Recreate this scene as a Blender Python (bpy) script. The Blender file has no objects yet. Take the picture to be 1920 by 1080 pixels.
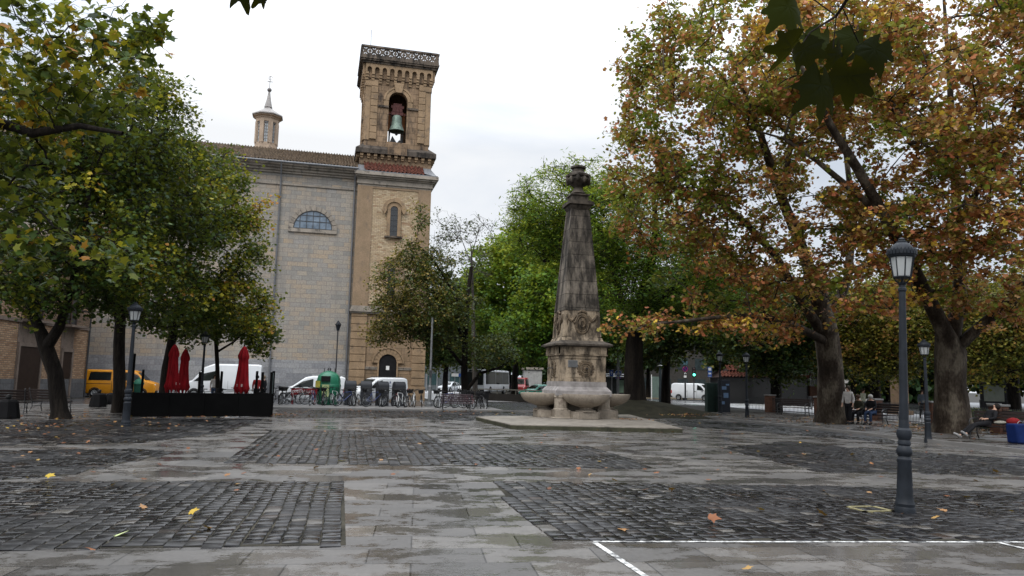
import bpy, math, random
import numpy as np
from mathutils import Vector, Matrix
PI = math.pi
R_ = math.radians
sc = bpy.context.scene
COL = sc.collection
rnd = random.Random(7)

# ------------------------------------------------------------------ camera
F = 1400.; H = 1.75; YAW = R_(12.0); PIT = R_(7.09); ROLL = R_(1.25)
f0 = (math.sin(YAW)*math.cos(PIT), math.cos(YAW)*math.cos(PIT), math.sin(PIT))
r0 = (math.cos(YAW), -math.sin(YAW), 0.)
u0 = (-math.sin(YAW)*math.sin(PIT), -math.cos(YAW)*math.sin(PIT), math.cos(PIT))
_c, _s = math.cos(ROLL), math.sin(ROLL)
RX = tuple(_c*r0[i]+_s*u0[i] for i in range(3)); UX = tuple(-_s*r0[i]+_c*u0[i] for i in range(3))
def ray(x, y):
    a = (x-960)/F; b = (540-y)/F
    return tuple(f0[i]+a*RX[i]+b*UX[i] for i in range(3))
def gp(x, y, z=0.):
    d = ray(x, y); t = (z-H)/d[2]; return Vector((d[0]*t, d[1]*t, z))
def at(x, y, dist):
    d = ray(x, y); return Vector((d[0]*dist, d[1]*dist, H+d[2]*dist))
def gd(x, dist, z=0.):      # ground point seen at column x at a given depth
    p = at(x, 712+.022*(x-960), dist); return Vector((p.x, p.y, z))
def rz_(deg): return Matrix.Rotation(R_(deg), 4, 'Z')

cd = bpy.data.cameras.new('camera'); cam = bpy.data.objects.new('camera', cd); COL.objects.link(cam)
cd.lens = F*36/1920; cd.sensor_width = 36; cd.clip_end = 1500; cd.clip_start = .05
cam.matrix_world = Matrix(((RX[0], UX[0], -f0[0], 0), (RX[1], UX[1], -f0[1], 0), (RX[2], UX[2], -f0[2], H), (0, 0, 0, 1)))
sc.camera = cam

# ------------------------------------------------------------------ world and sun
w = bpy.data.worlds.new('World'); sc.world = w; w.use_nodes = True
nt = w.node_tree; N = nt.nodes; L = nt.links
for n in list(N): N.remove(n)
out = N.new('ShaderNodeOutputWorld'); bg = N.new('ShaderNodeBackground'); L.new(bg.outputs[0], out.inputs[0])
bg.inputs[1].default_value = .1
sky = N.new('ShaderNodeTexSky'); sky.sky_type = 'NISHITA'; sky.sun_disc = False
SUN_EL, SUN_AZ = R_(48), R_(215)
sky.sun_elevation = SUN_EL; sky.sun_rotation = SUN_AZ
tc = N.new('ShaderNodeTexCoord')
sep = N.new('ShaderNodeSeparateXYZ'); L.new(tc.outputs['Generated'], sep.inputs[0])
mp = N.new('ShaderNodeMapping'); mp.inputs['Scale'].default_value = (1.0, 1.0, 2.4); L.new(tc.outputs['Generated'], mp.inputs[0])
ns = N.new('ShaderNodeTexNoise'); ns.inputs['Scale'].default_value = 2.1; ns.inputs['Detail'].default_value = 7; ns.inputs['Roughness'].default_value = .52
ns.inputs['Distortion'].default_value = .35
L.new(mp.outputs[0], ns.inputs['Vector'])
cr = N.new('ShaderNodeValToRGB'); L.new(ns.outputs[0], cr.inputs[0])
e = cr.color_ramp.elements; e[0].position = .37; e[0].color = (.63, .69, .78, 1); e[1].position = .60; e[1].color = (.95, .965, .985, 1)
x = e.new(.48); x.color = (.82, .86, .92, 1)
# overcast sky gets brighter towards the zenith
zr = N.new('ShaderNodeMapRange'); L.new(sep.outputs[2], zr.inputs[0]); zr.inputs[1].default_value = .30; zr.inputs[2].default_value = 1.; zr.inputs[3].default_value = 10.3; zr.inputs[4].default_value = 46.
vm = N.new('ShaderNodeVectorMath'); vm.operation = 'SCALE'; L.new(cr.outputs[0], vm.inputs[0]); L.new(zr.outputs[0], vm.inputs['Scale'])
mx = N.new('ShaderNodeMix'); mx.data_type = 'RGBA'; mx.inputs[0].default_value = .94; L.new(sky.outputs[0], mx.inputs[6]); L.new(vm.outputs[0], mx.inputs[7])
L.new(mx.outputs[2], bg.inputs[0])
sd = bpy.data.lights.new('sun', 'SUN'); sd.energy = 1.5; sd.angle = R_(25); sd.color = (1, .95, .88)
so = bpy.data.objects.new('sun', sd); COL.objects.link(so)
sdir = Vector((math.sin(SUN_AZ)*math.cos(SUN_EL), math.cos(SUN_AZ)*math.cos(SUN_EL), math.sin(SUN_EL)))
so.rotation_euler = sdir.to_track_quat('Z', 'Y').to_euler(); so.location = (0, 0, 60)
sc.view_settings.view_transform = 'Standard'; sc.view_settings.look = 'None'; sc.view_settings.exposure = 0.0; sc.view_settings.gamma = 1
sc.render.engine = 'CYCLES'
sc.cycles.use_denoising = True
sc.cycles.max_bounces = 7; sc.cycles.diffuse_bounces = 3; sc.cycles.glossy_bounces = 3; sc.cycles.transmission_bounces = 5; sc.cycles.transparent_max_bounces = 6
sc.cycles.caustics_reflective = False; sc.cycles.caustics_refractive = False

# ------------------------------------------------------------------ materials
def newmat(name):
    m = bpy.data.materials.new(name); m.use_nodes = True
    return m, m.node_tree.nodes, m.node_tree.links, m.node_tree.nodes['Principled BSDF']
def c3(c, k=1.): return (min(1, c[0]*k), min(1, c[1]*k), min(1, c[2]*k), 1)
_coordcache = {}
def coords(N, L, scale=(1, 1, 1)):
    t = N.new('ShaderNodeTexCoord'); m = N.new('ShaderNodeMapping'); m.inputs['Scale'].default_value = scale
    L.new(t.outputs['Object'], m.inputs[0]); return m.outputs[0]
def noise(N, L, vec, s, det=5, rough=.55):
    n = N.new('ShaderNodeTexNoise'); n.inputs['Scale'].default_value = s; n.inputs['Detail'].default_value = det; n.inputs['Roughness'].default_value = rough
    L.new(vec, n.inputs['Vector']); return n.outputs[0]
def ramp(N, L, fac, stops, interp='LINEAR'):
    r = N.new('ShaderNodeValToRGB'); L.new(fac, r.inputs[0]); r.color_ramp.interpolation = interp
    el = r.color_ramp.elements
    el[0].position, el[0].color = stops[0][0], c3(stops[0][1]) if not isinstance(stops[0][1], float) else (stops[0][1],)*3+(1,)
    el[1].position, el[1].color = stops[-1][0], c3(stops[-1][1]) if not isinstance(stops[-1][1], float) else (stops[-1][1],)*3+(1,)
    for p, c in stops[1:-1]:
        q = el.new(p); q.color = c3(c) if not isinstance(c, float) else (c,)*3+(1,)
    return r.outputs[0]
def mixc(N, L, fac, a, b, mode='MIX'):
    m = N.new('ShaderNodeMix'); m.data_type = 'RGBA'; m.blend_type = mode
    if isinstance(fac, (int, float)): m.inputs[0].default_value = fac
    else: L.new(fac, m.inputs[0])
    for i, v in ((6, a), (7, b)):
        if isinstance(v, tuple): m.inputs[i].default_value = c3(v)
        else: L.new(v, m.inputs[i])
    return m.outputs[2]
def bump(N, L, P, h, strength, dist=.02, prev=None):
    b = N.new('ShaderNodeBump'); b.inputs['Strength'].default_value = strength; b.inputs['Distance'].default_value = dist
    L.new(h, b.inputs['Height'])
    if prev: L.new(prev, b.inputs['Normal'])
    L.new(b.outputs[0], P.inputs['Normal']); return b.outputs[0]

def M(name, col, rough=.6, var=.18, s=3., bmp=0., bs=30., metal=0., spec=.5, sc3=(1, 1, 1), col2=None):
    m, N, L, P = newmat(name)
    v = coords(N, L, sc3); n = noise(N, L, v, s)
    c2 = col2 or tuple(min(1, q*(1+var)) for q in col); c1 = tuple(q*(1-var) for q in col)
    L.new(ramp(N, L, n, [(.3, c1), (.7, c2)]), P.inputs['Base Color'])
    P.inputs['Roughness'].default_value = rough; P.inputs['Metallic'].default_value = metal; P.inputs['Specular IOR Level'].default_value = spec if (rough < .5 or spec != .5) else .12
    if bmp: bump(N, L, P, noise(N, L, v, bs), bmp)
    return m

def wallvec(N, L, sc3=(1, 1, 1)):
    """(x+y, z): brick layout that runs round the corners of an axis-aligned wall"""
    t = N.new('ShaderNodeTexCoord'); s = N.new('ShaderNodeSeparateXYZ'); L.new(t.outputs['Object'], s.inputs[0])
    a = N.new('ShaderNodeMath'); a.operation = 'ADD'; L.new(s.outputs[0], a.inputs[0]); L.new(s.outputs[1], a.inputs[1])
    c = N.new('ShaderNodeCombineXYZ'); L.new(a.outputs[0], c.inputs[0]); L.new(s.outputs[2], c.inputs[1])
    return c.outputs[0], t.outputs['Object']
def bricks(name, cols, mortar, bw, bh, ms=.012, rough=.75, bmp=.5, blotch=None, seed_off=.0, streak=None, squash=1.):
    m, N, L, P = newmat(name)
    v, ov = wallvec(N, L)
    # wobble so courses are not ruler-straight
    wn = N.new('ShaderNodeTexNoise'); wn.inputs['Scale'].default_value = .7; L.new(ov, wn.inputs['Vector'])
    ws = N.new('ShaderNodeVectorMath'); ws.operation = 'SCALE'; L.new(wn.outputs['Color'], ws.inputs[0]); ws.inputs['Scale'].default_value = .06*min(1, bh/.2)
    wa = N.new('ShaderNodeVectorMath'); L.new(v, wa.inputs[0]); L.new(ws.outputs[0], wa.inputs[1])
    b = N.new('ShaderNodeTexBrick'); L.new(wa.outputs[0], b.inputs['Vector'])
    b.inputs['Scale'].default_value = 1; b.inputs['Brick Width'].default_value = bw; b.inputs['Row Height'].default_value = bh
    b.inputs['Mortar Size'].default_value = ms; b.inputs['Mortar Smooth'].default_value = .3; b.inputs['Bias'].default_value = 0
    b.inputs['Color1'].default_value = (0, 0, 0, 1); b.inputs['Color2'].default_value = (1, 1, 1, 1); b.inputs['Mortar'].default_value = (.5, .5, .5, 1)
    # per-brick value widened by noise sampled with the brick's own random grey
    n1 = noise(N, L, ov, 1.1, 4); n2 = noise(N, L, ov, 9., 4)
    st = [(i/(len(cols)-1) if len(cols) > 1 else 0, c) for i, c in enumerate(cols)]
    colr = ramp(N, L, b.outputs['Color'], st)
    colr = mixc(N, L, ramp(N, L, n1, [(.35, .0), (.7, .45)]), colr, blotch or cols[0])
    colr = mixc(N, L, ramp(N, L, n2, [(.2, .55), (.8, 1.)]), (0, 0, 0), colr)
    if streak:
        sv = N.new('ShaderNodeMapping'); sv.inputs['Scale'].default_value = (1.3, 1.3, .12); L.new(ov, sv.inputs[0])
        colr = mixc(N, L, ramp(N, L, noise(N, L, sv.outputs[0], 1.2, 6), [(.52, .0), (.7, .75)]), colr, streak)
    colr = mixc(N, L, b.outputs['Fac'], colr, mortar)
    L.new(colr, P.inputs['Base Color']); P.inputs['Roughness'].default_value = rough; P.inputs['Specular IOR Level'].default_value = .12
    inv = N.new('ShaderNodeMath'); inv.operation = 'SUBTRACT'; inv.inputs[0].default_value = 1; L.new(b.outputs['Fac'], inv.inputs[1])
    p = bump(N, L, P, inv.outputs[0], bmp, .015); bump(N, L, P, n2, .25, .02, p)
    return m

def stone(name, base, dark, amount=.5, rough=.8, s=1.2, zs=.35, courses=None, light=None):
    """weathered carved stone: pale stone with dark runs and blotches"""
    m, N, L, P = newmat(name)
    t = N.new('ShaderNodeTexCoord'); ov = t.outputs['Object']
    mpn = N.new('ShaderNodeMapping'); mpn.inputs['Scale'].default_value = (1, 1, zs); L.new(ov, mpn.inputs[0])
    n1 = noise(N, L, mpn.outputs[0], s*2.2, 7, .62); n2 = noise(N, L, ov, 14, 5); n3 = noise(N, L, ov, s*.8, 3)
    c = ramp(N, L, n3, [(.3, tuple(q*.78 for q in base)), (.7, light or tuple(min(1, q*1.18) for q in base))])
    c = mixc(N, L, ramp(N, L, n1, [(.62-.28*amount, .0), (.80-.28*amount, .92)]), c, dark)
    c = mixc(N, L, ramp(N, L, n2, [(.25, .7), (.7, 1.)]), (0, 0, 0), c)
    prev = None
    if courses:
        v, _ = wallvec(N, L); b = N.new('ShaderNodeTexBrick'); L.new(v, b.inputs['Vector']); b.inputs['Scale'].default_value = 1
        b.inputs['Brick Width'].default_value = courses[0]; b.inputs['Row Height'].default_value = courses[1]; b.inputs['Mortar Size'].default_value = .012
        b.inputs['Color1'].default_value = (.72, .72, .72, 1); b.inputs['Color2'].default_value = (1, 1, 1, 1); b.inputs['Mortar'].default_value = (.25, .25, .25, 1)
        c = mixc(N, L, 1., c, b.outputs['Color'], 'MULTIPLY')
        inv = N.new('ShaderNodeMath'); inv.operation = 'SUBTRACT'; inv.inputs[0].default_value = 1; L.new(b.outputs['Fac'], inv.inputs[1])
        prev = bump(N, L, P, inv.outputs[0], .6, .02)
    L.new(c, P.inputs['Base Color']); P.inputs['Roughness'].default_value = rough; P.inputs['Specular IOR Level'].default_value = .14
    bump(N, L, P, n2, .35, .02, prev)
    return m

def leafmat(name, stops, trans=.35, rough=.5):
    m, N, L, P = newmat(name)
    a = N.new('ShaderNodeAttribute'); a.attribute_name = 'tint'
    c = ramp(N, L, a.outputs['Fac'], stops)
    L.new(c, P.inputs['Base Color']); P.inputs['Roughness'].default_value = rough; P.inputs['Specular IOR Level'].default_value = .16
    tr = N.new('ShaderNodeBsdfTranslucent')
    tcn = mixc(N, L, .35, c, (.30, .30, .02)); L.new(tcn, tr.inputs[0])
    ms = N.new('ShaderNodeMixShader'); ms.inputs[0].default_value = trans
    L.new(P.outputs[0], ms.inputs[1]); L.new(tr.outputs[0], ms.inputs[2])
    L.new(ms.outputs[0], N['Material Output'].inputs[0])
    return m

def bark(name, c1, c2, c3_, s=2.5, flake=True):
    m, N, L, P = newmat(name)
    t = N.new('ShaderNodeTexCoord'); mpn = N.new('ShaderNodeMapping'); mpn.inputs['Scale'].default_value = (1, 1, .45 if flake else .18); L.new(t.outputs['Object'], mpn.inputs[0])
    n = noise(N, L, mpn.outputs[0], s, 5, .55); n2 = noise(N, L, mpn.outputs[0], s*8, 4)
    c = ramp(N, L, n, [(.38, c1), (.5, c2), (.62, c3_)])
    c = mixc(N, L, ramp(N, L, n2, [(.3, .6), (.6, 1.)]), (0, 0, 0), c)
    L.new(c, P.inputs['Base Color']); P.inputs['Roughness'].default_value = .9; P.inputs['Specular IOR Level'].default_value = .12
    bump(N, L, P, n2, .9, .05)
    return m

# ------------------------------------------------------------------ mesh builder
class MB:
    def __init__(s): s.v = []; s.f = []; s.M = Matrix.Identity(4)
    def add(s, vs, fs):
        o = len(s.v); MM = s.M
        s.v += [tuple(MM @ Vector(p)) for p in vs]; s.f += [tuple(i+o for i in q) for q in fs]; return s
    def box(s, x0, y0, z0, x1, y1, z1):
        return s.add([(x0, y0, z0), (x1, y0, z0), (x1, y1, z0), (x0, y1, z0), (x0, y0, z1), (x1, y0, z1), (x1, y1, z1), (x0, y1, z1)],
                     [(0, 3, 2, 1), (4, 5, 6, 7), (0, 1, 5, 4), (1, 2, 6, 5), (2, 3, 7, 6), (3, 0, 4, 7)])
    def frus(s, x0, y0, x1, y1, z0, X0, Y0, X1, Y1, z1):
        return s.add([(x0, y0, z0), (x1, y0, z0), (x1, y1, z0), (x0, y1, z0), (X0, Y0, z1), (X1, Y0, z1), (X1, Y1, z1), (X0, Y1, z1)],
                     [(0, 3, 2, 1), (4, 5, 6, 7), (0, 1, 5, 4), (1, 2, 6, 5), (2, 3, 7, 6), (3, 0, 4, 7)])
    def prism(s, pts, y0, y1, axis='y'):
        n = len(pts)
        if axis == 'y': A = [(p[0], y0, p[1]) for p in pts]; B = [(p[0], y1, p[1]) for p in pts]
        elif axis == 'x': A = [(y0, p[0], p[1]) for p in pts]; B = [(y1, p[0], p[1]) for p in pts]
        else: A = [(p[0], p[1], y0) for p in pts]; B = [(p[0], p[1], y1) for p in pts]
        return s.add(A+B, [tuple(range(n))[::-1], tuple(range(n, 2*n))]+[(i, (i+1) % n, n+(i+1) % n, n+i) for i in range(n)])
    def lathe(s, prof, n=20, c=(0, 0, 0), a0=0., mod=None, cap=True, sx=1., sy=1.):
        vs = []; fs = []
        for k, (r, z) in enumerate(prof):
            for i in range(n):
                a = a0+2*PI*i/n; rr = r*(mod(a, k) if mod else 1)
                vs.append((c[0]+rr*math.cos(a)*sx, c[1]+rr*math.sin(a)*sy, c[2]+z))
        for k in range(len(prof)-1):
            for i in range(n):
                j = (i+1) % n; fs.append((k*n+i, k*n+j, (k+1)*n+j, (k+1)*n+i))
        if cap: fs.append(tuple(range(n))[::-1]); fs.append(tuple((len(prof)-1)*n+i for i in range(n)))
        return s.add(vs, fs)
    def tube(s, pts, r, n=8, cap=True):
        pts = [Vector(p) for p in pts]; m = len(pts)
        rs = [r]*m if isinstance(r, (int, float)) else list(r)
        vs = []; fs = []; up = None
        for i, p in enumerate(pts):
            t = (pts[min(i+1, m-1)]-pts[max(i-1, 0)])
            t = t.normalized() if t.length > 1e-9 else Vector((0, 0, 1))
            if up is None: up = Vector((0, 0, 1)) if abs(t.z) < .9 else Vector((1, 0, 0))
            a = t.cross(up).normalized(); up = a.cross(t).normalized()
            for k in range(n):
                q = 2*PI*k/n; vs.append(p+(a*math.cos(q)+up*math.sin(q))*rs[i])
        for i in range(m-1):
            for k in range(n):
                j = (k+1) % n; fs.append((i*n+k, i*n+j, (i+1)*n+j, (i+1)*n+k))
        if cap: fs.append(tuple(range(n))[::-1]); fs.append(tuple((m-1)*n+k for k in range(n)))
        return s.add([tuple(v) for v in vs], fs)
    def sph(s, c, r, n=12, m=8, sz=1., sx=1., sy=1.):
        prof = [(math.sin(PI*k/m)*r, -math.cos(PI*k/m)*r*sz) for k in range(m+1)]
        prof[0] = (1e-3*r, prof[0][1]); prof[-1] = (1e-3*r, prof[-1][1])
        return s.lathe(prof, n, c, sx=sx, sy=sy)
    def torus(s, c, R, r, n=24, m=6, axis='y', a0=0., a1=2*PI):
        full = abs(a1-a0-2*PI) < 1e-6; K = n if full else n+1; vs = []; fs = []
        for i in range(K):
            a = a0+(a1-a0)*i/n
            for k in range(m):
                b = 2*PI*k/m; q = R+r*math.cos(b); h = r*math.sin(b); p, z = q*math.cos(a), q*math.sin(a)
                vs.append({'y': (c[0]+p, c[1]+h, c[2]+z), 'z': (c[0]+p, c[1]+z, c[2]+h), 'x': (c[0]+h, c[1]+p, c[2]+z)}[axis])
        for i in range(n if full else n):
            i2 = (i+1) % K
            for k in range(m):
                fs.append((i*m+k, i*m+(k+1) % m, i2*m+(k+1) % m, i2*m+k))
        return s.add(vs, fs)
    def arch(s, cx, zs, r0, r1, y0, y1, n=16, a0=0., a1=PI):
        """half-ring moulding in the xz plane"""
        pts = []
        for i in range(n+1): a = a0+(a1-a0)*i/n; pts.append((math.cos(a), math.sin(a)))
        vs = []; fs = []
        for c_, s_ in pts:
            vs += [(cx+r0*c_, y0, zs+r0*s_), (cx+r1*c_, y0, zs+r1*s_), (cx+r1*c_, y1, zs+r1*s_), (cx+r0*c_, y1, zs+r0*s_)]
        for i in range(n):
            for k in range(4): fs.append((i*4+k, i*4+(k+1) % 4, (i+1)*4+(k+1) % 4, (i+1)*4+k))
        fs += [(0, 1, 2, 3), (n*4+3, n*4+2, n*4+1, n*4)]
        return s.add(vs, fs)
    def archwall(s, x0, x1, z0, z1, cx, r, zs, y0, y1, zsill=None, n=14):
        """wall slab with an arched opening"""
        s.box(x0, y0, z0, cx-r, y1, z1); s.box(cx+r, y0, z0, x1, y1, z1)
        if zsill is not None and zsill > z0: s.box(cx-r, y0, z0, cx+r, y1, zsill)
        vs = []; fs = []
        for i in range(n+1):
            a = PI-PI*i/n; xx = cx+r*math.cos(a); zz = zs+r*math.sin(a)
            vs += [(xx, y0, zz), (xx, y0, z1), (xx, y1, z1), (xx, y1, zz)]
        for i in range(n):
            for k in range(4): fs.append((i*4+k, i*4+(k+1) % 4, (i+1)*4+(k+1) % 4, (i+1)*4+k))
        return s.add(vs, fs)
    def islands(s, name, mat, parent=None, eps=.012, **k):
        # pieces that touch stay together; pieces apart become objects of their own
        par = list(range(len(s.v)))
        def fd(i):
            while par[i] != i: par[i] = par[par[i]]; i = par[i]
            return i
        for q in s.f:
            r = fd(q[0])
            for i in q[1:]: par[fd(i)] = r
        gr = {}
        for i, v in enumerate(s.v): gr.setdefault(fd(i), []).append(i)
        bx = [[np.array([s.v[i] for i in g_]).min(0)-eps, np.array([s.v[i] for i in g_]).max(0)+eps, list(g_)] for g_ in gr.values()]
        ch_ = True
        while ch_:
            ch_ = False; out_ = []
            for b in bx:
                for o in out_:
                    if (b[0] <= o[1]).all() and (o[0] <= b[1]).all(): o[0] = np.minimum(o[0], b[0]); o[1] = np.maximum(o[1], b[1]); o[2] += b[2]; ch_ = True; break
                else: out_.append(b)
            bx = out_
        res = []; own = {}
        for k_, b in enumerate(bx):
            for i in b[2]: own[i] = k_
        mbs = [MB() for _ in bx]; mp_ = {}
        for i, v in enumerate(s.v): m = mbs[own[i]]; mp_[i] = len(m.v); m.v.append(v)
        for q in s.f: mbs[own[q[0]]].f.append(tuple(mp_[i] for i in q))
        return [m.build(name, mat, parent, **k) for m in mbs]
    def build(s, name, mat, parent=None, smooth=False, ang=38, bevel=0.):
        me = bpy.data.meshes.new(name); me.from_pydata(s.v, [], s.f); me.materials.append(mat)
        me.validate(); me.update()
        o = bpy.data.objects.new(name, me); COL.objects.link(o)
        if parent is not None: o.parent = parent
        if smooth:
            me.polygons.foreach_set('use_smooth', [True]*len(me.polygons)); me.set_sharp_from_angle(angle=R_(ang))
        if bevel:
            b = o.modifiers.new('bevel', 'BEVEL'); b.width = bevel; b.segments = 2; b.limit_method = 'ANGLE'; b.angle_limit = R_(40)
        return o

def fastmesh(name, V, Fc, mat, parent=None, tint=None, smooth=False, nper=3):
    me = bpy.data.meshes.new(name); nv = len(V); nf = len(Fc)
    me.vertices.add(nv); me.vertices.foreach_set('co', np.ascontiguousarray(V, dtype=np.float32).ravel())
    me.loops.add(nf*nper); me.loops.foreach_set('vertex_index', np.ascontiguousarray(Fc, dtype=np.int32).ravel())
    me.polygons.add(nf); me.polygons.foreach_set('loop_start', np.arange(0, nf*nper, nper, dtype=np.int32))
    if smooth: me.polygons.foreach_set('use_smooth', np.ones(nf, dtype=bool))
    if tint is not None:
        a = me.attributes.new('tint', 'FLOAT', 'FACE'); a.data.foreach_set('value', np.ascontiguousarray(tint, dtype=np.float32))
    me.materials.append(mat); me.update(calc_edges=True)
    o = bpy.data.objects.new(name, me); COL.objects.link(o)
    if parent is not None: o.parent = parent
    return o

def tag(o, label=None, cat=None, group=None, kind=None):
    if label: o['label'] = label
    if cat: o['category'] = cat
    if group: o['group'] = group
    if kind: o['kind'] = kind
    return o
def thing(name, label, cat, loc=(0, 0, 0), rot=0., group=None):
    o = bpy.data.objects.new(name, None); COL.objects.link(o); o.location = loc; o.rotation_euler = (0, 0, R_(rot)); o.empty_display_size = .2
    return tag(o, label, cat, group)
def structure(name, mb, mat, label=None, **k):
    o = mb.build(name, mat, **k); o['kind'] = 'structure'
    if label: o['label'] = label
    return o
def copy_tree(o, parent=None):
    c = o.copy(); COL.objects.link(c)
    if parent is not None: c.parent = parent
    for ch in o.children: copy_tree(ch, c)
    return c
def put(o, loc, rot, label, group=None, scale=None, tilt=None):
    o.location = loc; o.rotation_euler = (tilt[0] if tilt else 0, tilt[1] if tilt else 0, R_(rot)); o['label'] = label
    if group: o['group'] = group
    if scale: o.scale = (scale,)*3 if isinstance(scale, (int, float)) else scale
    return o
# ================================================================== GROUND
def paving(name, c_lo, c_hi, bw, bh, rot=0., wet=.5, joint=.006, bm=.25):
    m, N, L, P = newmat(name)
    t = N.new('ShaderNodeTexCoord'); mp_ = N.new('ShaderNodeMapping'); mp_.inputs['Rotation'].default_value = (0, 0, R_(rot)); L.new(t.outputs['Object'], mp_.inputs[0])
    v = mp_.outputs[0]
    b = N.new('ShaderNodeTexBrick'); L.new(v, b.inputs['Vector']); b.inputs['Scale'].default_value = 1
    b.inputs['Brick Width'].default_value = bw; b.inputs['Row Height'].default_value = bh; b.inputs['Mortar Size'].default_value = joint; b.inputs['Mortar Smooth'].default_value = .2
    b.offset = .37
    b.inputs['Color1'].default_value = (0, 0, 0, 1); b.inputs['Color2'].default_value = (1, 1, 1, 1); b.inputs['Mortar'].default_value = (.5, .5, .5, 1)
    n1 = noise(N, L, v, .9, 6, .6); n2 = noise(N, L, v, 22, 5)
    col = ramp(N, L, b.outputs['Color'], [(0., c_lo), (.55, tuple((a+q)/2 for a, q in zip(c_lo, c_hi))), (1., c_hi)])
    col = mixc(N, L, ramp(N, L, n1, [(.35, .0), (.68, .40)]), col, tuple(q*.6 for q in c_lo))
    col = mixc(N, L, ramp(N, L, n2, [(.25, .72), (.7, 1.)]), (0, 0, 0), col)
    col = mixc(N, L, b.outputs['Fac'], col, tuple(q*.35 for q in c_lo))
    L.new(col, P.inputs['Base Color'])
    # water films: smooth where it stands, rougher where the stone has dried; streaks along the slabs
    m2 = N.new('ShaderNodeMapping'); m2.inputs['Scale'].default_value = (.8, 1.3, 1); L.new(v, m2.inputs[0])
    w0 = noise(N, L, m2.outputs[0], 1.05, 9, .66); wf = noise(N, L, v, 7., 8, .7)
    def mad(a, k, c):
        q = N.new('ShaderNodeMath'); q.operation = 'MULTIPLY_ADD'; L.new(a, q.inputs[0]); q.inputs[1].default_value = k
        if isinstance(c, float): q.inputs[2].default_value = c
        else: L.new(c, q.inputs[2])
        return q.outputs[0]
    w1 = mad(b.outputs['Color'], .05, mad(wf, .22, mad(w0, 1., -.135)))
    film = ramp(N, L, w1, [(.50-.08*wet, .50), (.54-.08*wet, .30), (.57-.06*wet, .10)])
    L.new(film, P.inputs['Roughness'])
    P.inputs['Specular IOR Level'].default_value = .62
    inv = N.new('ShaderNodeMath'); inv.operation = 'SUBTRACT'; inv.inputs[0].default_value = 1; L.new(b.outputs['Fac'], inv.inputs[1])
    p = bump(N, L, P, inv.outputs[0], .5, .006)
    n3 = noise(N, L, v, 1.4, 3); p = bump(N, L, P, n3, .10, .03, p)
    mulb = N.new('ShaderNodeMath'); mulb.operation = 'MULTIPLY'; L.new(n2, mulb.inputs[0]); L.new(film, mulb.inputs[1])
    bump(N, L, P, mulb.outputs[0], bm, .02, p)
    return m
m_slab = paving('wet_slabs', (.062, .058, .055), (.145, .134, .123), 1.15, .62, rot=5, joint=.009)
m_ground = M('park_ground', (.032, .030, .026), .75, .4, .6, bmp=.4, bs=8)
m_road = M('wet_asphalt', (.055, .056, .060), .24, .25, .8, bmp=.12, bs=60, spec=.7)
m_walk_sheen = M('pale_pavement_sheen', (.42, .42, .43), .35, .2, .5, bmp=.1, bs=20)  # shared by the pale far paving and the painted sky reflection on the road
m_joint = M('joint_mud', (.007, .007, .005), .9, .5, 1.3, bmp=.6, bs=40, spec=.15, col2=(.060, .054, .040))
m_white = M('white_paint', (.68, .68, .66), .45, .12, 6.)
m_worn, N_, L_, P_ = newmat('worn_paint'); _v = coords(N_, L_); _n = noise(N_, L_, _v, 9, 8, .75); L_.new(ramp(N_, L_, _n, [(.44, (.09, .09, .09)), (.49, (.40, .40, .39)), (.60, (.58, .58, .56))]), P_.inputs['Base Color']); P_.inputs['Roughness'].default_value = .5

g = MB(); g.add([(-500, -60, 0), (500, -60, 0), (500, 900, 0), (-500, 900, 0)], [(0, 1, 2, 3)]); structure('ground', g, m_ground)
def sheet(name, pts, mat, z):
    g = MB(); g.add([(p[0], p[1], z) for p in pts], [tuple(range(len(pts)))]); return structure(name, g, mat)
sheet('plaza_pavement', [(-30, -3), (20.4, -3), (20.4, 41.4), (-30, 41.4)], m_slab, .004)
sheet('street', [(-17, 41.9), (15, 43.4), (15, 60.8), (-17, 60.2)], m_road, .004)

# cobbles: every stone is a small domed block
m_cob, N_, L_, P_ = newmat('cobble_stone')
a_ = N_.new('ShaderNodeAttribute'); a_.attribute_name = 'tint'
tco = N_.new('ShaderNodeTexCoord'); cn = noise(N_, L_, tco.outputs['Object'], 16, 5); cw = noise(N_, L_, tco.outputs['Object'], .55, 5, .6)
cc = ramp(N_, L_, a_.outputs['Fac'], [(0, (.007, .007, .008)), (.5, (.014, .0135, .015)), (.8, (.023, .022, .022)), (.93, (.038, .027, .022)), (1., (.085, .078, .07))])
cc = mixc(N_, L_, ramp(N_, L_, cn, [(.2, .5), (.7, 1.)]), (0, 0, 0), cc); L_.new(cc, P_.inputs['Base Color'])
L_.new(ramp(N_, L_, cw, [(.42, .42), (.56, .13)]), P_.inputs['Roughness']); P_.inputs['Specular IOR Level'].default_value = .32
bump(N_, L_, P_, cn, .35, .012)
def inside(px, py, poly):
    r = False; j = len(poly)-1
    for i in range(len(poly)):
        if (poly[i][1] > py) != (poly[j][1] > py) and px < (poly[j][0]-poly[i][0])*(py-poly[i][1])/(poly[j][1]-poly[i][1])+poly[i][0]: r = not r
        j = i
    return r
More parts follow.
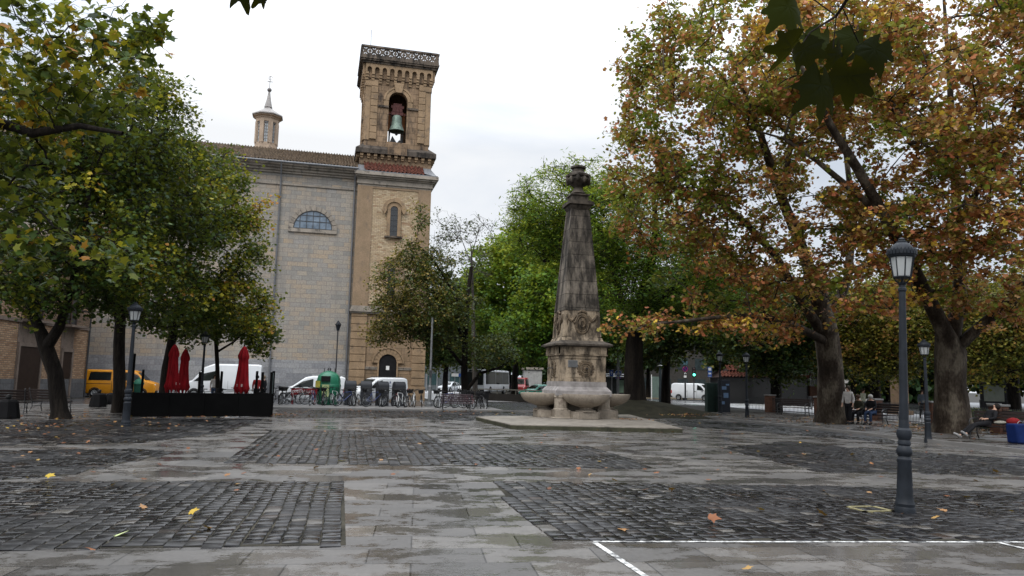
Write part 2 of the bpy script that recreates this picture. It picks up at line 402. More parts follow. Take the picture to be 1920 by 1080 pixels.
def cobbles(poly, sx=.19, sy=.205, skew=-.05, seed=1, staggered=False, lift=0.):
    rg = random.Random(seed); x0 = min(p[0] for p in poly); x1 = max(p[0] for p in poly); y0 = min(p[1] for p in poly)-2; y1 = max(p[1] for p in poly)+2
    g = MB(); g.add([(p[0], p[1], .008+lift) for p in poly], [tuple(range(len(poly)))]); structure('cobble_bedding', g, m_joint)
    V = []; Fc = []; T = []; x = x0
    while x < x1:
        wx = sx*rg.uniform(.84, 1.16); y = y0+rg.uniform(0, sy)
        while y < y1:
            hy = sy*rg.uniform(.68, 1.32); cy = y+hy/2+(x-x0)*skew; cx = x+wx/2+.012*math.sin(cy*1.7+x*3)
            if inside(cx, cy, poly):
                z = .020+rg.uniform(0, .006)+lift; tx = rg.uniform(-.035, .035); ty = rg.uniform(-.035, .035)
                a = wx*.5-.006; b = hy*.5-.010; o = len(V); an = rg.uniform(-.05, .05); ca, sa = math.cos(an), math.sin(an)
                def q(u, v_, zz): u += rg.uniform(-.006, .006); v_ += rg.uniform(-.006, .006); V.append((cx+u*ca-v_*sa, cy+u*sa+v_*ca, zz+u*tx+v_*ty))
                for k, dz in ((1., -.022), (.97, -.006), (.86, .0)):
                    for su, sv in ((-1, -1), (1, -1), (1, 1), (-1, 1)): q(su*a*k, sv*b*k, z+dz)
                q(0, 0, z+.004)
                t = min(1, max(0, rg.gauss(.45, .22))) if rg.random() > .025 else 1.
                for k in (0, 1):
                    for i in range(4):
                        j = (i+1) % 4; A, B, C_, D = o+k*4+i, o+k*4+j, o+k*4+4+j, o+k*4+4+i
                        Fc += [(A, B, C_), (A, C_, D)]; T += [t, t]
                for i in range(4): Fc.append((o+8+i, o+8+(i+1) % 4, o+12)); T.append(t)
            y += hy
        x += wx+rg.uniform(0, .005)
    o = fastmesh('cobblestone_paving', np.array(V), np.array(Fc), m_cob, tint=np.array(T), smooth=True)
    o.data.set_sharp_from_angle(angle=R_(50)); o['kind'] = 'structure'
def pp(*px): return [tuple(gp(*p)[:2]) for p in px]
cobbles([(-6.2, 13.35), (-6.2, 8.5)] + [(-3.0, 8.42), (.04, 8.27), (-.02, 13.1)], seed=1)
cobbles([(2.52, 13.0), (2.34, 10.5), (2.28, 8.25), (7.8, 7.65), (16.5, 6.9), (16.5, 10.7), (11.6, 11.2), (7.9, 12.2)], skew=-.09, seed=2)
cobbles([(-2.35, 16.1), (6.3, 14.85), (6.55, 20.0), (2.55, 20.7), (2.45, 25.7), (-2.4, 25.4)], seed=3, sx=.2, sy=.22)
cobbles(pp((1355, 841), (1530, 885), (1925, 893), (1925, 863), (1590, 840), (1470, 829)), skew=-.1, seed=4, sx=.22, sy=.24)
cobbles(pp((-60, 848), (-60, 905), (120, 893), (330, 848), (250, 842)), seed=5, sx=.22, sy=.24)
cobbles(pp((-60, 790), (-60, 838), (250, 832), (420, 812), (500, 786), (330, 786)), seed=6, sx=.26, sy=.26)
cobbles(pp((520, 785), (520, 769), (1000, 771), (1180, 779), (905, 779), (880, 790), (740, 783)), seed=7, sx=.26, sy=.28)
cobbles(pp((1290, 800), (1230, 783), (1420, 795), (1640, 818), (1690, 832)), seed=8, sx=.26, sy=.26)
# kerbs
m_kerb = M('kerb_stone', (.15, .145, .14), .45, .2, 2., bmp=.2)
g = MB(); g.box(-17, 41.45, 0, 7.6, 41.75, .11); g.box(-17, 41.75, 0, 14, 41.9, .1); structure('kerb', g, m_kerb)
A_, B_ = gp(1268, 778), gp(1925, 851)
g = MB(); dv = (B_-A_).normalized(); nv = Vector((-dv.y, dv.x, 0));
if nv.x < 0: nv = -nv
ks = [A_+dv*(-2.), B_+dv*10]
g.add([tuple(ks[0]), tuple(ks[1]), tuple(ks[1]+nv*.18), tuple(ks[0]+nv*.18)]+[tuple(p+Vector((0, 0, .12))) for p in (ks[0], ks[1], ks[1]+nv*.18, ks[0]+nv*.18)],
      [(0, 1, 5, 4), (1, 2, 6, 5), (2, 3, 7, 6), (3, 0, 4, 7), (4, 5, 6, 7)]); structure('kerb', g, m_kerb)
sheet('sidewalk', [ks[0][:2]+(), ks[1][:2], (ks[1]+nv*8)[:2], (ks[0]+nv*8)[:2]] if False else [tuple((ks[0]+nv*.18)[:2]), tuple((ks[1]+nv*.18)[:2]), tuple((ks[1]+nv*9)[:2]), tuple((ks[0]+nv*9)[:2])], paving('sidewalk_slabs', (.05, .045, .04), (.09, .08, .07), .6, .4, wet=.3), .115)
# road beyond the fence and the crossing beyond the mound
sheet('road', [(29.5, -5), (52, -5), (52, 62), (100, 75), (100, 97), (18, 92), (18, 66), (29.5, 60)], m_road, .008)
sheet('road_sky_sheen', [(26.5, 24), (34, 24), (42, 56), (31, 62)], m_walk_sheen, .012); sheet('road_sky_sheen', [(27.5, 5), (29.3, 5), (34, 24), (26.5, 24)], m_walk_sheen, .0135)  # pale sheets over the wet road: reflected sky put into their colour
sheet('far_pavement', [(7, 62), (17, 62), (17, 140), (4, 140)], m_walk_sheen, .008)
g = MB()
for i in range(9):
    y = 55.5+i*1.35
    g.add([(30.5, y, .013), (42, y+1.2, .013), (42, y+1.85, .013), (30.5, y+.65, .013)], [(0, 1, 2, 3)])
structure('zebra_crossing', g, m_white)
g = MB(); g.box(33, 84.5, 0, 64, 87.5, .14); structure('traffic_island', g, M('pale_kerb', (.34, .28, .19), .6))
# painted court lines
g = MB()
def stripe(p, q, wd):
    p = Vector((p[0], p[1], .011)); q = Vector((q[0], q[1], .011)); d = (q-p).normalized(); n = Vector((-d.y, d.x, 0))*wd/2
    g.add([tuple(p-n), tuple(q-n), tuple(q+n), tuple(p+n)], [(0, 1, 2, 3)])
stripe(gp(1112, 1017), gp(2100, 1018), .065); P1 = gp(1114, 1018); D1 = (gp(1208, 1081)-P1); stripe(P1+D1.normalized()*.033, P1+D1*2.2, .065)
P2 = gp(1870, 1018); D2 = (gp(1925, 1031)-P2); stripe(P2+D2.normalized()*.034, P2+D2*5, .065)
structure('court_line', g, m_worn)
# square drain frame round the lamp foot
g = MB(); lp = gp(1697, 963)
for (a, b, c, d) in ((-.62, .05, -.12, .10), (-.62, .45, -.12, .50), (-.62, .05, -.56, .5), (-.18, .05, -.12, .5)): g.box(lp.x+a, lp.y+b, .0, lp.x+c, lp.y+d, .032)
m_brass = M('mossy_frame', (.20, .18, .10), .5, .3, 8.)
tag(g.build('drain_frame', m_brass), 'mossy yellow square drain frame set in the cobbles beside the nearest street lamp', 'drain frame')

# ================================================================== CHURCH (nave)
m_nave = bricks('nave_ashlar', [(.265, .255, .235), (.335, .315, .285), (.39, .345, .285), (.42, .335, .245), (.32, .31, .295)], (.14, .13, .12), .78, .36, .012, blotch=(.305, .288, .268), streak=(.20, .188, .172), bmp=.35)
m_nave_low = bricks('nave_grey_ashlar', [(.22, .225, .24), (.30, .305, .32), (.37, .37, .37)], (.16, .16, .16), .95, .40, .012, blotch=(.26, .265, .28), bmp=.3)
m_corn = stone('cornice_stone', (.30, .265, .225), (.07, .065, .06), .35, zs=.8)
m_tile = M('old_tile', (.055, .042, .033), .85, .5, 2.6, bmp=.5, bs=12, col2=(.22, .165, .115))
m_tilered = M('red_tile', (.035, .022, .018), .85, .5, 4.5, bmp=.4, bs=12, col2=(.13, .042, .028))
m_tan = stone('tan_stone', (.34, .245, .155), (.17, .13, .10), .25, zs=.5, courses=(1.4, .52), light=(.36, .25, .16))
m_tan2 = stone('tan_stone_belfry', (.28, .19, .12), (.07, .055, .045), .5, zs=.35, courses=(1.2, .5), light=(.36, .25, .16))
m_rust = stone('rusticated_stone', (.30, .21, .13), (.15, .115, .085), .3, zs=.8)
m_black = stone('blackened_stone', (.15, .12, .095), (.022, .02, .018), .7, zs=.4)
m_brk = bricks('pale_brick', [(.43, .325, .20), (.53, .41, .265), (.60, .49, .34), (.34, .21, .125)], (.20, .15, .105), .34, .125, .014, blotch=(.38, .28, .175), bmp=.5)
m_glass = M('dark_glass', (.012, .014, .016), .12, .3, 2., spec=.8)
m_blue = M('blue_pane', (.10, .15, .21), .2, .4, 1.7, spec=.7, col2=(.17, .22, .28))
m_lead = M('lead_grey', (.16, .165, .175), .5, .15, 4., metal=.3)
m_iron = M('dark_iron', (.022, .023, .026), .42, .2, 6., spec=.6)
m_door = M('dark_door', (.012, .012, .013), .5, .3, 5.)

CH = (-.12, 60.6, 0); CROT = 2.2
ch = thing('church', 'long church nave of grey and tan ashlar with tiled roof and small octagonal lantern', 'church', CH, CROT)
W0 = -34.
g = MB(); g.box(W0, .45, 3.0, .0, 16, 18.2); g.build('wall', m_nave, ch)
g = MB(); g.box(W0, .42, 0, .0, 15.9, 3.0); g.build('stone_base', m_nave_low, ch)
g = MB(); g.box(W0, .36, 16.9, 0, .45, 17.05); g.box(W0, .30, 17.85, 0, .45, 18.02); g.box(W0, .16, 18.02, 0, .45, 18.22); g.box(W0, -.02, 18.22, 0, .45, 18.4); g.box(W0, -.18, 18.4, 0, .45, 18.56)
g.build('cornice', m_corn, ch)
def tileroof(x0, x1, y0, z0, y1, z1, pitch=.24, row=.36):
    g = MB(); nx = int((x1-x0)/pitch)*4; ny = max(2, int(math.hypot(y1-y0, z1-z0)/row)); vs = []; fs = []
    L2 = math.hypot(y1-y0, z1-z0); nyv, nzv = -(z1-z0)/L2, (y1-y0)/L2
    for j in range(ny*2+1):
        k = j//2; f = (k+(j % 2)*.98)/ny if j < ny*2 else 1.
        for i in range(nx+1):
            x = x0+(x1-x0)*i/nx; ph = 2*PI*i/4+PI/4; h = .085*max(-.7, math.sin(ph))+(.035 if j % 2 == 0 else 0.)+.012*math.sin(i*12.9+k*78.2)
            vs.append((x, y0+(y1-y0)*f+nyv*h, z0+(z1-z0)*f+nzv*h))
    for j in range(ny*2):
        for i in range(nx): a = j*(nx+1)+i; fs.append((a, a+1, a+nx+2, a+nx+1))
    return g.add(vs, fs)
g = tileroof(W0, -.05, -.35, 18.66, 7.9, 22.0); g.build('roof', m_tile, ch, smooth=True, ang=60)
g = MB(); g.add([(W0, -.1, 18.56), (-.05, -.1, 18.56), (-.05, 7.9, 21.8), (W0, 7.9, 21.8)], [(0, 1, 2, 3)]); g.add([(W0, 16, 18.4), (0, 16, 18.4), (0, 7.9, 22.), (W0, 7.9, 22.)], [(0, 1, 2, 3)])
g.add([(0, 0, 18.2), (0, 16, 18.2), (0, 7.9, 22.)], [(0, 1, 2)]); g.build('roof_deck', m_tile, ch)
g = MB(); g.tube([(W0, -.42, 18.6), (-.02, -.42, 18.56)], .085, 8); g.build('gutter', m_lead, ch, smooth=True)
for px in (-6.0, -.22):
    g = MB(); g.tube([(px, -.38, 18.52), (px, -.30, 18.3), (px, .2, 17.7), (px, .30, 17.4), (px, .30, .1)], .07, 8)
    for z in (3, 6, 9, 12, 15): g.tube([(px, .30, z), (px, .30, z+.08)], .09, 8)
    g.build('drainpipe', m_lead, ch, smooth=True)
# lunette
LX, LZ, LR = -3.35, 13.45, 1.52
wn = thing('lunette_window', None, None); wn.parent = ch
g = MB(); 
for i in range(13): g.arch(LX, LZ, LR, LR+.36, .33, .45, 1, PI*i/13+.012, PI*(i+1)/13-.012)
g.box(LX-LR-.36, .33, LZ-.28, LX+LR+.36, .45, LZ-.0); g.build('surround', m_corn, wn)
pts = [(LX+LR*math.cos(PI*i/20), LZ+LR*math.sin(PI*i/20)) for i in range(21)]
g = MB(); g.prism(pts, .42, .445); g.build('pane', m_blue, wn)
g = MB()
for i in range(1, 6): xx = LX-LR+2*LR*i/6; hh = math.sqrt(max(0, LR**2-(xx-LX)**2)); g.box(xx-.025, .39, LZ, xx+.025, .42, LZ+hh)
g.box(LX-LR, .385, LZ-.0, LX+LR, .42, LZ+.07)
for zz in (.62, 1.1): hh = math.sqrt(LR**2-zz**2); g.box(LX-hh, .392, LZ+zz-.025, LX+hh, .42, LZ+zz+.025)
g.arch(LX, LZ, LR-.06, LR, .385, .42, 20); g.build('glazing_bar', m_iron, wn)
# lantern (octagonal cupola)
la = thing('lantern', None, None, (-8.05, 9.2, 21.95)); la.parent = ch
o8 = PI/8
g = MB(); g.lathe([(1.12, -.5), (1.12, .35), (1.02, .4), (1.02, .75)], 8, a0=o8)
for i in range(8):
    a = o8+2*PI*i/8; g.M = Matrix.Rotation(a, 4, 'Z'); g.box(.84, -.19, .7, 1.03, .19, 2.75)
g.M = Matrix.Identity(4); g.lathe([(1.05, 2.7), (1.05, 3.0), (1.12, 3.05), (1.12, 3.15), (1.3, 3.22), (1.3, 3.35)], 8, a0=o8)
g.build('lantern_walls', stone('lantern_stone', (.40, .31, .235), (.2, .16, .13), .2), la)
g = MB()
for i in range(8):
    g.M = Matrix.Rotation(2*PI*i/8, 4, 'Z'); g.box(.80, -.24, .75, .83, .24, 2.75)
    for z in (1.1, 1.45, 1.8, 2.15, 2.5): pass
g.build('lantern_window', M('pale_pane', (.35, .38, .40), .3, .2, 3.), la)
g = MB()
for i in range(8):
    g.M = Matrix.Rotation(2*PI*i/8, 4, 'Z'); g.box(.83, -.02, .75, .87, .02, 2.75)
    for z in (1.05, 1.35, 1.65, 1.95, 2.25, 2.5): g.box(.83, -.26, z, .86, .26, z+.035)
    g.M = Matrix.Rotation(2*PI*i/8, 4, 'Z') @ Matrix.Rotation(PI/2, 4, 'Z') @ Matrix.Translation((0, -.88, 0)); g.arch(0, 2.4, .2, .34, -.03, .03, 8); g.box(-.34, -.03, 2.4, -.2, .03, 2.75); g.box(.2, -.03, 2.4, .34, .03, 2.75)
g.build('glazing_bar', M('grey_bar', (.2, .2, .2), .6), la)
g = MB(); g.lathe([(1.42, 3.33), (1.42, 3.42), (.95, 3.72), (.45, 4.05), (.3, 4.2), (.38, 4.26), (.36, 4.33), (.20, 5.0), (.09, 5.75), (.07, 5.8)], 8, a0=o8); g.build('lantern_roof', M('lead_roof', (.27, .255, .245), .55, .2, 3.), la)
g = MB(); g.sph((0, 0, 5.95), .2, 12, 8); g.tube([(0, 0, 6.0), (0, 0, 7.3)], .025, 6); g.tube([(-.22, 0, 6.75), (.25, 0, 6.75)], .03, 6)
g.torus((.05, 0, 7.1), .17, .022, 14, 5, 'y', .3, 2*PI-.9); g.build('finial', M('vane_iron', (.14, .13, .13), .5), la, smooth=True)

# ================================================================== BELL TOWER
bt = thing('bell_tower', 'tall square tan stone bell tower with brick panel, open belfry and pierced parapet', 'bell tower', CH, CROT)
TW = 6.0
g = MB(); g.box(.12, .12, 0, TW-.12, TW, 17.5); g.build('tower_wall', m_tan, bt)
# brick panel
g = MB(); g.box(1.22, .05, 7.6, TW-1.05, .12, 17.15); g.build('brick_panel', m_brk, bt)
# smooth pilasters above, rusticated below
g = MB()
for a, b in ((0, 1.22), (TW-1.05, TW)): g.box(a, -.02, 7.45, b, .5, 17.3)
g.box(1.22, -.0, 17.12, TW-1.05, .12, 17.3); g.box(TW-.3, .5, 7.45, TW, TW, 17.3); g.build('pilaster', stone('smooth_tan', (.31, .225, .145), (.18, .14, .105), .25, zs=.5, light=(.31, .22, .145)), bt)
g = MB(); z = 1.2
g.box(-.06, -.1, 0, 1.3, .5, 1.12); g.box(TW-1.15, -.1, 0, TW+.06, 3, 1.12); g.box(-.02, -.05, 0, TW, .12, 1.1)
while z < 6.7:
    for a, b in ((0, 1.22), (TW-1.08, TW)): g.box(a, -.05, z, b, .5, z+.54)
    g.box(TW-.5, .5, z, TW, TW, z+.54); z += .6
g.build('quoin', m_rust, bt, bevel=.02)
g = MB()
for a, b in ((0.02, 1.2), (TW-1.06, TW-.02)): g.box(a, .0, 1.1, b, .5, 6.85)
g.islands('quoin_backing', m_rust, bt)
g = MB(); g.box(-.08, -.12, 6.85, TW+.05, 1.3, 6.97); g.box(-.16, -.22, 6.97, TW+.12, 1.3, 7.15); g.box(-.1, -.14, 7.15, TW+.08, 1.3, 7.3); g.box(-.04, -.07, 7.3, TW+.04, 1.3, 7.45)
g.box(1.22, .02, 2.55, 2.32, .12, 2.62); g.box(3.72, .02, 2.55, TW-1.08, .12, 2.62); g.box(1.22, .05, 2.42, 2.3, .12, 2.5); g.box(3.74, .05, 2.42, TW-1.08, .12, 2.5)
g.islands('string_course', m_corn, bt)
# main cornice
g = MB()
for i, (p, z0, z1) in enumerate(((.02, 17.3, 17.45), (.12, 17.45, 17.58), (.10, 17.58, 17.86), (.22, 17.86, 17.98), (.38, 17.98, 18.12), (.52, 18.12, 18.38))): g.box(-p*.6, -p, z0, TW+p, TW, z1)
g.build('cornice', m_corn, bt)
def archwin(name, cx, z0, zs, r, hood=True, door=False):
    e_ = thing(name, None, None); e_.parent = bt; yy = -.1 if not door else -.06
    g = MB(); pts = [(cx-r, z0), (cx+r, z0)]+[(cx+r*math.cos(PI*i/14), zs+r*math.sin(PI*i/14)) for i in range(15)]; g.prism(pts, -.0 if not door else .06, .04 if not door else .115)
    g.build('pane' if not door else 'door_leaf', m_glass if not door else m_door, e_)
    g = MB()
    if not door:
        g.arch(cx, zs, r, r+.26, yy, .06, 14); g.box(cx-r-.26, yy, z0, cx-r, .06, zs); g.box(cx+r, yy, z0, cx+r+.26, .06, zs); g.build('frame', m_rust, e_)
        g = MB(); g.arch(cx, zs, r+.34, r+.62, -.2, .06, 16); g.arch(cx, zs, r+.26, r+.34, -.13, .06, 16)
        for s_ in (-1, 1): g.prism([(cx+s_*(r+.30), zs), (cx+s_*(r+.66), zs), (cx+s_*(r+.62), zs-.18), (cx+s_*(r+.48), zs-.42), (cx+s_*(r+.34), zs-.18)], -.22, .06)
        g.build('hood_moulding', m_rust, e_)
        g = MB(); g.box(cx-r-.42, -.18, z0-.14, cx+r+.42, .06, z0); g.build('sill', m_black, e_)
        g = MB(); g.box(cx-.015, -.03, z0, cx+.015, .0, zs+r)
        for k in range(1, 6): zz = z0+(zs-z0)*k/5.; g.box(cx-r, -.035, zz-.02, cx+r, .0, zz+.02)
        g.build('glazing_bar', m_iron, e_)
    else:
        n = 11
        for i in range(n): g.arch(cx, zs, r, r+.42, -.04-.02*(i % 2), .1, 2, PI*i/n+.01, PI*(i+1)/n-.01)
        g.arch(cx, zs, r+.45, r+.58, -.1, .1, 16); g.box(cx-r-.12, -.02, z0, cx-r, .1, zs); g.box(cx+r, -.02, z0, cx+r+.12, .1, zs)
        g.build('frame', m_rust, e_)
        g = MB(); g.box(cx-.13, .02, 2.4, cx+.13, .058, 2.72); g.build('notice', m_white, e_)
    return e_
archwin('window', 3.02, 13.25, 15.45, .30); archwin('window', 3.0, 8.35, 10.55, .30); archwin('door', 3.02, 0, 2.95, .70, door=True)
# lean-to tiled roof in front of the set-back upper stage
UY = 1.35; UX0, UX1 = .08, TW+.1
g = tileroof(.45, TW-.65, -.38, 18.5, UY-.02, 19.62, .30, .38); g.build('roof', m_tilered, bt, smooth=True, ang=60)
g = MB(); g.add([(-.1, -.4, 18.42), (TW+.3, -.4, 18.42), (TW+.1, UY, 19.4), (.0, UY, 19.4)], [(0, 1, 2, 3)]); g.box(-.1, -.5, 18.38, TW+.45, -.3, 18.46)
g.add([(TW-.65, -.4, 18.6), (TW+.4, -.4, 18.42), (TW+.4, UY+.5, 18.42), (TW+.02, UY, 19.55), (TW-.65, UY, 19.55)], [(0, 1, 4), (1, 3, 4), (1, 2, 3)]); g.build('roof_flashing', m_lead, bt)
g = MB(); g.box(UX0, UY, 18.3, UX1, UY+5.5, 20.35); g.build('upper_wall', m_tan2, bt)
g = MB(); n = 11
for i in range(n):
    xx = UX0+.02+(UX1-UX0-.34)*i/(n-1); g.box(xx, UY-.26, 20.16, xx+.27, UY, 20.38); g.box(xx+.03, UY-.16, 19.98, xx+.24, UY, 20.16)
for i in range(9):
    yy = UY+.1+5.1*i/8; g.box(UX1, yy, 20.1, UX1+.28, yy+.3, 20.38); g.box(UX0-.28, yy, 20.1, UX0, yy+.3, 20.38)
g.islands('corbel', m_rust, bt)
g = MB(); g.box(UX0-.36, UY-.36, 20.38, UX1+.36, UY+5.86, 20.78); g.frus(UX0-.36, UY-.36, UX1+.36, UY+5.86, 20.78, UX0+.28, UY+.28, UX1-.28, UY+5.2, 21.35)
g.build('ledge', stone('ledge_stone', (.085, .07, .058), (.02, .018, .016), .6, zs=.4), bt)
g = MB(); g.box(2.35, UY-.365, 20.42, 3.95, UY-.3, 21.15); g.box(2.35, UY-.3, 20.8, 3.95, UY+.3, 21.4); g.build('pale_stone_patch', m_tan2, bt)
# belfry stage: four walls pierced by arches
bf = thing('belfry', None, None, ((UX0+UX1)/2, UY+2.75, 0)); bf.parent = bt
HB = 2.72; ZB, ZT = 21.0, 28.15
faces4 = [Matrix.Rotation(PI/2*k, 4, 'Z') for k in range(4)]
g = MB()
for k, mm in enumerate(faces4):
    g.M = mm; g.archwall(-HB+.45 if k % 2 else -HB, HB-.45 if k % 2 else HB, ZB, ZT, .0, .78, 25.2, -HB, -HB+.45, 21.6)
g.build('belfry_wall', m_tan2, bf)
g = MB()
for k, mm in enumerate(faces4):
    g.M = mm
    for s_ in (-1, 1):
        z = 21.7
        while z < 26.9:
            a, b = (s_*HB-.0, s_*(HB-.28)); g.box(min(a, b)-.02, -HB-.10, z, max(a, b)+.02, -HB-.002, min(z+.2+.3, 26.9)) if False else None
            a, b = sorted((s_*(HB-.42), s_*(HB-.98))); g.box(a, -HB-.13, z, b, -HB+.01, z+.53); z += .58
        a, b = sorted((s_*(HB+.03), s_*(HB-.40))); g.box(a, -HB-.06, 21.6, b, -HB+.01, 26.3); g.box(a-.03, -HB-.12, 26.3, b+.03, -HB+.01, 26.75)
g.islands('quoin', m_rust, bf, eps=.07)
g = MB()
for k, mm in enumerate(faces4):
    g.M = mm
    g.box(-1.72, -HB-.1, 24.55, -.80, -HB+.02, 24.72); g.box(.80, -HB-.1, 24.55, 1.72, -HB+.02, 24.72)
    g.build if False else None
g.islands('impost_band', m_black, bf)
g = MB()
for k, mm in enumerate(faces4):
    g.M = mm; g.arch(0, 25.2, .80, 1.22, -HB-.12, -HB+.02, 16); g.arch(0, 25.2, 1.1, 1.24, -HB-.17, -HB+.02, 16); g.box(-1.22, -HB-.1, 24.72, -.8, -HB+.02, 25.2); g.box(.8, -HB-.1, 24.72, 1.22, -HB+.02, 25.2)
    g.prism([(-.26, 25.92), (.26, 25.92), (.42, 26.75), (-.42, 26.75)], -HB-.26, -HB+.02)
g.islands('arch_moulding', m_rust, bf)
# corbel table
g = MB(); g2 = MB()
for k, mm in enumerate(faces4):
    g.M = mm; g2.M = mm; n = 9; W = 2*HB+.24
    for i in range(n):
        cx = -W/2+W*(i+.5)/n; g.archwall(cx-W/n/2, cx+W/n/2, 27.45, 28.2, cx, .19, 27.72, -HB-.34, -HB-.04 if False else -HB-.08, None, 8)
    for i in range(n+1):
        cx = -W/2+W*i/n; cx = max(-W/2+.13, min(W/2-.13, cx))
        for j, (p, z0) in enumerate(((.34, 27.25), (.26, 27.03), (.18, 26.81), (.10, 26.6))): g.box(cx-.12, -HB-p, z0, cx+.12, -HB+.01, z0+.19)
    g2.box(-HB-.1, -HB-.085, 27.0, HB+.1, -HB-.005, 28.15)
g.build('corbel_table', m_rust, bf)
g2.build('corbel_shade_wall', m_tan2, bf)
g = MB()
for p, z0, z1 in ((.42, 28.2, 28.38), (.55, 28.38, 28.52), (.62, 28.52, 28.66)): g.box(-HB-p, -HB-p, z0, HB+p, HB+p, z1)
g.build('cornice', m_black, bf)
g = MB(); HP = HB+.58
for k, mm in enumerate(faces4):
    g.M = mm; g.box(-HP, -HP, 28.66, HP-.16, -HP+.16, 28.86); g.box(-HP, -HP-.03, 29.5, HP-.18, -HP+.19, 29.66); n = 9
    for i in range(n+1):
        xx = -HP+(2*HP-.2)*i/n; g.box(xx-.06 if i else -HP, -HP+.02, 28.86, xx+.06, -HP+.14, 29.5)
    for i in range(n):
        a = -HP+(2*HP-.2)*i/n+.05; b = -HP+(2*HP-.2)*(i+1)/n-.05; c = (a+b)/2; zc = 29.18
        for (p, q) in (((a, 28.86), (b, 29.5)), ((a, 29.5), (b, 28.86))):
            d = Vector((q[0]-p[0], q[1]-p[1])).normalized(); nn = Vector((-d.y, d.x))*.075; g.prism([(p[0]-nn.x, p[1]-nn.y), (q[0]-nn.x, q[1]-nn.y), (q[0]+nn.x, q[1]+nn.y), (p[0]+nn.x, p[1]+nn.y)], -HP+.045+.001*(p[1] > 29), -HP+.12)
        g.prism([(c+.17*math.cos(PI*j/4), zc+.17*math.sin(PI*j/4)) for j in range(8)], -HP+.035, -HP+.13)
        for (cx_, cz_) in ((a, zc), (b, zc), (c, 28.86), (c, 29.5)): g.prism([(cx_-.12, cz_), (cx_, cz_-.12), (cx_+.12, cz_), (cx_, cz_+.12)], -HP+.04, -HP+.125)
g.build('parapet', m_black, bf)
g = MB(); g.tube([(-HB+.2, -HB, 29), (-HB+.2, -HB, 31.3)], .02, 5); g.build('lightning_rod', m_iron, bf)
# bell with its yoke
be = thing('bell', None, None, (0, -HB+.55, 0)); be.parent = bf
g = MB(); g.lathe([(.06, 24.15), (.34, 24.10), (.41, 23.95), (.44, 23.5), (.49, 23.2), (.60, 22.92), (.67, 22.76), (.65, 22.72), (.5, 22.82)], 24, cap=False); g.lathe([(.58, 22.8), (.02, 23.9)], 16, cap=False); g.build('bell_body', M('verdigris', (.13, .17, .145), .5, .35, 5., metal=.3), be, smooth=True)
g = MB(); g.box(-.5, -.14, 24.15, .5, .14, 24.45); g.box(-.42, -.16, 24.45, .42, .16, 24.75); g.box(-.55, -.17, 24.75, .55, .17, 24.98); g.box(-.36, -.15, 24.98, .36, .15, 25.18); g.box(-.78, -.05, 24.2, .78, .05, 24.32)
for s_ in (-.15, .15): g.tube([(s_, -.16, 24.0), (s_, -.16, 24.9)], .03, 6)
g.build('yoke', M('yoke_wood', (.085, .035, .032), .6, .3, 6.), be)
g = MB(); g.tube([(0, 0, 23.2), (0, 0, 22.6)], .05, 8); g.sph((0, 0, 22.5), .12, 10, 6); g.tube([(.3, 0, 24.3), (.55, .1, 22.3), (.35, .1, 21.8)], .03, 6); g.tube([(-.5, 0, 24.2), (-.55, .1, 22.3)], .03, 6)
g.build('clapper', m_iron, be, smooth=True)
g = MB(); g.box(-.62, .5, 21.6, -.5, .7, 22.9); g.box(.5, .5, 21.6, .62, .7, 22.4); g.prism([(-.6, 21.6), (.6, 21.6), (.35, 22.2), (.1, 21.9), (-.3, 22.5)], .5, .62); g.build('hammer_frame', m_iron, be)

g = MB(); g.archwall(-.76, .76, 23.0, 24.7, 0, .34, 23.55, .75, .95, None, 12); g.build('inner_brace', M('orange_brace', (.42, .17, .07), .7, .15, 4.), be)

# ================================================================== LEFT BRICK BUILDING
m_bl = bricks('old_orange_brick', [(.28, .155, .085), (.40, .25, .15), (.50, .34, .21), (.22, .12, .07)], (.17, .13, .10), .36, .12, .022, blotch=(.36, .22, .13), bmp=.8)
m_conc = stone('render_band', (.19, .15, .125), (.09, .07, .06), .3, zs=.5)
m_base = bricks('grey_plinth', [(.11, .11, .115), (.16, .16, .165)], (.07, .07, .07), .7, .5, .012, bmp=.3)
bl = thing('brick_house', 'old orange brick house with grey stone plinth and iron balconies at left', 'house', (-17.8, 56.6, 0), -98.8)
g = MB(); g.box(0, -10, 1.25, 19, 0, 9.6); g.build('wall', m_bl, bl)
g = MB(); g.box(-.04, -10, 0, 19, .06, 1.25); g.build('stone_base', m_base, bl)
g = MB(); g.box(-.05, -10, 4.55, 19, .1, 4.75); g.box(-.05, -10, 7.9, 19, .1, 8.05); g.islands('string_course', m_conc, bl)
g = MB(); g.box(-.5, -10.5, 9.6, 19.5, .7, 9.8); g.frus(-.5, -10.5, 19.5, .7, 9.8, 1.5, -6, 18, -4, 11.6); g.build('roof', m_tile, bl)
for (a, b, h) in ((5.7, 7.9, 3.15), (2.1, 3.2, 3.0)):
    d = thing('door', None, None); d.parent = bl
    g = MB(); g.box(a, .0, 0 if a > 4 else 1.3, b, .085, h); g.build('door_leaf', M('brown_door', (.028, .018, .014), .6), d)
    g = MB(); g.box(a-.16, -.0, 0, a, .14, h); g.box(b, 0, 0, b+.16, .14, h); g.box(a-.16, 0, h, b+.16, .14, h+.22); g.build('frame', m_conc, d)
    g = MB(); g.box(a-.2, 0, h+.22, b+.2, .03, 4.55); g.build('lintel_panel', m_conc, d)
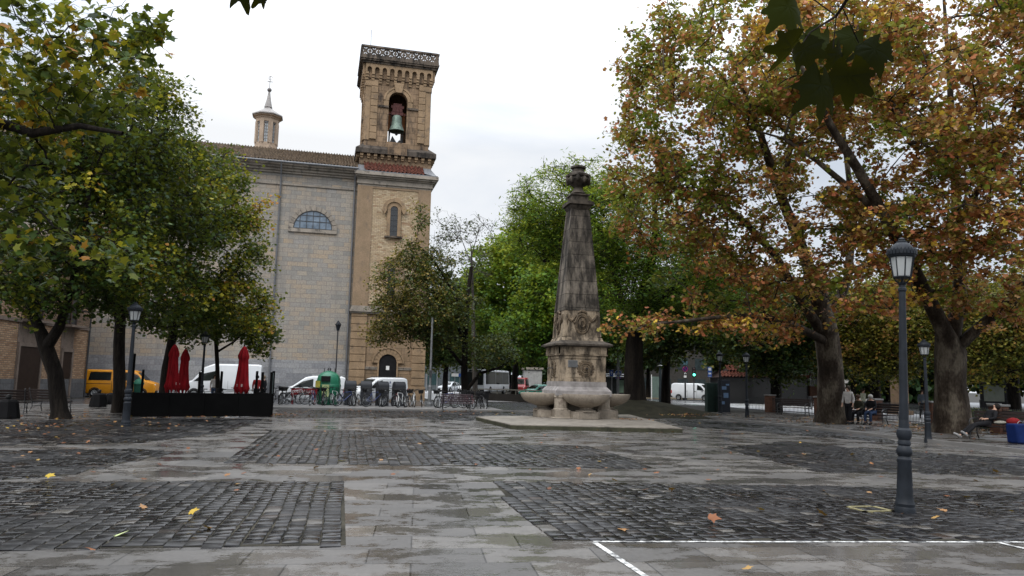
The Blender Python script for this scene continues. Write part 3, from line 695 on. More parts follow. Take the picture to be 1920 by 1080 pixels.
for (a, b) in ((5.9, 7.5), (1.9, 3.3)):
    wv = thing('balcony_window', None, None); wv.parent = bl
    g = MB(); g.box(a, .0, 4.85, b, .05, 7.1); g.build('pane', m_glass, wv)
    g = MB(); g.box(a-.12, 0, 4.8, a, .1, 7.2); g.box(b, 0, 4.8, b+.12, .1, 7.2); g.box(a-.12, 0, 7.1, b+.12, .1, 7.25); g.box((a+b)/2-.04, 0, 4.85, (a+b)/2+.04, .09, 7.1); g.build('frame', M('window_wood', (.07, .04, .03), .6), wv)
    g = MB(); g.box(a-.4, .1, 4.6, b+.4, .75, 4.74); g.build('balcony_slab', m_conc, wv)
    g = MB(); g.tube([(a-.35, .1, 5.75), (a-.35, .7, 5.75), (b+.35, .7, 5.75), (b+.35, .1, 5.75)], .025, 6)
    for i in range(20): xx = a-.35+(b-a+.7)*i/19; g.tube([(xx, .7, 4.74), (xx, .7, 5.75)], .012, 4)
    g.build('railing', m_iron, wv)
g = MB(); g.tube([(.05, .1, 0), (.05, .1, 9.6)], .06, 8); g.build('drainpipe', m_iron, bl)
g = MB(); g.box(4.3, .06, 0, 4.42, .14, 1.3); g.tube([(4.4, .1, 0), (4.4, .1, 4.5)], .05, 8); g.build('drainpipe', m_iron, bl)

# ================================================================== FOUNTAIN
m_f1 = stone('fountain_pale', (.36, .285, .20), (.045, .037, .03), .72, zs=.4, light=(.43, .35, .26))
m_f2 = stone('fountain_shaft', (.185, .16, .135), (.032, .029, .026), .78, zs=.3, courses=(1.3, .62), light=(.26, .225, .185))
m_f3 = stone('fountain_basin', (.31, .265, .215), (.12, .09, .07), .22, zs=.8, light=(.38, .33, .27))
m_f4 = stone('fountain_dark', (.10, .085, .07), (.025, .022, .02), .6, zs=.6)
FC = gp(1079, 789); FC.z = 0
plat = MB(); pc = [gp(893, 785), gp(960, 803), gp(1278, 810), gp(1186, 781)]
pz = .17; pc = [gp(893, 781, pz), gp(958, 796, pz), gp(1279, 803, pz), gp(1180, 777, pz)]
plat.add([(p.x, p.y, 0) for p in pc]+[(p.x, p.y, pz) for p in pc], [(4, 5, 6, 7), (0, 1, 5, 4), (1, 2, 6, 5), (2, 3, 7, 6), (3, 0, 4, 7)])
tag(plat.build('fountain_platform', stone('platform_stone', (.24, .215, .185), (.09, .08, .07), .4, rough=.45, zs=1, courses=None)), 'low pale stone step carrying the obelisk fountain', 'platform')
pe = MB()
for i_, (p, q) in enumerate(zip(pc, pc[1:]+pc[:1])):
    d_ = (q-p).normalized(); n_ = Vector((d_.y, -d_.x, 0))*.012; e_ = d_*.012; pe.add([(p.x-e_.x, p.y-e_.y, 0), (q.x+e_.x, q.y+e_.y, 0), (q.x+n_.x+e_.x, q.y+n_.y+e_.y, 0), (p.x+n_.x-e_.x, p.y+n_.y-e_.y, 0)]+[(p.x-e_.x, p.y-e_.y, pz-.03), (q.x+e_.x, q.y+e_.y, pz-.03), (q.x+n_.x+e_.x, q.y+n_.y+e_.y, pz-.03), (p.x+n_.x-e_.x, p.y+n_.y-e_.y, pz-.03)], [(0, 1, 2, 3), (4, 5, 6, 7), (0, 1, 5, 4), (1, 2, 6, 5), (2, 3, 7, 6), (3, 0, 4, 7)])
pe.build('dark_edge', stone('dark_edge_stone', (.055, .055, .035), (.02, .02, .015), .5), bpy.data.objects['fountain_platform'])  # strip round the sides of the step, darker and greener than its top
ft = thing('obelisk_fountain', 'weathered stone obelisk fountain topped by an urn, with round basins at its foot', 'fountain', (FC.x, FC.y, pz), 0)
B_ = pz
def sq(g, h, z0, z1, h1=None): h1 = h if h1 is None else h1; g.frus(-h, -h, h, h, z0-B_, -h1, -h1, h1, h1, z1-B_); return g
g = MB(); sq(g, 1.5, .17, .22)
for a in range(4):
    g.M = Matrix.Rotation(PI/2*a, 4, 'Z')
    g.box(-1.32, -1.32, 0, -.62, -.62, .42); g.prism([(-.45, -1.9), (.45, -1.9), (.62, -1.7), (.62, -1.3), (-.62, -1.3), (-.62, -1.7)], 0, .36, 'z')
g.islands('foot_block', m_f3, ft, eps=-.02, bevel=.03)
g = MB(); 
for a in range(4):
    g.M = Matrix.Rotation(PI/2*a, 4, 'Z')
    g.lathe([(.36, .42), (.36, .46), (.31, .5), (.31, 1.02), (.35, 1.06), (.35, 1.18)], 24, (-.98, -.98, 0), mod=lambda an, k: 1-.05*(math.sin(an*12) > 0))
g.islands('fluted_column', m_f3, ft); g = MB(); sq(g, .72, .3, 1.25); g.build('core', m_f3, ft)
g = MB()
for a in range(4):
    g.M = Matrix.Rotation(PI/2*a, 4, 'Z')
    g.lathe([(.46, .36), (.46, .42), (.34, .46), (.26, .50), (.26, .56), (.40, .62), (.66, .72), (.88, .86), (.99, 1.02), (1.04, 1.16), (1.04, 1.25), (.93, 1.25), (.82, 1.12), (.3, 1.0), (.02, .98)], 32, (0, -1.54, 0))
g.islands('basin', m_f3, ft, eps=-.05, smooth=True, ang=50)
g = MB(); sq(g, 1.26, 1.15+B_, 1.42); sq(g, 1.28, 1.32, 1.55); sq(g, 1.28, 1.55, 1.72, 1.12); sq(g, 1.10, 1.72, 1.95); g.build('plinth', M('plinth_grey', (.25, .235, .23), .8, .3, 3., bmp=.3), ft)
g = MB(); sq(g, 1.04, 1.95, 3.25)
for a in range(4):   # raised panel border and corner pilasters
    g.M = Matrix.Rotation(PI/2*a, 4, 'Z')
    for (x0, x1, z0, z1) in ((-1.07, -.84, 1.95, 3.25), (.84, 1.07, 1.95, 3.25), (-.84, .84, 1.95, 2.08), (-.84, .84, 3.10, 3.25)): g.box(x0, -1.075, z0-B_, x1, -1.03, z1-B_)
    g.box(-.62, -1.06, 2.16-B_, .62, -1.035, 3.02-B_)
g.build('pedestal', m_f1, ft)
g = MB(); sq(g, 1.14, 3.25, 3.33); sq(g, 1.10, 3.33, 3.78)
for a in range(4):
    g.M = Matrix.Rotation(PI/2*a, 4, 'Z'); g.box(-1.15, -1.15, 3.33-B_, -.8, -1.09, 3.78-B_); g.box(.8, -1.15, 3.33-B_, 1.15, -1.09, 3.78-B_); g.box(-.22, -1.14, 3.3-B_, .22, -1.09, 3.78-B_)
g.build('frieze', m_f1, ft)
g = MB(); sq(g, 1.2, 3.78, 3.84); sq(g, 1.33, 3.84, 3.93); sq(g, 1.33, 3.93, 4.12, .98); g.build('pedestal_cornice', m_f4, ft)
g = MB(); sq(g, .98, 4.12, 4.26, .92); sq(g, .88, 4.26, 5.45, .80)
for a in range(4): g.M = Matrix.Rotation(PI/2*a, 4, 'Z'); g.frus(-.9, -.905, -.74, -.75, 4.3-B_, -.83, -.835, -.69, -.69, 5.42-B_); g.frus(.74, -.905, .9, -.75, 4.3-B_, .69, -.835, .83, -.69, 5.42-B_)
g.build('second_stage', m_f1, ft)
g = MB(); sq(g, .82, 5.45, 9.75, .42)
for a in range(4):
    g.M = Matrix.Rotation(PI/2*a, 4, 'Z')
    for s_ in (-1, 1):
        lo = sorted((s_*.84, s_*.63)); hi = sorted((s_*.44, s_*.30)); g.frus(lo[0], -.85, lo[1], -.7, 5.45-B_, hi[0], -.445, hi[1], -.36, 9.75-B_)
g.build('shaft', m_f2, ft)
g = MB(); sq(g, .44, 9.75, 9.85, .5); sq(g, .5, 9.85, 9.95); sq(g, .60, 9.95, 10.08); sq(g, .5, 10.08, 10.14); sq(g, .40, 10.14, 10.36); sq(g, .46, 10.36, 10.42); g.build('capital', m_f4, ft)
g = MB(); g.lathe([(.22, 10.25), (.36, 10.30), (.24, 10.40), (.20, 10.46), (.26, 10.52), (.44, 10.58), (.53, 10.68), (.50, 10.74), (.58, 10.77), (.58, 10.83), (.42, 10.87), (.30, 10.93), (.28, 11.0), (.36, 11.03), (.36, 11.08), (.22, 11.12), (.20, 11.20), (.01, 11.22)], 24, mod=lambda an, k: 1+(.08*math.cos(an*6) if 4 <= k <= 8 else 0))
for i in range(10): a = 2*PI*i/10; g.sph((.5*math.cos(a), .5*math.sin(a), 10.66+.05*(i % 2)), .11, 8, 5)
g.build('urn', m_f4, ft, smooth=True)
# carved medallions
def relief_oval(g, y, zc, rx, rz):
    for k, (f, t) in enumerate(((1., .055), (.80, .03))):
        pts = [(rx*f*math.cos(2*PI*i/28), y-.03*k, zc+rz*f*math.sin(2*PI*i/28)) for i in range(29)]; g.tube(pts, t, 6)
    g.M = g.M @ Matrix.Translation((0, 0, 0)); g.sph((0, y+.02, zc), 1., 16, 8, sz=rz*.72, sx=rx*.72, sy=.07)
m_rel = stone('carving_stone', (.17, .13, .09), (.035, .03, .025), .6, s=3.)
g = MB()
for a in range(4):
    g.M = Matrix.Rotation(PI/2*a, 4, 'Z') @ Matrix.Translation((0, -.855, 0)) @ Matrix.Rotation(R_(-3.8), 4, 'X') @ Matrix.Translation((0, 0, 0))
    zc = 4.86-B_; g.M = Matrix.Rotation(PI/2*a, 4, 'Z'); y = -.86
    relief_oval(g, y, zc, .31, .42)
    for k in range(5): th = 2*PI*k/5; g.tube([(.10*math.cos(th+t_), y-.085, zc+.14*math.sin(th+t_)) for t_ in (0, .5, 1.)], .03, 5)
    for s_ in (-1, 1):   # garlands, side volutes and tassels
        g.tube([(s_*x_, y+.01, z_+zc) for x_, z_ in ((.30, .36), (.40, .20), (.50, .14), (.60, .22), (.68, .36))], [.06, .08, .09, .07, .05], 6)
        g.tube([(s_*x_, y+.01, z_+zc) for x_, z_ in ((.70, .40), (.71, .15), (.70, -.05))], [.06, .045, .02], 6)
        for k in range(4): g.tube([(s_*.18, y+.02, zc-.40), (s_*(.38+.05*k), y+.02, zc-.50+.11*k)], [.03, .015], 5)
        g.sph((s_*.36, y, zc+.06), .07, 8, 5)
    g.tube([(-.2, y, zc+.46), (-.1, y-.03, zc+.54), (.1, y-.03, zc+.54), (.2, y, zc+.46)], .05, 6); g.sph((0, y, zc+.56), .07, 8, 5)
g.islands('shield_carving', m_rel, ft, eps=.05, smooth=True)
g = MB()
for a in range(4):
    g.M = Matrix.Rotation(PI/2*a, 4, 'Z'); zc = 2.60-B_; y = -1.06; cx = .0 if a else .12
    for rr, tt in ((.34, .035), (.27, .04), (.16, .035)):
        g.torus((cx, y-.02, zc), rr, tt, 28, 6, 'y')
    for i in range(16): th = 2*PI*i/16; g.sph((cx+.38*math.cos(th), y, zc+.38*math.sin(th)), .055, 6, 4)
    g.sph((cx, y, zc), .14, 10, 6, sy=.5)
g.islands('rosette', m_rel, ft, smooth=True)
g = MB(); 
for a in range(4): g.M = Matrix.Rotation(PI/2*a, 4, 'Z'); g.tube([(.12 if a == 0 else 0, -1.05, 2.43), (.12 if a == 0 else 0, -1.3, 2.45), (.12 if a == 0 else 0, -1.36, 2.41)], .025, 8)
g.islands('spout', m_iron, ft, smooth=True)
g = MB(); g.box(-.70, -1.09, 2.66-B_, -.26, -1.055, 3.0-B_); pq = g.build('plaque', M('plaque_grey', (.15, .155, .16), .5), ft)
g = MB()
for i in range(5): 
    z = 2.95-B_-i*.062
    xx = -.67
    rr = random.Random(i)
    while xx < -.32: wl = rr.uniform(.02, .06); g.box(xx, -1.093, z-.016, xx+wl, -1.089, z+.012); xx += wl+.015
g.build('plaque_lettering', m_iron, pq)
g = MB(); g.box(-.50, -1.075, 2.36-B_, -.26, -1.05, 2.60-B_); g.build('inset_stone', m_f1, ft)

_a = [0, .17, 1.42, 1.95, 3.25, 3.78, 4.12, 5.45, 9.75, 10.42, 11.28]; _b = [0, .17, 1.24, 1.78, 2.95, 3.33, 3.62, 5.0, 9.8, 10.55, 12.0]
def _rez(o):
    if o.type == 'MESH':
        for v in o.data.vertices: v.co.z = float(np.interp(v.co.z+B_, _a, _b))-B_
    for c in o.children: _rez(c)
_rez(ft)
for c in ft.children:
    if c.name.startswith('urn'):
        for v in c.data.vertices: v.co.x *= 1.02; v.co.y *= 1.02
# ================================================================== TREES
def poly_fan(outline, ctr=(0, .42), cz=.0, tip=-.12):
    V = [(ctr[0], ctr[1], cz)]+[(p[0], p[1], tip*abs(p[0])*1.2+tip*max(0, p[1]-.5)) for p in outline]; n = len(outline)
    return np.array(V), np.array([(0, 1+i, 1+(i+1) % n) for i in range(n)])
half = [(.16, -.06), (.46, .06), (.34, .24), (.62, .52), (.30, .55), (.20, .66)]
LEAF_L = poly_fan([(0, 0)]+half+[(0, 1.05)]+[(-x, y) for x, y in half[::-1]])
LEAF_M = poly_fan([(0, 0), (.44, .10), (.24, .36), (.52, .62), (0, 1.), (-.52, .62), (-.24, .36), (-.44, .10)])
LEAF_S = (np.array([(0, 0, 0), (.42, .45, -.08), (0, 1., -.05), (-.42, .45, -.08)]), np.array([(0, 1, 2), (0, 2, 3)]))
LEAF_F = (np.array([(0, 0, 0), (.2, .5, -.05), (0, 1.4, -.1), (-.2, .5, -.05)]), np.array([(0, 1, 2), (0, 2, 3)]))

def leaf_arrays(pos, size, tmpl, rg, up=.7, droop=.3):
    n = len(pos); V, Fc = tmpl; k = len(V)
    nrm = rg.normal(size=(n, 3)); nrm[:, 2] = np.abs(nrm[:, 2])*.6+up; nrm /= np.linalg.norm(nrm, axis=1)[:, None]
    d = rg.normal(size=(n, 3)); d[:, 2] -= droop; d -= nrm*(d*nrm).sum(1)[:, None]; d /= np.linalg.norm(d, axis=1)[:, None]+1e-9
    s = np.cross(d, nrm)
    P = pos[:, None, :]+size[:, None, None]*(V[None, :, 0, None]*s[:, None, :]+V[None, :, 1, None]*d[:, None, :]+V[None, :, 2, None]*nrm[:, None, :])
    Fa = (Fc[None]+(np.arange(n)*k)[:, None, None]).reshape(-1, 3)
    return P.reshape(-1, 3), Fa

def grow(limbs, targets, step, rng, rtip=.014, expo=2.3, lift=.12, wob=.1):
    P = []; par = []; RR = []
    for li, limb in enumerate(limbs):
        pts = [np.array(q[:3], float) for q in limb]; rs = [q[3] for q in limb]
        if li == 0: prev = -1
        else:
            D = np.linalg.norm(np.array(P)-pts[0], axis=1); prev = int(D.argmin())
        first = True
        for a in range(len(pts)-1):
            d = np.linalg.norm(pts[a+1]-pts[a]); m = max(1, int(d/step))
            for k in range(0 if first else 1, m+1):
                f = k/m; p = pts[a]*(1-f)+pts[a+1]*f+(rng.normal(size=3)*wob*.25*rs[a] if 0 < k < m else 0)
                P.append(p); par.append(prev); RR.append(rs[a]*(1-f)+rs[a+1]*f); prev = len(P)-1
            first = False
    n0 = len(P)
    if len(targets):
        T = np.array(targets); base = np.array(P)
        dd = np.array([np.linalg.norm(base-t, axis=1).min() for t in T]); order = dd.argsort()
        cap = n0+len(T)*14; A = np.zeros((cap, 3)); A[:n0] = base; n = n0; ends = []
        ctr = base[0]
        for ti in order:
            t = T[ti]; D = np.linalg.norm(A[:n]-t, axis=1); cost = D+.35*np.maximum(0, A[:n, 2]-t[2]); cost[:3] += 3
            j = int(cost.argmin()); d = D[j]
            if d < step*.5: ends.append((ti, j)); continue
            m = max(1, min(12, int(math.ceil(d/step)))); mid = (A[j]+t)/2+rng.normal(size=3)*wob*d+np.array([0, 0, lift*d]); prev = j
            for k in range(1, m+1):
                f = k/m; p = (1-f)**2*A[j]+2*f*(1-f)*mid+f*f*t
                A[n] = p; par.append(prev); RR.append(0.); prev = n; n += 1
            ends.append((ti, prev))
        P = A[:n]
    else: P = np.array(P); n = len(P)
    r = np.zeros(n); par = np.array(par); acc = np.zeros(n); haschild = np.zeros(n, bool)
    for i in range(n-1, -1, -1):
        r[i] = rtip if acc[i] == 0 else acc[i]**(1/expo)
        if i < n0 : r[i] = RR[i]
        if par[i] >= 0: acc[par[i]] += r[i]**expo
    return P, par, r, n0

def wood_mesh(P, par, r, sides=6, flare=None):
    n = len(P); kids = [[] for _ in range(n)]
    for i in range(n):
        if par[i] >= 0: kids[par[i]].append(i)
    Vs = []; Fs = []; cnt = 0; stack = [(0, -1)]; ang = np.arange(sides)*2*PI/sides; ca, sa = np.cos(ang), np.sin(ang)
    while stack:
        s, parent = stack.pop(); chain = ([parent] if parent >= 0 else [])+[s]; cur = s
        while kids[cur]:
            ks_ = sorted(kids[cur], key=lambda q: -r[q]); nxt = ks_[0]
            for o in ks_[1:]: stack.append((o, cur))
            chain.append(nxt); cur = nxt
        pts = P[chain]; rr = r[chain].copy()
        if parent >= 0: rr[0] = min(rr[0], rr[1]*1.25)
        m = len(pts)
        if m < 2: continue
        t = np.zeros_like(pts); t[1:-1] = pts[2:]-pts[:-2]; t[0] = pts[1]-pts[0]; t[-1] = pts[-1]-pts[-2]
        t /= np.linalg.norm(t, axis=1)[:, None]+1e-9
        up = np.array([1., 0, 0]) if abs(t[0][2]) > .8 else np.array([0, 0, 1.])
        for k in range(m):
            a = np.cross(t[k], up); a /= np.linalg.norm(a)+1e-9; up = np.cross(a, t[k])
            ring = pts[k]+rr[k]*(ca[:, None]*a+sa[:, None]*up)
            Vs.append(ring)
            if k:
                b0 = cnt-sides
                for q in range(sides):
                    w_ = (q+1) % sides; Fs.append((b0+q, b0+w_, cnt+w_, cnt+q))
            cnt += sides
    return np.concatenate(Vs), np.array(Fs)

def _rp(p):
    v = [p[0], p[1], p[2]-H]; z = sum(v[i]*f0[i] for i in range(3)); return 960+F*sum(v[i]*RX[i] for i in range(3))/z, 540-F*sum(v[i]*UX[i] for i in range(3))/z
def thin(lobes_out, holes):     # thinner places in a crown: drop clumps round the given spots
    res = []
    for p in lobes_out:
        x, y = _rp(p); k = 1.
        for hx, hy, hr, q in holes:
            if ((x-hx)**2+(y-hy)**2)**.5 < hr: k = min(k, q)
        if rnd.random() < k: res.append(p)
    return res
HOLES = [(1330, 290, 60, .4), (1280, 250, 50, .55), (1560, 330, 90, .45), (1500, 370, 60, .45), (1420, 420, 60, .6), (1480, 250, 60, .5), (1620, 250, 50, .6), (1700, 300, 50, .5), (1760, 60, 60, .5), (1700, 520, 40, .5), (1880, 60, 60, .6), (1560, 470, 50, .5), (1600, 50, 50, .6)]
def sample_lobes(lobes, n, rng, shell=.45):
    w_ = np.array([l[1][0]*l[1][1]*l[1][2] for l in lobes])**.75; w_ /= w_.sum(); out_ = []
    for i in range(n):
        l = lobes[rng.choice(len(lobes), p=w_)]; d = rng.normal(size=3); d /= np.linalg.norm(d); q = rng.random()**(1/3.)
        q = shell+(1-shell)*q if rng.random() < .65 else q
        out_.append(np.array(l[0])+d*q*np.array(l[1]))
    return out_

def tree(name, label, base, limbs, lobes, ncl, per, lsize, tmpl, lmat, bmat, seed=1, crad=.8, flat=.55, step=.7, rtip=.016, tint=None, twigs=4, shell=.45,
         sides=7, group=None, up=.7, droop=.3, cat='tree', extra=None, minz=None, expo=2.3, tvar=.11):
    """limbs / lobes are given in world coordinates; the tree stands at base"""
    rng = np.random.default_rng(seed); b = np.array(base, float); rt = thing(name, label, cat, tuple(base), 0, group)
    T = sample_lobes(lobes, ncl, rng, shell)
    if minz: T = [t for t in T if t[2] > minz]
    if name == 'plane_tree': T = thin(T, HOLES)
    if extra: T += [np.array(e) for e in extra]
    T = [t-b for t in T]; lb = [[(q[0]-b[0], q[1]-b[1], q[2]-b[2], q[3]) for q in l] for l in limbs]
    P, par, r, n0 = grow(lb, T, step, rng, rtip, expo)
    # twigs
    P2 = list(P); par2 = list(par); r2 = list(r); LP = []; LT = []
    A = P; Tn = np.array(T)
    for ti, t in enumerate(Tn):
        j = int(np.linalg.norm(A-t, axis=1).argmin()); ct = tint(t+b, rng) if tint else rng.random()
        for q in range(twigs):
            d = rng.normal(size=3)*np.array([1, 1, flat]); d /= np.linalg.norm(d)+1e-9; ln = crad*rng.uniform(.55, 1.15)
            p1 = A[j]+d*ln*.55+rng.normal(size=3)*.08*crad; p2 = A[j]+d*ln+np.array([0, 0, -.12*ln])
            i1 = len(P2); P2.append(p1); par2.append(j); r2.append(rtip*.55); P2.append(p2); par2.append(i1); r2.append(rtip*.25)
            pz_ = per(t+b) if callable(per) else per; m = max(1, int(pz_/twigs*rng.uniform(.5, 1.5))); f = rng.random((m, 1))**.7
            pos = A[j]+(p2-A[j])*f*1.05+rng.normal(size=(m, 3))*crad*.20*np.array([1, 1, .8]); LP.append(pos); LT.append(np.clip(ct+rng.normal(size=m)*tvar, 0, 1))
    V, Fq = wood_mesh(np.array(P2), np.array(par2), np.array(r2), sides)
    tr = fastmesh('trunk', V, Fq, bmat, rt, smooth=True, nper=4)
    LP = np.concatenate(LP); LT = np.concatenate(LT)
    sz = lsize*rng.uniform(.6, 1.25, len(LP)); V, Fc = leaf_arrays(LP, sz, tmpl, rng, up, droop)
    fastmesh('crown', V, Fc, lmat, rt, tint=np.repeat(LT, len(tmpl[1])))
    return rt
def LB(px, py, dist, rx, ry, rd):   # lobe seen round a pixel at a distance; rx, ry in pixels, rd in metres
    p = at(px, py, dist); k = dist/F; return (tuple(p), (rx*k, rd, ry*k))
def LM(*pts): return [tuple(at(a, b, c))+(r,) for a, b, c, r in pts]

m_plane = leafmat('plane_leaves', [(0, (.075, .13, .018)), (.22, (.18, .21, .030)), (.42, (.29, .24, .055)), (.50, (.17, .075, .028)), (.62, (.32, .095, .040)), (.75, (.42, .155, .070)), (.87, (.55, .33, .17)), (1., (.66, .44, .06))], .40)
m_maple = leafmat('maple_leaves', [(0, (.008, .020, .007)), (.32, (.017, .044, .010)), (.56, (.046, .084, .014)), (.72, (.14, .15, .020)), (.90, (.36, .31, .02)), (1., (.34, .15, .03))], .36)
m_midleaf = leafmat('dusty_maple_leaves', [(0, (.014, .030, .010)), (.45, (.030, .052, .016)), (.75, (.060, .080, .022)), (.92, (.14, .10, .028)), (1., (.24, .18, .05))], .28)
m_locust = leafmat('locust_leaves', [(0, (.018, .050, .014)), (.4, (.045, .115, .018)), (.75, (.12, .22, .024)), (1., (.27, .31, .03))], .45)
m_darkleaf = leafmat('dark_leaves', [(0, (.012, .030, .012)), (.5, (.022, .050, .015)), (.85, (.05, .075, .016)), (1., (.12, .10, .02))], .25)
m_yelleaf = leafmat('olive_leaves', [(0, (.040, .055, .012)), (.4, (.085, .095, .016)), (.75, (.17, .145, .02)), (1., (.24, .11, .03))], .32)
b_plane = bark('plane_bark', (.026, .019, .014), (.052, .040, .030), (.125, .105, .080), 1.9)
b_dark = bark('dark_bark', (.010, .008, .007), (.016, .013, .011), (.026, .021, .017), 3., False)
b_grey = bark('grey_bark', (.05, .045, .04), (.08, .07, .062), (.11, .10, .085), 3., False)

# ---- two big plane trees on the right
def tint_plane(p, rng):
    # yellower and greener towards the upper left of the crown, redder low and right
    s = (p[2]-8)/12.-(p[0]-16)/18.
    return float(np.clip(.50-.20*s+rng.normal()*.17, 0, 1))
b1 = gp(1560, 792); D1_ = 35.5
lim1 = [LM((1562, 795, 35.4, .95), (1560, 770, 35.4, .68), (1557, 690, 35.4, .57), (1548, 620, 35.4, .56), (1535, 560, 35.2, .45), (1515, 500, 35, .36), (1490, 430, 34.7, .33), (1465, 370, 34.4, .29), (1445, 310, 34, .25), (1425, 250, 33.6, .20), (1395, 170, 33, .13), (1370, 100, 32.5, .07)),
        LM((1552, 640, 35.4, .40), (1500, 560, 34.6, .30), (1455, 480, 33.6, .24), (1400, 420, 32.5, .19), (1340, 370, 31.4, .13), (1270, 330, 30.5, .07)),
        LM((1468, 380, 34.4, .24), (1478, 300, 35, .20), (1492, 200, 36, .15), (1500, 80, 37, .1), (1505, -60, 38, .05)),
        LM((1550, 620, 35.6, .42), (1590, 520, 36.6, .3), (1600, 400, 38, .24), (1585, 280, 39, .18), (1570, 150, 40, .11), (1560, 0, 41, .05)),
        LM((1548, 640, 35.2, .3), (1470, 600, 33, .2), (1390, 590, 31, .14), (1300, 600, 29.5, .09), (1210, 610, 28.6, .05)),
        LM((1425, 250, 33.6, .15), (1350, 230, 32, .1), (1280, 190, 31, .06))]
lob1 = [LB(1290, 210, 31, 130, 170, 4.0), LB(1420, 90, 33, 190, 170, 5.), LB(1250, 360, 31, 115, 110, 3.2), LB(1380, 330, 32, 150, 140, 4.5), LB(1500, 440, 33, 150, 90, 4.), LB(1560, 120, 36, 150, 160, 5.),
        LB(1370, 500, 31.5, 130, 80, 3.2), LB(1440, 240, 32, 120, 60, 3.), LB(1310, 590, 30, 120, 42, 2.0), LB(1190, 600, 28.6, 62, 26, 1.0), LB(1420, 600, 31.5, 110, 48, 2.2), LB(1500, 560, 32, 110, 60, 2.5), LB(1560, 300, 35, 110, 120, 4.), LB(1200, 300, 31, 60, 90, 2.0), LB(1235, 80, 32, 70, 90, 2.5)]
slim = lambda L_, k: [L_[0]]+[[(a, b, c, r*k) for a, b, c, r in l] for l in L_[1:]]
lim1 = slim(lim1, .72)
lim1[0] = [(a, b, c, r if i < 5 else r*.78) for i, (a, b, c, r) in enumerate(lim1[0])]
tree('plane_tree', 'large autumn plane tree with flaking trunk, left one of the two planes', b1, lim1, lob1, 900, 62, .165, LEAF_M, m_plane, b_plane, 11, .78, .5, .8, .018, tint_plane, 5, .4, 8, 'autumn plane trees', tvar=.19)
b2 = gp(1785, 812)
lim2 = [LM((1790, 815, 29, .95), (1786, 790, 29, .68), (1782, 720, 29, .54), (1782, 660, 29, .56), (1770, 620, 28.8, .42), (1740, 560, 28.4, .36), (1700, 480, 27.8, .31), (1655, 400, 27, .27), (1610, 320, 26.2, .23), (1560, 240, 25.4, .17), (1520, 160, 24.8, .11), (1480, 80, 24.4, .06)),
        LM((1650, 400, 27, .2), (1590, 350, 27.5, .16), (1530, 300, 28, .13), (1470, 260, 28.6, .09), (1400, 240, 29, .05)),
        LM((1782, 650, 29, .42), (1800, 560, 29.5, .33), (1795, 440, 30, .27), (1790, 300, 30.4, .21), (1780, 150, 31, .14), (1770, 0, 31.5, .08), (1765, -120, 32, .05)),
        LM((1785, 660, 29, .34), (1840, 610, 28.5, .26), (1900, 560, 28, .22), (1970, 480, 27.5, .16), (2060, 380, 27, .1)),
        LM((1700, 480, 27.8, .2), (1712, 360, 27, .17), (1700, 220, 26, .12), (1690, 80, 25.4, .07)),
        LM((1560, 240, 25.4, .11), (1600, 160, 25, .1), (1640, 60, 24.6, .06)), LM((1795, 420, 30, .18), (1850, 330, 29, .15), (1900, 210, 28.5, .11), (1930, 90, 28, .07))]
lob2 = [LB(1640, 180, 26, 160, 170, 4.2), LB(1800, 160, 28, 170, 190, 5.), LB(1740, 390, 27, 150, 110, 3.8), LB(1880, 330, 27, 120, 150, 4.), LB(1600, 430, 27.5, 110, 90, 3.), LB(1830, 500, 27, 130, 70, 3.), LB(1960, 150, 28, 120, 200, 4.), LB(1500, 100, 27, 110, 130, 3.5),
        LB(1630, 540, 28, 100, 55, 2.4), LB(1720, 20, 27, 230, 110, 4.), LB(1900, 560, 27, 70, 50, 2.5)]
lim2 = slim(lim2, .75); lim2[0] = [(a, b, c, r if i < 4 else r*.75) for i, (a, b, c, r) in enumerate(lim2[0])]
tree('plane_tree', 'broad autumn plane tree with thick low fork, right of the nearest lamp', b2, lim2, lob2, 830, 62, .165, LEAF_M, m_plane, b_plane, 12, .70, .5, .75, .018, lambda p, rng: float(np.clip(.58+rng.normal()*.18, 0, 1)), 5, .4, 8, 'autumn plane trees', tvar=.19)

# ---- left maples
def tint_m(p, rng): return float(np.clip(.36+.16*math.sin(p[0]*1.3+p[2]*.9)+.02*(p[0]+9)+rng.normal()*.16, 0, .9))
bA = gp(112, 786)
limA = [LM((114, 788, 27.5, .42), (112, 770, 27.5, .30), (104, 700, 27.5, .27), (88, 655, 27.5, .27), (78, 625, 27.6, .22), (62, 590, 27.8, .16), (40, 540, 28, .12), (20, 470, 28.4, .08)),
        LM((88, 650, 27.5, .22), (112, 612, 27.2, .18), (122, 580, 27, .15), (140, 520, 26.6, .12), (160, 430, 26, .1), (170, 330, 25.5, .06)), LM((122, 580, 27, .12), (180, 530, 26, .1), (240, 490, 25, .06))]
lobA = [LB(60, 420, 26.5, 130, 120, 3.2), LB(180, 400, 26.5, 120, 130, 3.4), LB(60, 260, 26, 130, 110, 3.2), LB(190, 250, 27, 130, 100, 3.5), LB(140, 540, 26, 130, 50, 2.6), LB(20, 530, 27, 70, 55, 2.5), LB(240, 470, 25.5, 70, 60, 2.2)]
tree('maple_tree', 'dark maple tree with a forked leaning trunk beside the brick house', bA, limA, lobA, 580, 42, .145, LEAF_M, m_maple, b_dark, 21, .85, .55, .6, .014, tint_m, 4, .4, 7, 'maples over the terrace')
bB = gp(222, 775)
limB = [LM((223, 777, 32.5, .34), (224, 740, 32.5, .26), (224, 640, 32.5, .24), (226, 600, 32.5, .22), (236, 520, 32.3, .17), (250, 420, 32, .12), (262, 320, 31.6, .07)), LM((225, 610, 32.5, .16), (200, 520, 32.6, .12), (180, 440, 33, .08)), LM((226, 600, 32.5, .15), (290, 520, 32, .1), (340, 440, 31.5, .06))]
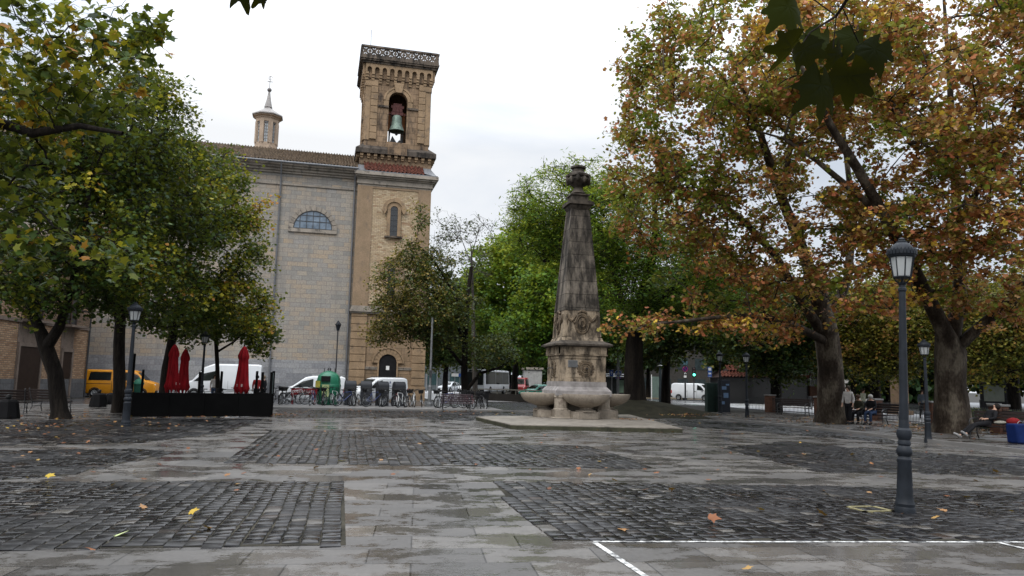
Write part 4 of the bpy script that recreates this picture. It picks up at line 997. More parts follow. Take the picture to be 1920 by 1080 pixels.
lobB = [LB(240, 250, 31, 120, 105, 3.5), LB(290, 160, 31, 60, 50, 2.), LB(300, 380, 31, 120, 130, 3.6), LB(250, 540, 31, 130, 50, 2.8), LB(200, 420, 33, 120, 120, 3.)]
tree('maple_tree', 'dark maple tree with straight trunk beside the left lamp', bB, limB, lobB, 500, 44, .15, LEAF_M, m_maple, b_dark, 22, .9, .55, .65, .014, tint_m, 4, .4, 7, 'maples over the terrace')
bC = gd(312, 40)
limC = [LM((306, 762, 40, .3), (312, 690, 40, .24), (322, 640, 40, .22), (330, 590, 40, .19), (350, 500, 39.6, .15), (372, 400, 39, .1), (385, 320, 38.5, .05)), LM((330, 600, 40, .15), (390, 540, 39.5, .11), (440, 490, 39, .07)), LM((330, 590, 40, .13), (290, 500, 40, .1), (270, 420, 40, .05))]
lobC = [LB(375, 360, 38, 90, 95, 3.6), LB(400, 460, 38, 95, 95, 3.6), LB(330, 560, 38, 120, 60, 3.4), LB(440, 570, 38, 62, 50, 2.2), LB(290, 330, 38, 90, 100, 3.5), LB(455, 395, 38, 36, 50, 1.6), LB(480, 620, 37.5, 34, 20, 1.)]
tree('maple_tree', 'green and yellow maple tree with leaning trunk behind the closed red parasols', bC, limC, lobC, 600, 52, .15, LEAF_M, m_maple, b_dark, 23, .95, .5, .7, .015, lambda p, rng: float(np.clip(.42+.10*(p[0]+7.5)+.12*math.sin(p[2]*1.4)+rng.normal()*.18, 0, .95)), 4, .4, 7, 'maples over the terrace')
bD = gd(409, 44)
limD = [LM((409, 758, 44, .16), (408, 700, 44, .13), (405, 640, 44, .12), (408, 580, 44, .09), (415, 500, 44, .05)), LM((407, 660, 44, .07), (440, 640, 43.5, .05), (470, 610, 43, .03))]
lobD = [LB(430, 600, 43, 75, 36, 2.2), LB(360, 600, 44, 60, 40, 2.), LB(490, 640, 43, 28, 24, 1.)]
tree('young_tree', 'slim dark tree behind the terrace in front of the white high roof van', bD, limD, lobD, 150, 44, .19, LEAF_M, m_maple, b_dark, 24, .8, .5, .6, .013, tint_m, 4, .4, 6)
# near tree whose boughs hang in from the upper left; its trunk stands left of the view
bN = Vector((-13.2, 11.5, 0))
limN = [[tuple(bN)+(.3,), (-13.1, 11.6, 3.2, .24), (-12.6, 11.8, 5.2, .2), (-11.9, 12., 7.5, .15), (-11, 12.2, 10, .08)],
        LM((-560, 180, 13, .14), (-250, 150, 12.6, .11), (60, 250, 12.2, .075), (150, 236, 12, .05), (230, 250, 11.8, .03)), LM((-560, 180, 13, .13), (-200, -60, 12.6, .09), (30, 30, 12.2, .06), (130, 90, 12, .045), (215, 110, 12, .03), (300, 60, 12, .015))]
lobN = [LB(60, 60, 12.2, 120, 80, 1.2), LB(70, 190, 12.4, 110, 80, 1.2), LB(230, 60, 12.4, 90, 60, 1.1), LB(190, 150, 12.2, 90, 60, 1.), LB(30, 330, 12.4, 70, 80, .9), LB(-160, 180, 12.4, 200, 160, 1.6), LB(100, 470, 12.6, 80, 45, .7), LB(205, 478, 12.8, 55, 36, .5)]
tree('maple_tree', 'nearest maple, its leafy boughs hanging into the upper left corner of the picture', bN, limN, lobN, 250, 15, .155, LEAF_L, m_maple, b_dark, 25, .42, .6, .35, .006, lambda p, rng: float(np.clip(.50+rng.normal()*.18, 0, .9)), 4, .2, 6, 'maples over the terrace', tvar=.18)

# ---- middle: maple by the tower, bare top, dark little tree
bM = gd(872, 51)
limM = [LM((873, 765, 51, .30), (870, 700, 51, .24), (872, 640, 51, .22), (876, 560, 51, .17), (884, 500, 51, .12)), LM((871, 640, 51, .16), (850, 590, 50.5, .13), (815, 550, 50, .10), (775, 520, 49.6, .06), (740, 540, 49.4, .03)),
        LM((872, 690, 51, .13), (830, 640, 50.4, .1), (790, 600, 50, .07), (745, 590, 49.8, .04)), LM((874, 600, 51, .12), (845, 540, 51, .09), (815, 490, 50.6, .06), (780, 455, 50.4, .03)), LM((872, 735, 51, .15), (900, 700, 50.6, .11), (935, 690, 50.2, .08), (965, 670, 50, .05))]
lobM = [LB(760, 530, 50, 55, 62, 2.4), LB(740, 600, 49.6, 52, 42, 2.), LB(805, 570, 50, 66, 66, 2.8), LB(785, 480, 50.5, 34, 34, 1.5), LB(828, 610, 50, 44, 44, 2.2), LB(822, 500, 51, 32, 36, 1.6), LB(920, 655, 50, 50, 30, 2.4), LB(870, 580, 51, 26, 40, 1.5), LB(725, 632, 49.6, 36, 18, 1.), LB(790, 400, 50.6, 12, 34, .6)]
tree('maple_tree', 'dusty olive brown maple tree spreading in front of the bell tower', bM, limM, lobM, 560, 44, .17, LEAF_S, m_midleaf, b_dark, 31, .85, .5, .7, .013, lambda p, rng: float(np.clip(.5-.06*(p[0]-8)+rng.normal()*.2, 0, 1)), 5, .4, 6)
bT = gd(892, 60)
lobT = [LB(875, 440, 60, 58, 40, 2.6), LB(880, 500, 60, 50, 34, 2.5), LB(830, 440, 60, 36, 46, 2.)]
ext = [tuple(at(px, py, 60+rnd.uniform(-1.5, 1.5))) for px, py in ((838, 330), (850, 322), (866, 318), (880, 316), (893, 320), (905, 328), (912, 348), (910, 372), (905, 395), (900, 350), (885, 345), (872, 352), (858, 350), (846, 362), (832, 368), (822, 385), (866, 380), (880, 375), (893, 385), (925, 430), (815, 420), (935, 455))]
limT = [LM((892, 750, 60, .24), (888, 640, 60, .18), (886, 520, 60, .10), (883, 460, 60, .05)), LM((886, 500, 60, .05), (862, 440, 60, .025)), LM((884, 480, 60, .05), (898, 430, 60, .025))]
ext += [tuple(at(878+38*math.cos(a_)*q_, 372+52*math.sin(a_)*q_, 60+rnd.uniform(-1.8, 1.8))) for a_, q_ in [(rnd.uniform(0, 6.28), rnd.uniform(.2, 1.1)) for _ in range(150)]]
bare_z = at(880, 415, 60).z
tree('bare_topped_tree', 'thin tree with nearly bare twiggy top rising between tower and obelisk', bT, limT, lobT, 80, lambda p: 2 if p[2] > bare_z else 14, .17, LEAF_S, m_midleaf, b_grey, 32, .75, 1.3, .5, .017, lambda p, rng: .5, 5, .2, 5, None, expo=2.6)
bt2 = thing('bare_twigs', None, None) if False else None

# ---- locust trees behind the obelisk
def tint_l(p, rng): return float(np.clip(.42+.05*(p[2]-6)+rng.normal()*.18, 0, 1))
bL = gd(1190, 43, .75)
limL = [LM((1190, 765, 43, .95), (1190, 745, 43, .68), (1188, 690, 43, .58), (1190, 640, 43, .52), (1200, 580, 43, .42), (1218, 510, 43, .32), (1230, 430, 43, .22), (1225, 360, 43, .1)), LM((1190, 640, 43, .36), (1165, 570, 43, .27), (1150, 520, 43.5, .22), (1110, 490, 44, .16), (1060, 480, 44.5, .12), (1000, 500, 45, .07)),
        LM((1200, 590, 43, .3), (1260, 545, 43, .22), (1320, 500, 43, .14), (1380, 470, 43, .08)), LM((1165, 560, 43, .2), (1140, 460, 44, .14), (1100, 390, 44.5, .09), (1050, 340, 45, .05))]
lobL = [LB(1040, 380, 45.5, 80, 66, 3.6), LB(1110, 430, 45, 90, 90, 4.), LB(1000, 440, 46, 56, 60, 2.6), LB(1190, 420, 44, 90, 90, 4.), LB(1260, 520, 43, 110, 80, 3.6), LB(1170, 560, 43, 70, 60, 3.), LB(990, 400, 46, 30, 26, 1.4), LB(1090, 330, 46, 60, 28, 2.4), LB(1340, 560, 43, 90, 70, 3.)]
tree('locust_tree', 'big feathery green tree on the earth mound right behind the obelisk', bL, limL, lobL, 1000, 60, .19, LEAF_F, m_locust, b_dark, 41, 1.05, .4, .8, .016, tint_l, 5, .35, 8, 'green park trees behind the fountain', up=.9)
bg_spec = [('tall feathery green tree left of the obelisk, over the parked bus', 965, 78, [LB(940, 520, 78, 60, 80, 5.), LB(985, 480, 78, 60, 60, 5.), LB(1020, 560, 77, 60, 70, 5.), LB(900, 560, 80, 50, 60, 4.), LB(950, 610, 76, 80, 36, 4.), LB(1010, 640, 75, 60, 30, 4.)], .34, m_locust, 51),
           ('dark green tree between the bell tower and the bus', 835, 92, [LB(840, 600, 92, 60, 60, 5.), LB(880, 640, 90, 50, 40, 5.), LB(820, 655, 92, 40, 36, 4.), LB(865, 560, 94, 45, 40, 4.), LB(905, 600, 92, 50, 60, 5.)], .36, m_darkleaf, 52),
           ('dense green tree directly behind the obelisk shaft', 1070, 66, [LB(1060, 560, 66, 90, 80, 5.), LB(1120, 610, 64, 90, 46, 4.), LB(1000, 610, 66, 70, 46, 4.), LB(1090, 480, 67, 90, 60, 5.), LB(1040, 655, 65, 80, 24, 3.)], .32, m_locust, 53),
           ('dark park tree over the white van at the crossing', 1248, 62, [LB(1280, 590, 60, 100, 60, 4.), LB(1215, 640, 60, 50, 30, 3.), LB(1350, 625, 60, 80, 36, 3.), LB(1300, 540, 66, 90, 50, 5.)], .28, m_darkleaf, 54),
           ('dark bushy park tree behind the railings, left of the left plane trunk', 1455, 52, [LB(1440, 620, 50, 90, 60, 4.), LB(1500, 590, 50, 90, 60, 4.), LB(1400, 570, 52, 90, 60, 4.), LB(1470, 670, 50, 60, 26, 3.)], .23, m_darkleaf, 55),
           ('olive green park tree between the two plane trunks', 1640, 48, [LB(1640, 600, 46, 90, 70, 4.), LB(1690, 640, 45, 80, 44, 3.), LB(1610, 660, 46, 60, 30, 3.), LB(1720, 560, 47, 80, 70, 4.), LB(1655, 690, 46, 56, 14, 2.)], .19, m_yelleaf, 56),
           ('olive and rust park tree at the far right behind the billboard', 1900, 44, [LB(1880, 590, 42, 80, 60, 3.4), LB(1830, 640, 42, 60, 40, 3.), LB(1930, 650, 42, 70, 46, 3.), LB(1850, 690, 42, 60, 14, 2.), LB(1990, 560, 42, 90, 90, 4.)], .18, m_yelleaf, 57)]
for lab, px, ds, lobes, ls, lm, sd_ in bg_spec:
    top = max(l[0][2] for l in lobes); c = gd(px, ds); cc_ = np.mean([l[0] for l in lobes], axis=0)
    lim = [[(c.x, c.y, 0, .42), (c.x, c.y, 2.2, .34), (c.x+.2, c.y, 4.5, .26), (cc_[0], cc_[1], cc_[2], .16), (cc_[0]+.4, cc_[1], top, .06)]]
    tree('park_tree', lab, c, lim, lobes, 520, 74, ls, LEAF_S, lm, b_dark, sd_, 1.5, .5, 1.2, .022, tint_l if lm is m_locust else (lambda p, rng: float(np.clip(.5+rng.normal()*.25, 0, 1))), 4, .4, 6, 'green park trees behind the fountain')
# ---- rows of trees further back: two models, copied
proto = []
for k, (lm, nm) in enumerate(((m_darkleaf, 'dark'), (m_locust, 'green'))):
    lobes = [((0, 0, 8.5), (4.2, 4.2, 3.2)), ((2.5, .5, 6.5), (3, 3, 2.2)), ((-2.6, -.5, 6.2), (3, 3, 2.2)), ((.5, 1, 11), (2.8, 2.8, 2.4)), ((0, 0, 5.2), (4.5, 4.5, 1.4))]
    lim = [[(0, 0, 0, .36), (0, 0, 2, .27), (.1, 0, 4, .24), (0, .1, 7, .16), (.2, 0, 11, .05)]]
    proto.append(tree('background_tree', 'x', (0, 0, 0), lim, lobes, 260, 40, .5, LEAF_S, lm, b_dark, 61+k, 1.3, .5, 1.2, .025, None, 4, .4, 5, 'far trees across the road'))
BGT = [(808, 118, 1, 1.05, 'far tree beside the right edge of the bell tower'), (850, 128, 0, 1.1, 'far dark tree above the parked silver car'), (905, 124, 0, 1.15, 'far dark tree rising behind the bus roof'), (955, 120, 1, 1.1, 'far green tree right of the bus'), (1005, 112, 0, 1.1, 'far dark tree over the red and white van'),
       (1065, 110, 0, 1.1, 'far dark tree hidden behind the obelisk pedestal'), (1135, 104, 0, 1.05, 'far dark tree behind the blue cycle sign'), (1215, 90, 0, .9, 'far dark tree just right of the mound trunk'), (1262, 122, 0, 1.15, 'far dark tree left of the white van at the crossing'), (1330, 124, 0, 1.2, 'far dark tree behind the traffic light'),
       (1395, 84, 0, .9, 'far dark tree behind the tiled kiosk'), (1450, 74, 0, .8, 'dark tree right of the brick kiosk wall'), (1500, 92, 0, .95, 'far dark tree over the pale wall'), (1545, 80, 0, .9, 'dark tree hidden by the left plane trunk'), (1600, 74, 0, .8, 'dark tree over the walker in a pale jacket'),
       (1665, 78, 0, .9, 'dark tree left of the nearest lamp pole, across the road'), (1730, 70, 0, .8, 'dark tree behind the second lamp on the right'), (1800, 66, 0, .8, 'dark tree behind the right plane trunk'), (1870, 64, 0, .8, 'dark tree behind the billboard'), (1940, 60, 0, .8, 'dark tree at the right edge across the road')]
for i, (px, ds, k, s_, lab) in enumerate(BGT):
    fresh = i in (0, 1); o = proto[k] if (k == 1 and i == 0) or (k == 0 and i == 1) else copy_tree(proto[k])
    put(o, gd(px, ds), 37*i, lab, None, (s_, s_, s_*(.9+.2*((i*7) % 5)/4)))
# ---- mound under the big trunk
g = MB(); nr, na = 12, 40; mc = gd(1192, 42.5); vs = [(mc.x, mc.y, .82)]; fs = []
for i in range(1, nr+1):
    f = i/nr
    for j in range(na): a = 2*PI*j/na; vs.append((mc.x+6.5*f*math.cos(a), mc.y+4.6*f*math.sin(a), .80*(math.cos(PI*f)*.5+.5)+.012+.03*math.sin(5*a+i)*(1-f)))
for j in range(na): fs.append((0, 1+j, 1+(j+1) % na))
for i in range(nr-1):
    for j in range(na): a = 1+i*na+j; b = 1+i*na+(j+1) % na; fs.append((a, a+na, b+na, b))
g.add(vs, fs); structure('earth_mound', g, M('mossy_earth', (.018, .017, .010), .9, .5, 2., bmp=.6, bs=14), smooth=True)

# ---- fallen leaves
m_fall = leafmat('fallen_leaves', [(0, (.10, .04, .02)), (.3, (.20, .075, .03)), (.55, (.28, .16, .07)), (.8, (.40, .28, .03)), (1., (.42, .48, .24))], .1)
def scatter(name, pts, size, seed, label=None, kind=None, tl=(0, .8), curl=.5):
    rg = np.random.default_rng(seed); P = np.array(pts); n = len(P); sz = size*rg.uniform(.6, 1.2, n); V, Fc = leaf_arrays(P, sz, LEAF_M, rg, 3.2, 0)
    o = fastmesh(name, V, Fc, m_fall, tint=np.repeat(rg.uniform(tl[0], tl[1], n), len(LEAF_M[1]))); V_ = None
    if kind: o['kind'] = kind
    if label: o['label'] = label
    return o
rg = np.random.default_rng(5); pts = []
for (cx, cy, r, n, z) in ((b2.x, b2.y+.6, 2.6, 600, .17), (b1.x, b1.y, 3., 260, .15), (FC.x, FC.y, 2.6, 0, .2), (mc.x+1.5, mc.y-3.6, 3., 160, .2), (-10, 31, 4, 90, .05), (-3.1, 35, 1.5, 60, .05), (-6, 32.6, 2.5, 60, .04), (0, 41, 2.5, 60, .04), (6, 40.8, 3, 60, .04), (21, 32, 3, 90, .13), (-9, 26, 3, 50, .04), (9, 27.4, 3, 40, .04), (lp.x+1.6, lp.y+.2, 1.0, 3, .05), (-2, 38, 3, 24, .05), (5, 40, 5, 30, .05), (22, 26, 4, 80, .15), (-7, 27, 3, 24, .05)):
    for _ in range(n): a = rg.random()*2*PI; q = abs(rg.normal())*.6*r; pts.append((cx+q*math.cos(a), cy+q*math.sin(a), z+rg.random()*.02))
for _ in range(170):
    p = gp(rg.uniform(20, 1900), 785+150*rg.random()**1.6); pts.append((p.x, p.y, .045))
for _ in range(46): a = rg.uniform(-.6, 1.2); pts.append((FC.x+2.1+rg.normal()*.5, FC.y-1.6+rg.normal()*.35, .2))
scatter('leaf_litter', pts, .10, 9, 'brown and yellow fallen leaves strewn over the paving and tree roots', 'stuff', (0, .7))
FL = [(225, 1007, .17, 1., 'pale green maple leaf lying on the near left cobbles'), (355, 968, .12, .75, 'yellow brown curled leaf on the near left cobbles'), (395, 996, .11, .45, 'orange star shaped leaf on the near left cobbles'), (272, 957, .10, .5, 'small orange leaf in the middle of the near left cobbles'), (178, 1036, .09, .3, 'reddish leaf on the slab edge below the near left cobbles'),
      (641, 867, .17, .86, 'bright yellow leaf at the front edge of the middle cobbles'), (499, 859, .12, .4, 'pale brown leaf at the front left of the middle cobbles'), (1329, 982, .17, .22, 'rust red curled leaf on the near right cobbles'), (1550, 972, .16, .3, 'flat orange leaf on the near right cobbles left of the lamp foot'), (1433, 962, .11, .5, 'small tan leaf between the rust red leaf and the lamp foot'),
      (1165, 996, .13, .5, 'pale curled leaf at the lower left of the near right cobbles'), (1775, 962, .13, .5, 'orange leaf just right of the lamp foot'), (1747, 975, .11, .6, 'yellowish leaf below right of the lamp foot'), (1872, 889, .14, .35, 'orange leaf on the far right cobbles'), (1400, 1075, .10, .6, 'yellow leaf on the slabs inside the white court line'), (88, 899, .14, .8, 'yellow leaf on the slabs at the far left')]
for i, (px, py, s_, t_, lab) in enumerate(FL):
    p = gp(px, py); rg = np.random.default_rng(100+i); V, Fc = leaf_arrays(np.zeros((1, 3)), np.array([s_]), LEAF_L, rg, 4., 0); V[:, 2] += .02+.25*np.abs(V[:, 0])
    V[:, 2] -= V[:, 2].min(); o = fastmesh('fallen_leaf', V, Fc, m_fall, tint=np.full(len(LEAF_L[1]), t_)); o.location = (p.x, p.y, .026); tag(o, lab, 'leaf', 'single fallen leaves on the paving')

# ---- dark leaves hanging close overhead (upper right) and one at the top
m_hang = leafmat('backlit_leaves', [(0, (.002, .003, .001)), (.6, (.004, .006, .002)), (1., (.013, .018, .003))], .10, .95)  # near-black leaf colour carries the darkness of being seen against the sky
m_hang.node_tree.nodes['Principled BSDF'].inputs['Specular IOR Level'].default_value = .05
def big_leaf(seed):
    rg_ = np.random.default_rng(seed); nA_, nR = 72, 7; V = []; Fc = []; lob = [(90, 1.0, 19), (40, .92, 19), (140, .92, 19), (-8, .74, 20), (188, .74, 20)]
    for j in range(nA_):
        a = 360*j/nA_-90; rr = .60
        for c, l, w_ in lob:
            d = abs((a-c+180) % 360-180); rr = max(rr, l*math.exp(-(d/w_)**1.5*.5)+.0)
        if abs((a+90+180) % 360-180) < 14: rr *= .45
        rr *= 1+.035*math.sin(j*2.1+seed)+.02*rg_.normal(); 
        for k in range(1, nR+1):
            f = k/nR; x = rr*f*math.cos(R_(a)); y = rr*f*math.sin(R_(a)); vein = max(math.exp(-(((a-c+180) % 360-180)/7.)**2) for c, l, w_ in lob)
            V.append((x*.92, y*.92, -.02*vein*(1-f*.5)-.62*x*x-.42*y*abs(y)+.05*math.sin(5*x+seed)*f+.05*math.cos(4*y+seed)*f))
    V.append((0, 0, 0)); c0_ = len(V)-1
    for j in range(nA_):
        j2 = (j+1) % nA_; Fc.append((c0_, j*nR, j2*nR))
        for k in range(nR-1): a = j*nR+k; b = j2*nR+k; Fc += [(a, a+1, b+1), (a, b+1, b)]
    return np.array(V), np.array(Fc)
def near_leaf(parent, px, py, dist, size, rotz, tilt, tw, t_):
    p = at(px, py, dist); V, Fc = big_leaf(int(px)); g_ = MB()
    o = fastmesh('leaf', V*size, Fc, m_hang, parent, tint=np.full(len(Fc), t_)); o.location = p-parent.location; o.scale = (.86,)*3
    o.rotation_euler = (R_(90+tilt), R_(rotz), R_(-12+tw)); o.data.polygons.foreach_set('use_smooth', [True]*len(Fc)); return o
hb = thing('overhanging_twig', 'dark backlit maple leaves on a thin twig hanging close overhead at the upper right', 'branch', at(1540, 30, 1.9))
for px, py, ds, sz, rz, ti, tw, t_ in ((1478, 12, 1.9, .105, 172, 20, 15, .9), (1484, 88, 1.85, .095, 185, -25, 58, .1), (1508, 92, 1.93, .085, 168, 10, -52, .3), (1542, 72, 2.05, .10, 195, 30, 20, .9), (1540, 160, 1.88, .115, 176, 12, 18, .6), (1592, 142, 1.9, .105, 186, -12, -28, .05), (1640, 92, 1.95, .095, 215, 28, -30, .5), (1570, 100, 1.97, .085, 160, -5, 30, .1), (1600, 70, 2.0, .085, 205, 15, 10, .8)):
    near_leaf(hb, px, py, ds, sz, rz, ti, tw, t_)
def rel(pts, o): return [tuple(Vector(at(*p))-o.location) for p in pts]
g = MB(); g.tube(rel([(1680, -160, 1.7), (1600, -20, 1.8), (1568, 30, 1.88), (1520, 60, 1.9), (1505, 80, 1.9)], hb), [.006, .005, .0035, .002, .0015], 6); g.tube(rel([(1568, 30, 1.88), (1562, 90, 1.9)], hb), .0015, 5); g.tube(rel([(1580, 15, 1.88), (1610, 80, 1.93)], hb), .0015, 5); g.tube(rel([(1568, 30, 1.88), (1500, -20, 1.9), (1480, -30, 1.9)], hb), .0018, 5)
g.tube(rel([(1680, -160, 1.7), (1500, -220, 1.9), (1420, -120, 2.1)], hb), [.006, .004, .002], 6); g.build('twig', b_dark, hb, smooth=True)
hc = thing('overhanging_leaves', 'two small dark leaf tips hanging in at the top edge above the lantern', 'leaves', at(465, -20, 2.2))
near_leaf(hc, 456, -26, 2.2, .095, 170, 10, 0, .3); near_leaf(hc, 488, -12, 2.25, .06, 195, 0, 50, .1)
g = MB(); g.tube(rel([(300, -200, 2.), (420, -90, 2.1), (470, -50, 2.2), (485, -40, 2.2)], hc), [.005, .004, .002, .0015], 6); g.build('twig', b_dark, hc, smooth=True)

# far wood closing the view across the road: one mass
rg = np.random.default_rng(91); n_ = 36000; P_ = []
for i in range(n_):
    px = rg.uniform(770, 2150); d_ = (150 if px < 1120 else 128 if px < 1400 else 112 if px < 1560 else 92)+rg.uniform(-5, 5); p = gd(px, d_)
    P_.append((p.x, p.y, abs(rg.normal())*3.6+rg.random()*4.5+1.2*math.sin(px*.021)+.9*math.sin(px*.053)+.3))
P_ = np.array(P_); P_[:, 2] = np.maximum(P_[:, 2], .3); V, Fc = leaf_arrays(P_, rg.uniform(.7, 1.3, n_), LEAF_S, rg, .4, .2)
o = fastmesh('far_wood', V, Fc, m_darkleaf, tint=np.repeat(rg.random(n_)*.6, 2)); o['kind'] = 'stuff'; o['label'] = 'far dark wood closing the view beyond the road'
# ================================================================== STREET LAMPS
m_lampmetal = M('lamp_paint', (.014, .017, .022), .5, .3, 5., metal=.0, spec=.16, bmp=.15, bs=60)
m_frost, N_, L_, P_ = newmat('frosted_glass'); P_.inputs['Base Color'].default_value = (.62, .64, .64, 1); P_.inputs['Roughness'].default_value = .35
tr_ = N_.new('ShaderNodeBsdfTranslucent'); tr_.inputs[0].default_value = (.8, .82, .82, 1); mx_ = N_.new('ShaderNodeMixShader'); mx_.inputs[0].default_value = .6
L_.new(P_.outputs[0], mx_.inputs[1]); L_.new(tr_.outputs[0], mx_.inputs[2]); L_.new(mx_.outputs[0], N_['Material Output'].inputs[0])
lamp0 = thing('street_lamp', '', 'street lamp')
g = MB(); fl = lambda a, k: 1-.03*(math.sin(a*10) > 0) if 4 <= k <= 5 else 1
g.lathe([(.155, 0), (.158, .07), (.145, .10), (.15, .14), (.138, .17), (.128, .22), (.122, .26), (.104, .70), (.112, .72), (.112, .76), (.095, .78), (.09, .80), (.118, .84), (.122, .88), (.10, .93), (.085, .95), (.098, .97), (.098, 1.0), (.085, 1.03), (.108, 1.07), (.118, 1.12), (.108, 1.17), (.08, 1.20), (.078, 1.25), (.072, 1.30), (.068, 1.32)], 28, mod=fl)
g.build('lamp_base', m_lampmetal, lamp0, smooth=True, ang=30)
g = MB(); g.lathe([(.070, 1.30), (.062, 2.2), (.052, 3.18), (.066, 3.20), (.066, 3.23), (.05, 3.25), (.05, 3.28), (.072, 3.30), (.03, 3.33)], 20); g.build('pole', m_lampmetal, lamp0, smooth=True, ang=30)
lt = thing('lantern', None, None); lt.parent = lamp0
g = MB()
for k in range(4): a = PI/4+PI/2*k; g.tube([(.03*math.cos(a), .03*math.sin(a), 3.30), (.09*math.cos(a), .09*math.sin(a), 3.34), (.125*math.cos(a), .125*math.sin(a), 3.39)], .012, 6)
g.lathe([(.135, 3.385), (.15, 3.395), (.14, 3.41)], 8, a0=PI/8)
for k in range(8): a = PI/8+PI/4*k; g.tube([(.138*math.cos(a), .138*math.sin(a), 3.40), (.19*math.cos(a), .19*math.sin(a), 3.70)], .011 if k % 2 else .009, 5)
g.lathe([(.19, 3.69), (.205, 3.70), (.215, 3.72), (.215, 3.76), (.2, 3.77)], 24); g.build('lantern_frame', m_lampmetal, lt, smooth=True, ang=35)
g = MB(); g.lathe([(.128, 3.41), (.18, 3.69)], 8, a0=PI/8); g.build('lamp_glass', m_frost, lt)
g = MB(); g.lathe([(.2, 3.765), (.195, 3.80), (.175, 3.84), (.15, 3.875), (.115, 3.90), (.085, 3.915), (.085, 3.935), (.055, 3.945), (.05, 3.96), (.06, 3.97), (.03, 3.99), (.001, 4.0)], 28, cap=False)
g.build('lantern_roof', m_lampmetal, lt, smooth=True, ang=35)
g = MB()
for i in range(26): a = 2*PI*i/26; g.M = Matrix.Rotation(a, 4, 'Z'); g.prism([(-.02, 3.73), (.02, 3.73), (.024, 3.78), (0, 3.82), (-.024, 3.78)], -.232, -.212)
g.build('crown_frill', m_lampmetal, lt)
LG = 'ornate iron street lamps round the plaza'
LAMPS = [(gp(1697, 963), 1., 'nearest ornate street lamp, tall grey iron with frosted lantern, on the right cobbles', 2.0), (gp(1741, 830), .865, 'street lamp in front of the right plane trunk', 0), (gp(1401, 787), .885, 'street lamp standing before the railings and kiosk', 0),
         (gp(235, 800), 1.02, 'street lamp at the left end of the black terrace screen', 0), (gd(380, 39.), 1., 'street lamp behind the black terrace between the red parasols', 0), (gd(1350, 45), .95, 'dark street lamp behind, nearest the traffic light', 0)]
for i, (p, s_, lab, tl) in enumerate(LAMPS):
    o = lamp0 if i == 0 else copy_tree(lamp0); put(o, (p.x, p.y, 0.0 if i != 1 else 0), 23*i, lab, LG, s_)
    if tl: o.rotation_euler = (0, R_(tl), 0); o.scale = (.88, .88, 1)
# tall plain column beside the bikes, and wall lantern on a pole at the church corner
def pole_thing(name, lab, cat, p, h, r0_, r1_, mat, top=None):
    t = thing(name, lab, cat, (p.x, p.y, p.z)); g = MB(); g.lathe([(r0_*1.5, 0), (r0_*1.5, .25), (r0_, .3), (r0_, 1.3), (r1_, 1.35), (r1_*.8, h)], 12); g.build('pole', mat, t, smooth=True, ang=30); return t
m_galv = M('galvanised', (.17, .175, .18), .45, .2, 6., metal=.4)
t = pole_thing('lighting_column', 'plain grey lighting column rising among the parked bicycles', 'lamp column', gp(805, 764), 5.6, .11, .075, m_galv)
g = MB(); g.box(-.09, -.14, 1.9, .09, -.07, 2.3); g.build('notice_box', m_iron, t)
t = thing('corner_lantern', 'slim black lantern post standing against the church corner beside the drainpipe', 'street lamp', (-1.1, 59.9, 0)); g = MB(); g.tube([(0, 0, 0), (0, 0, 5.6)], .05, 8); g.tube([(0, 0, 5.6), (.0, -.25, 5.9), (0, -.5, 5.95)], .03, 6); g.build('pole', m_iron, t)
g = MB(); g.lathe([(.1, 5.35), (.2, 5.75), (.26, 5.8), (.12, 6.0), (.02, 6.15)], 8, (0, 0, 0)); g.build('lantern', m_lampmetal, t)

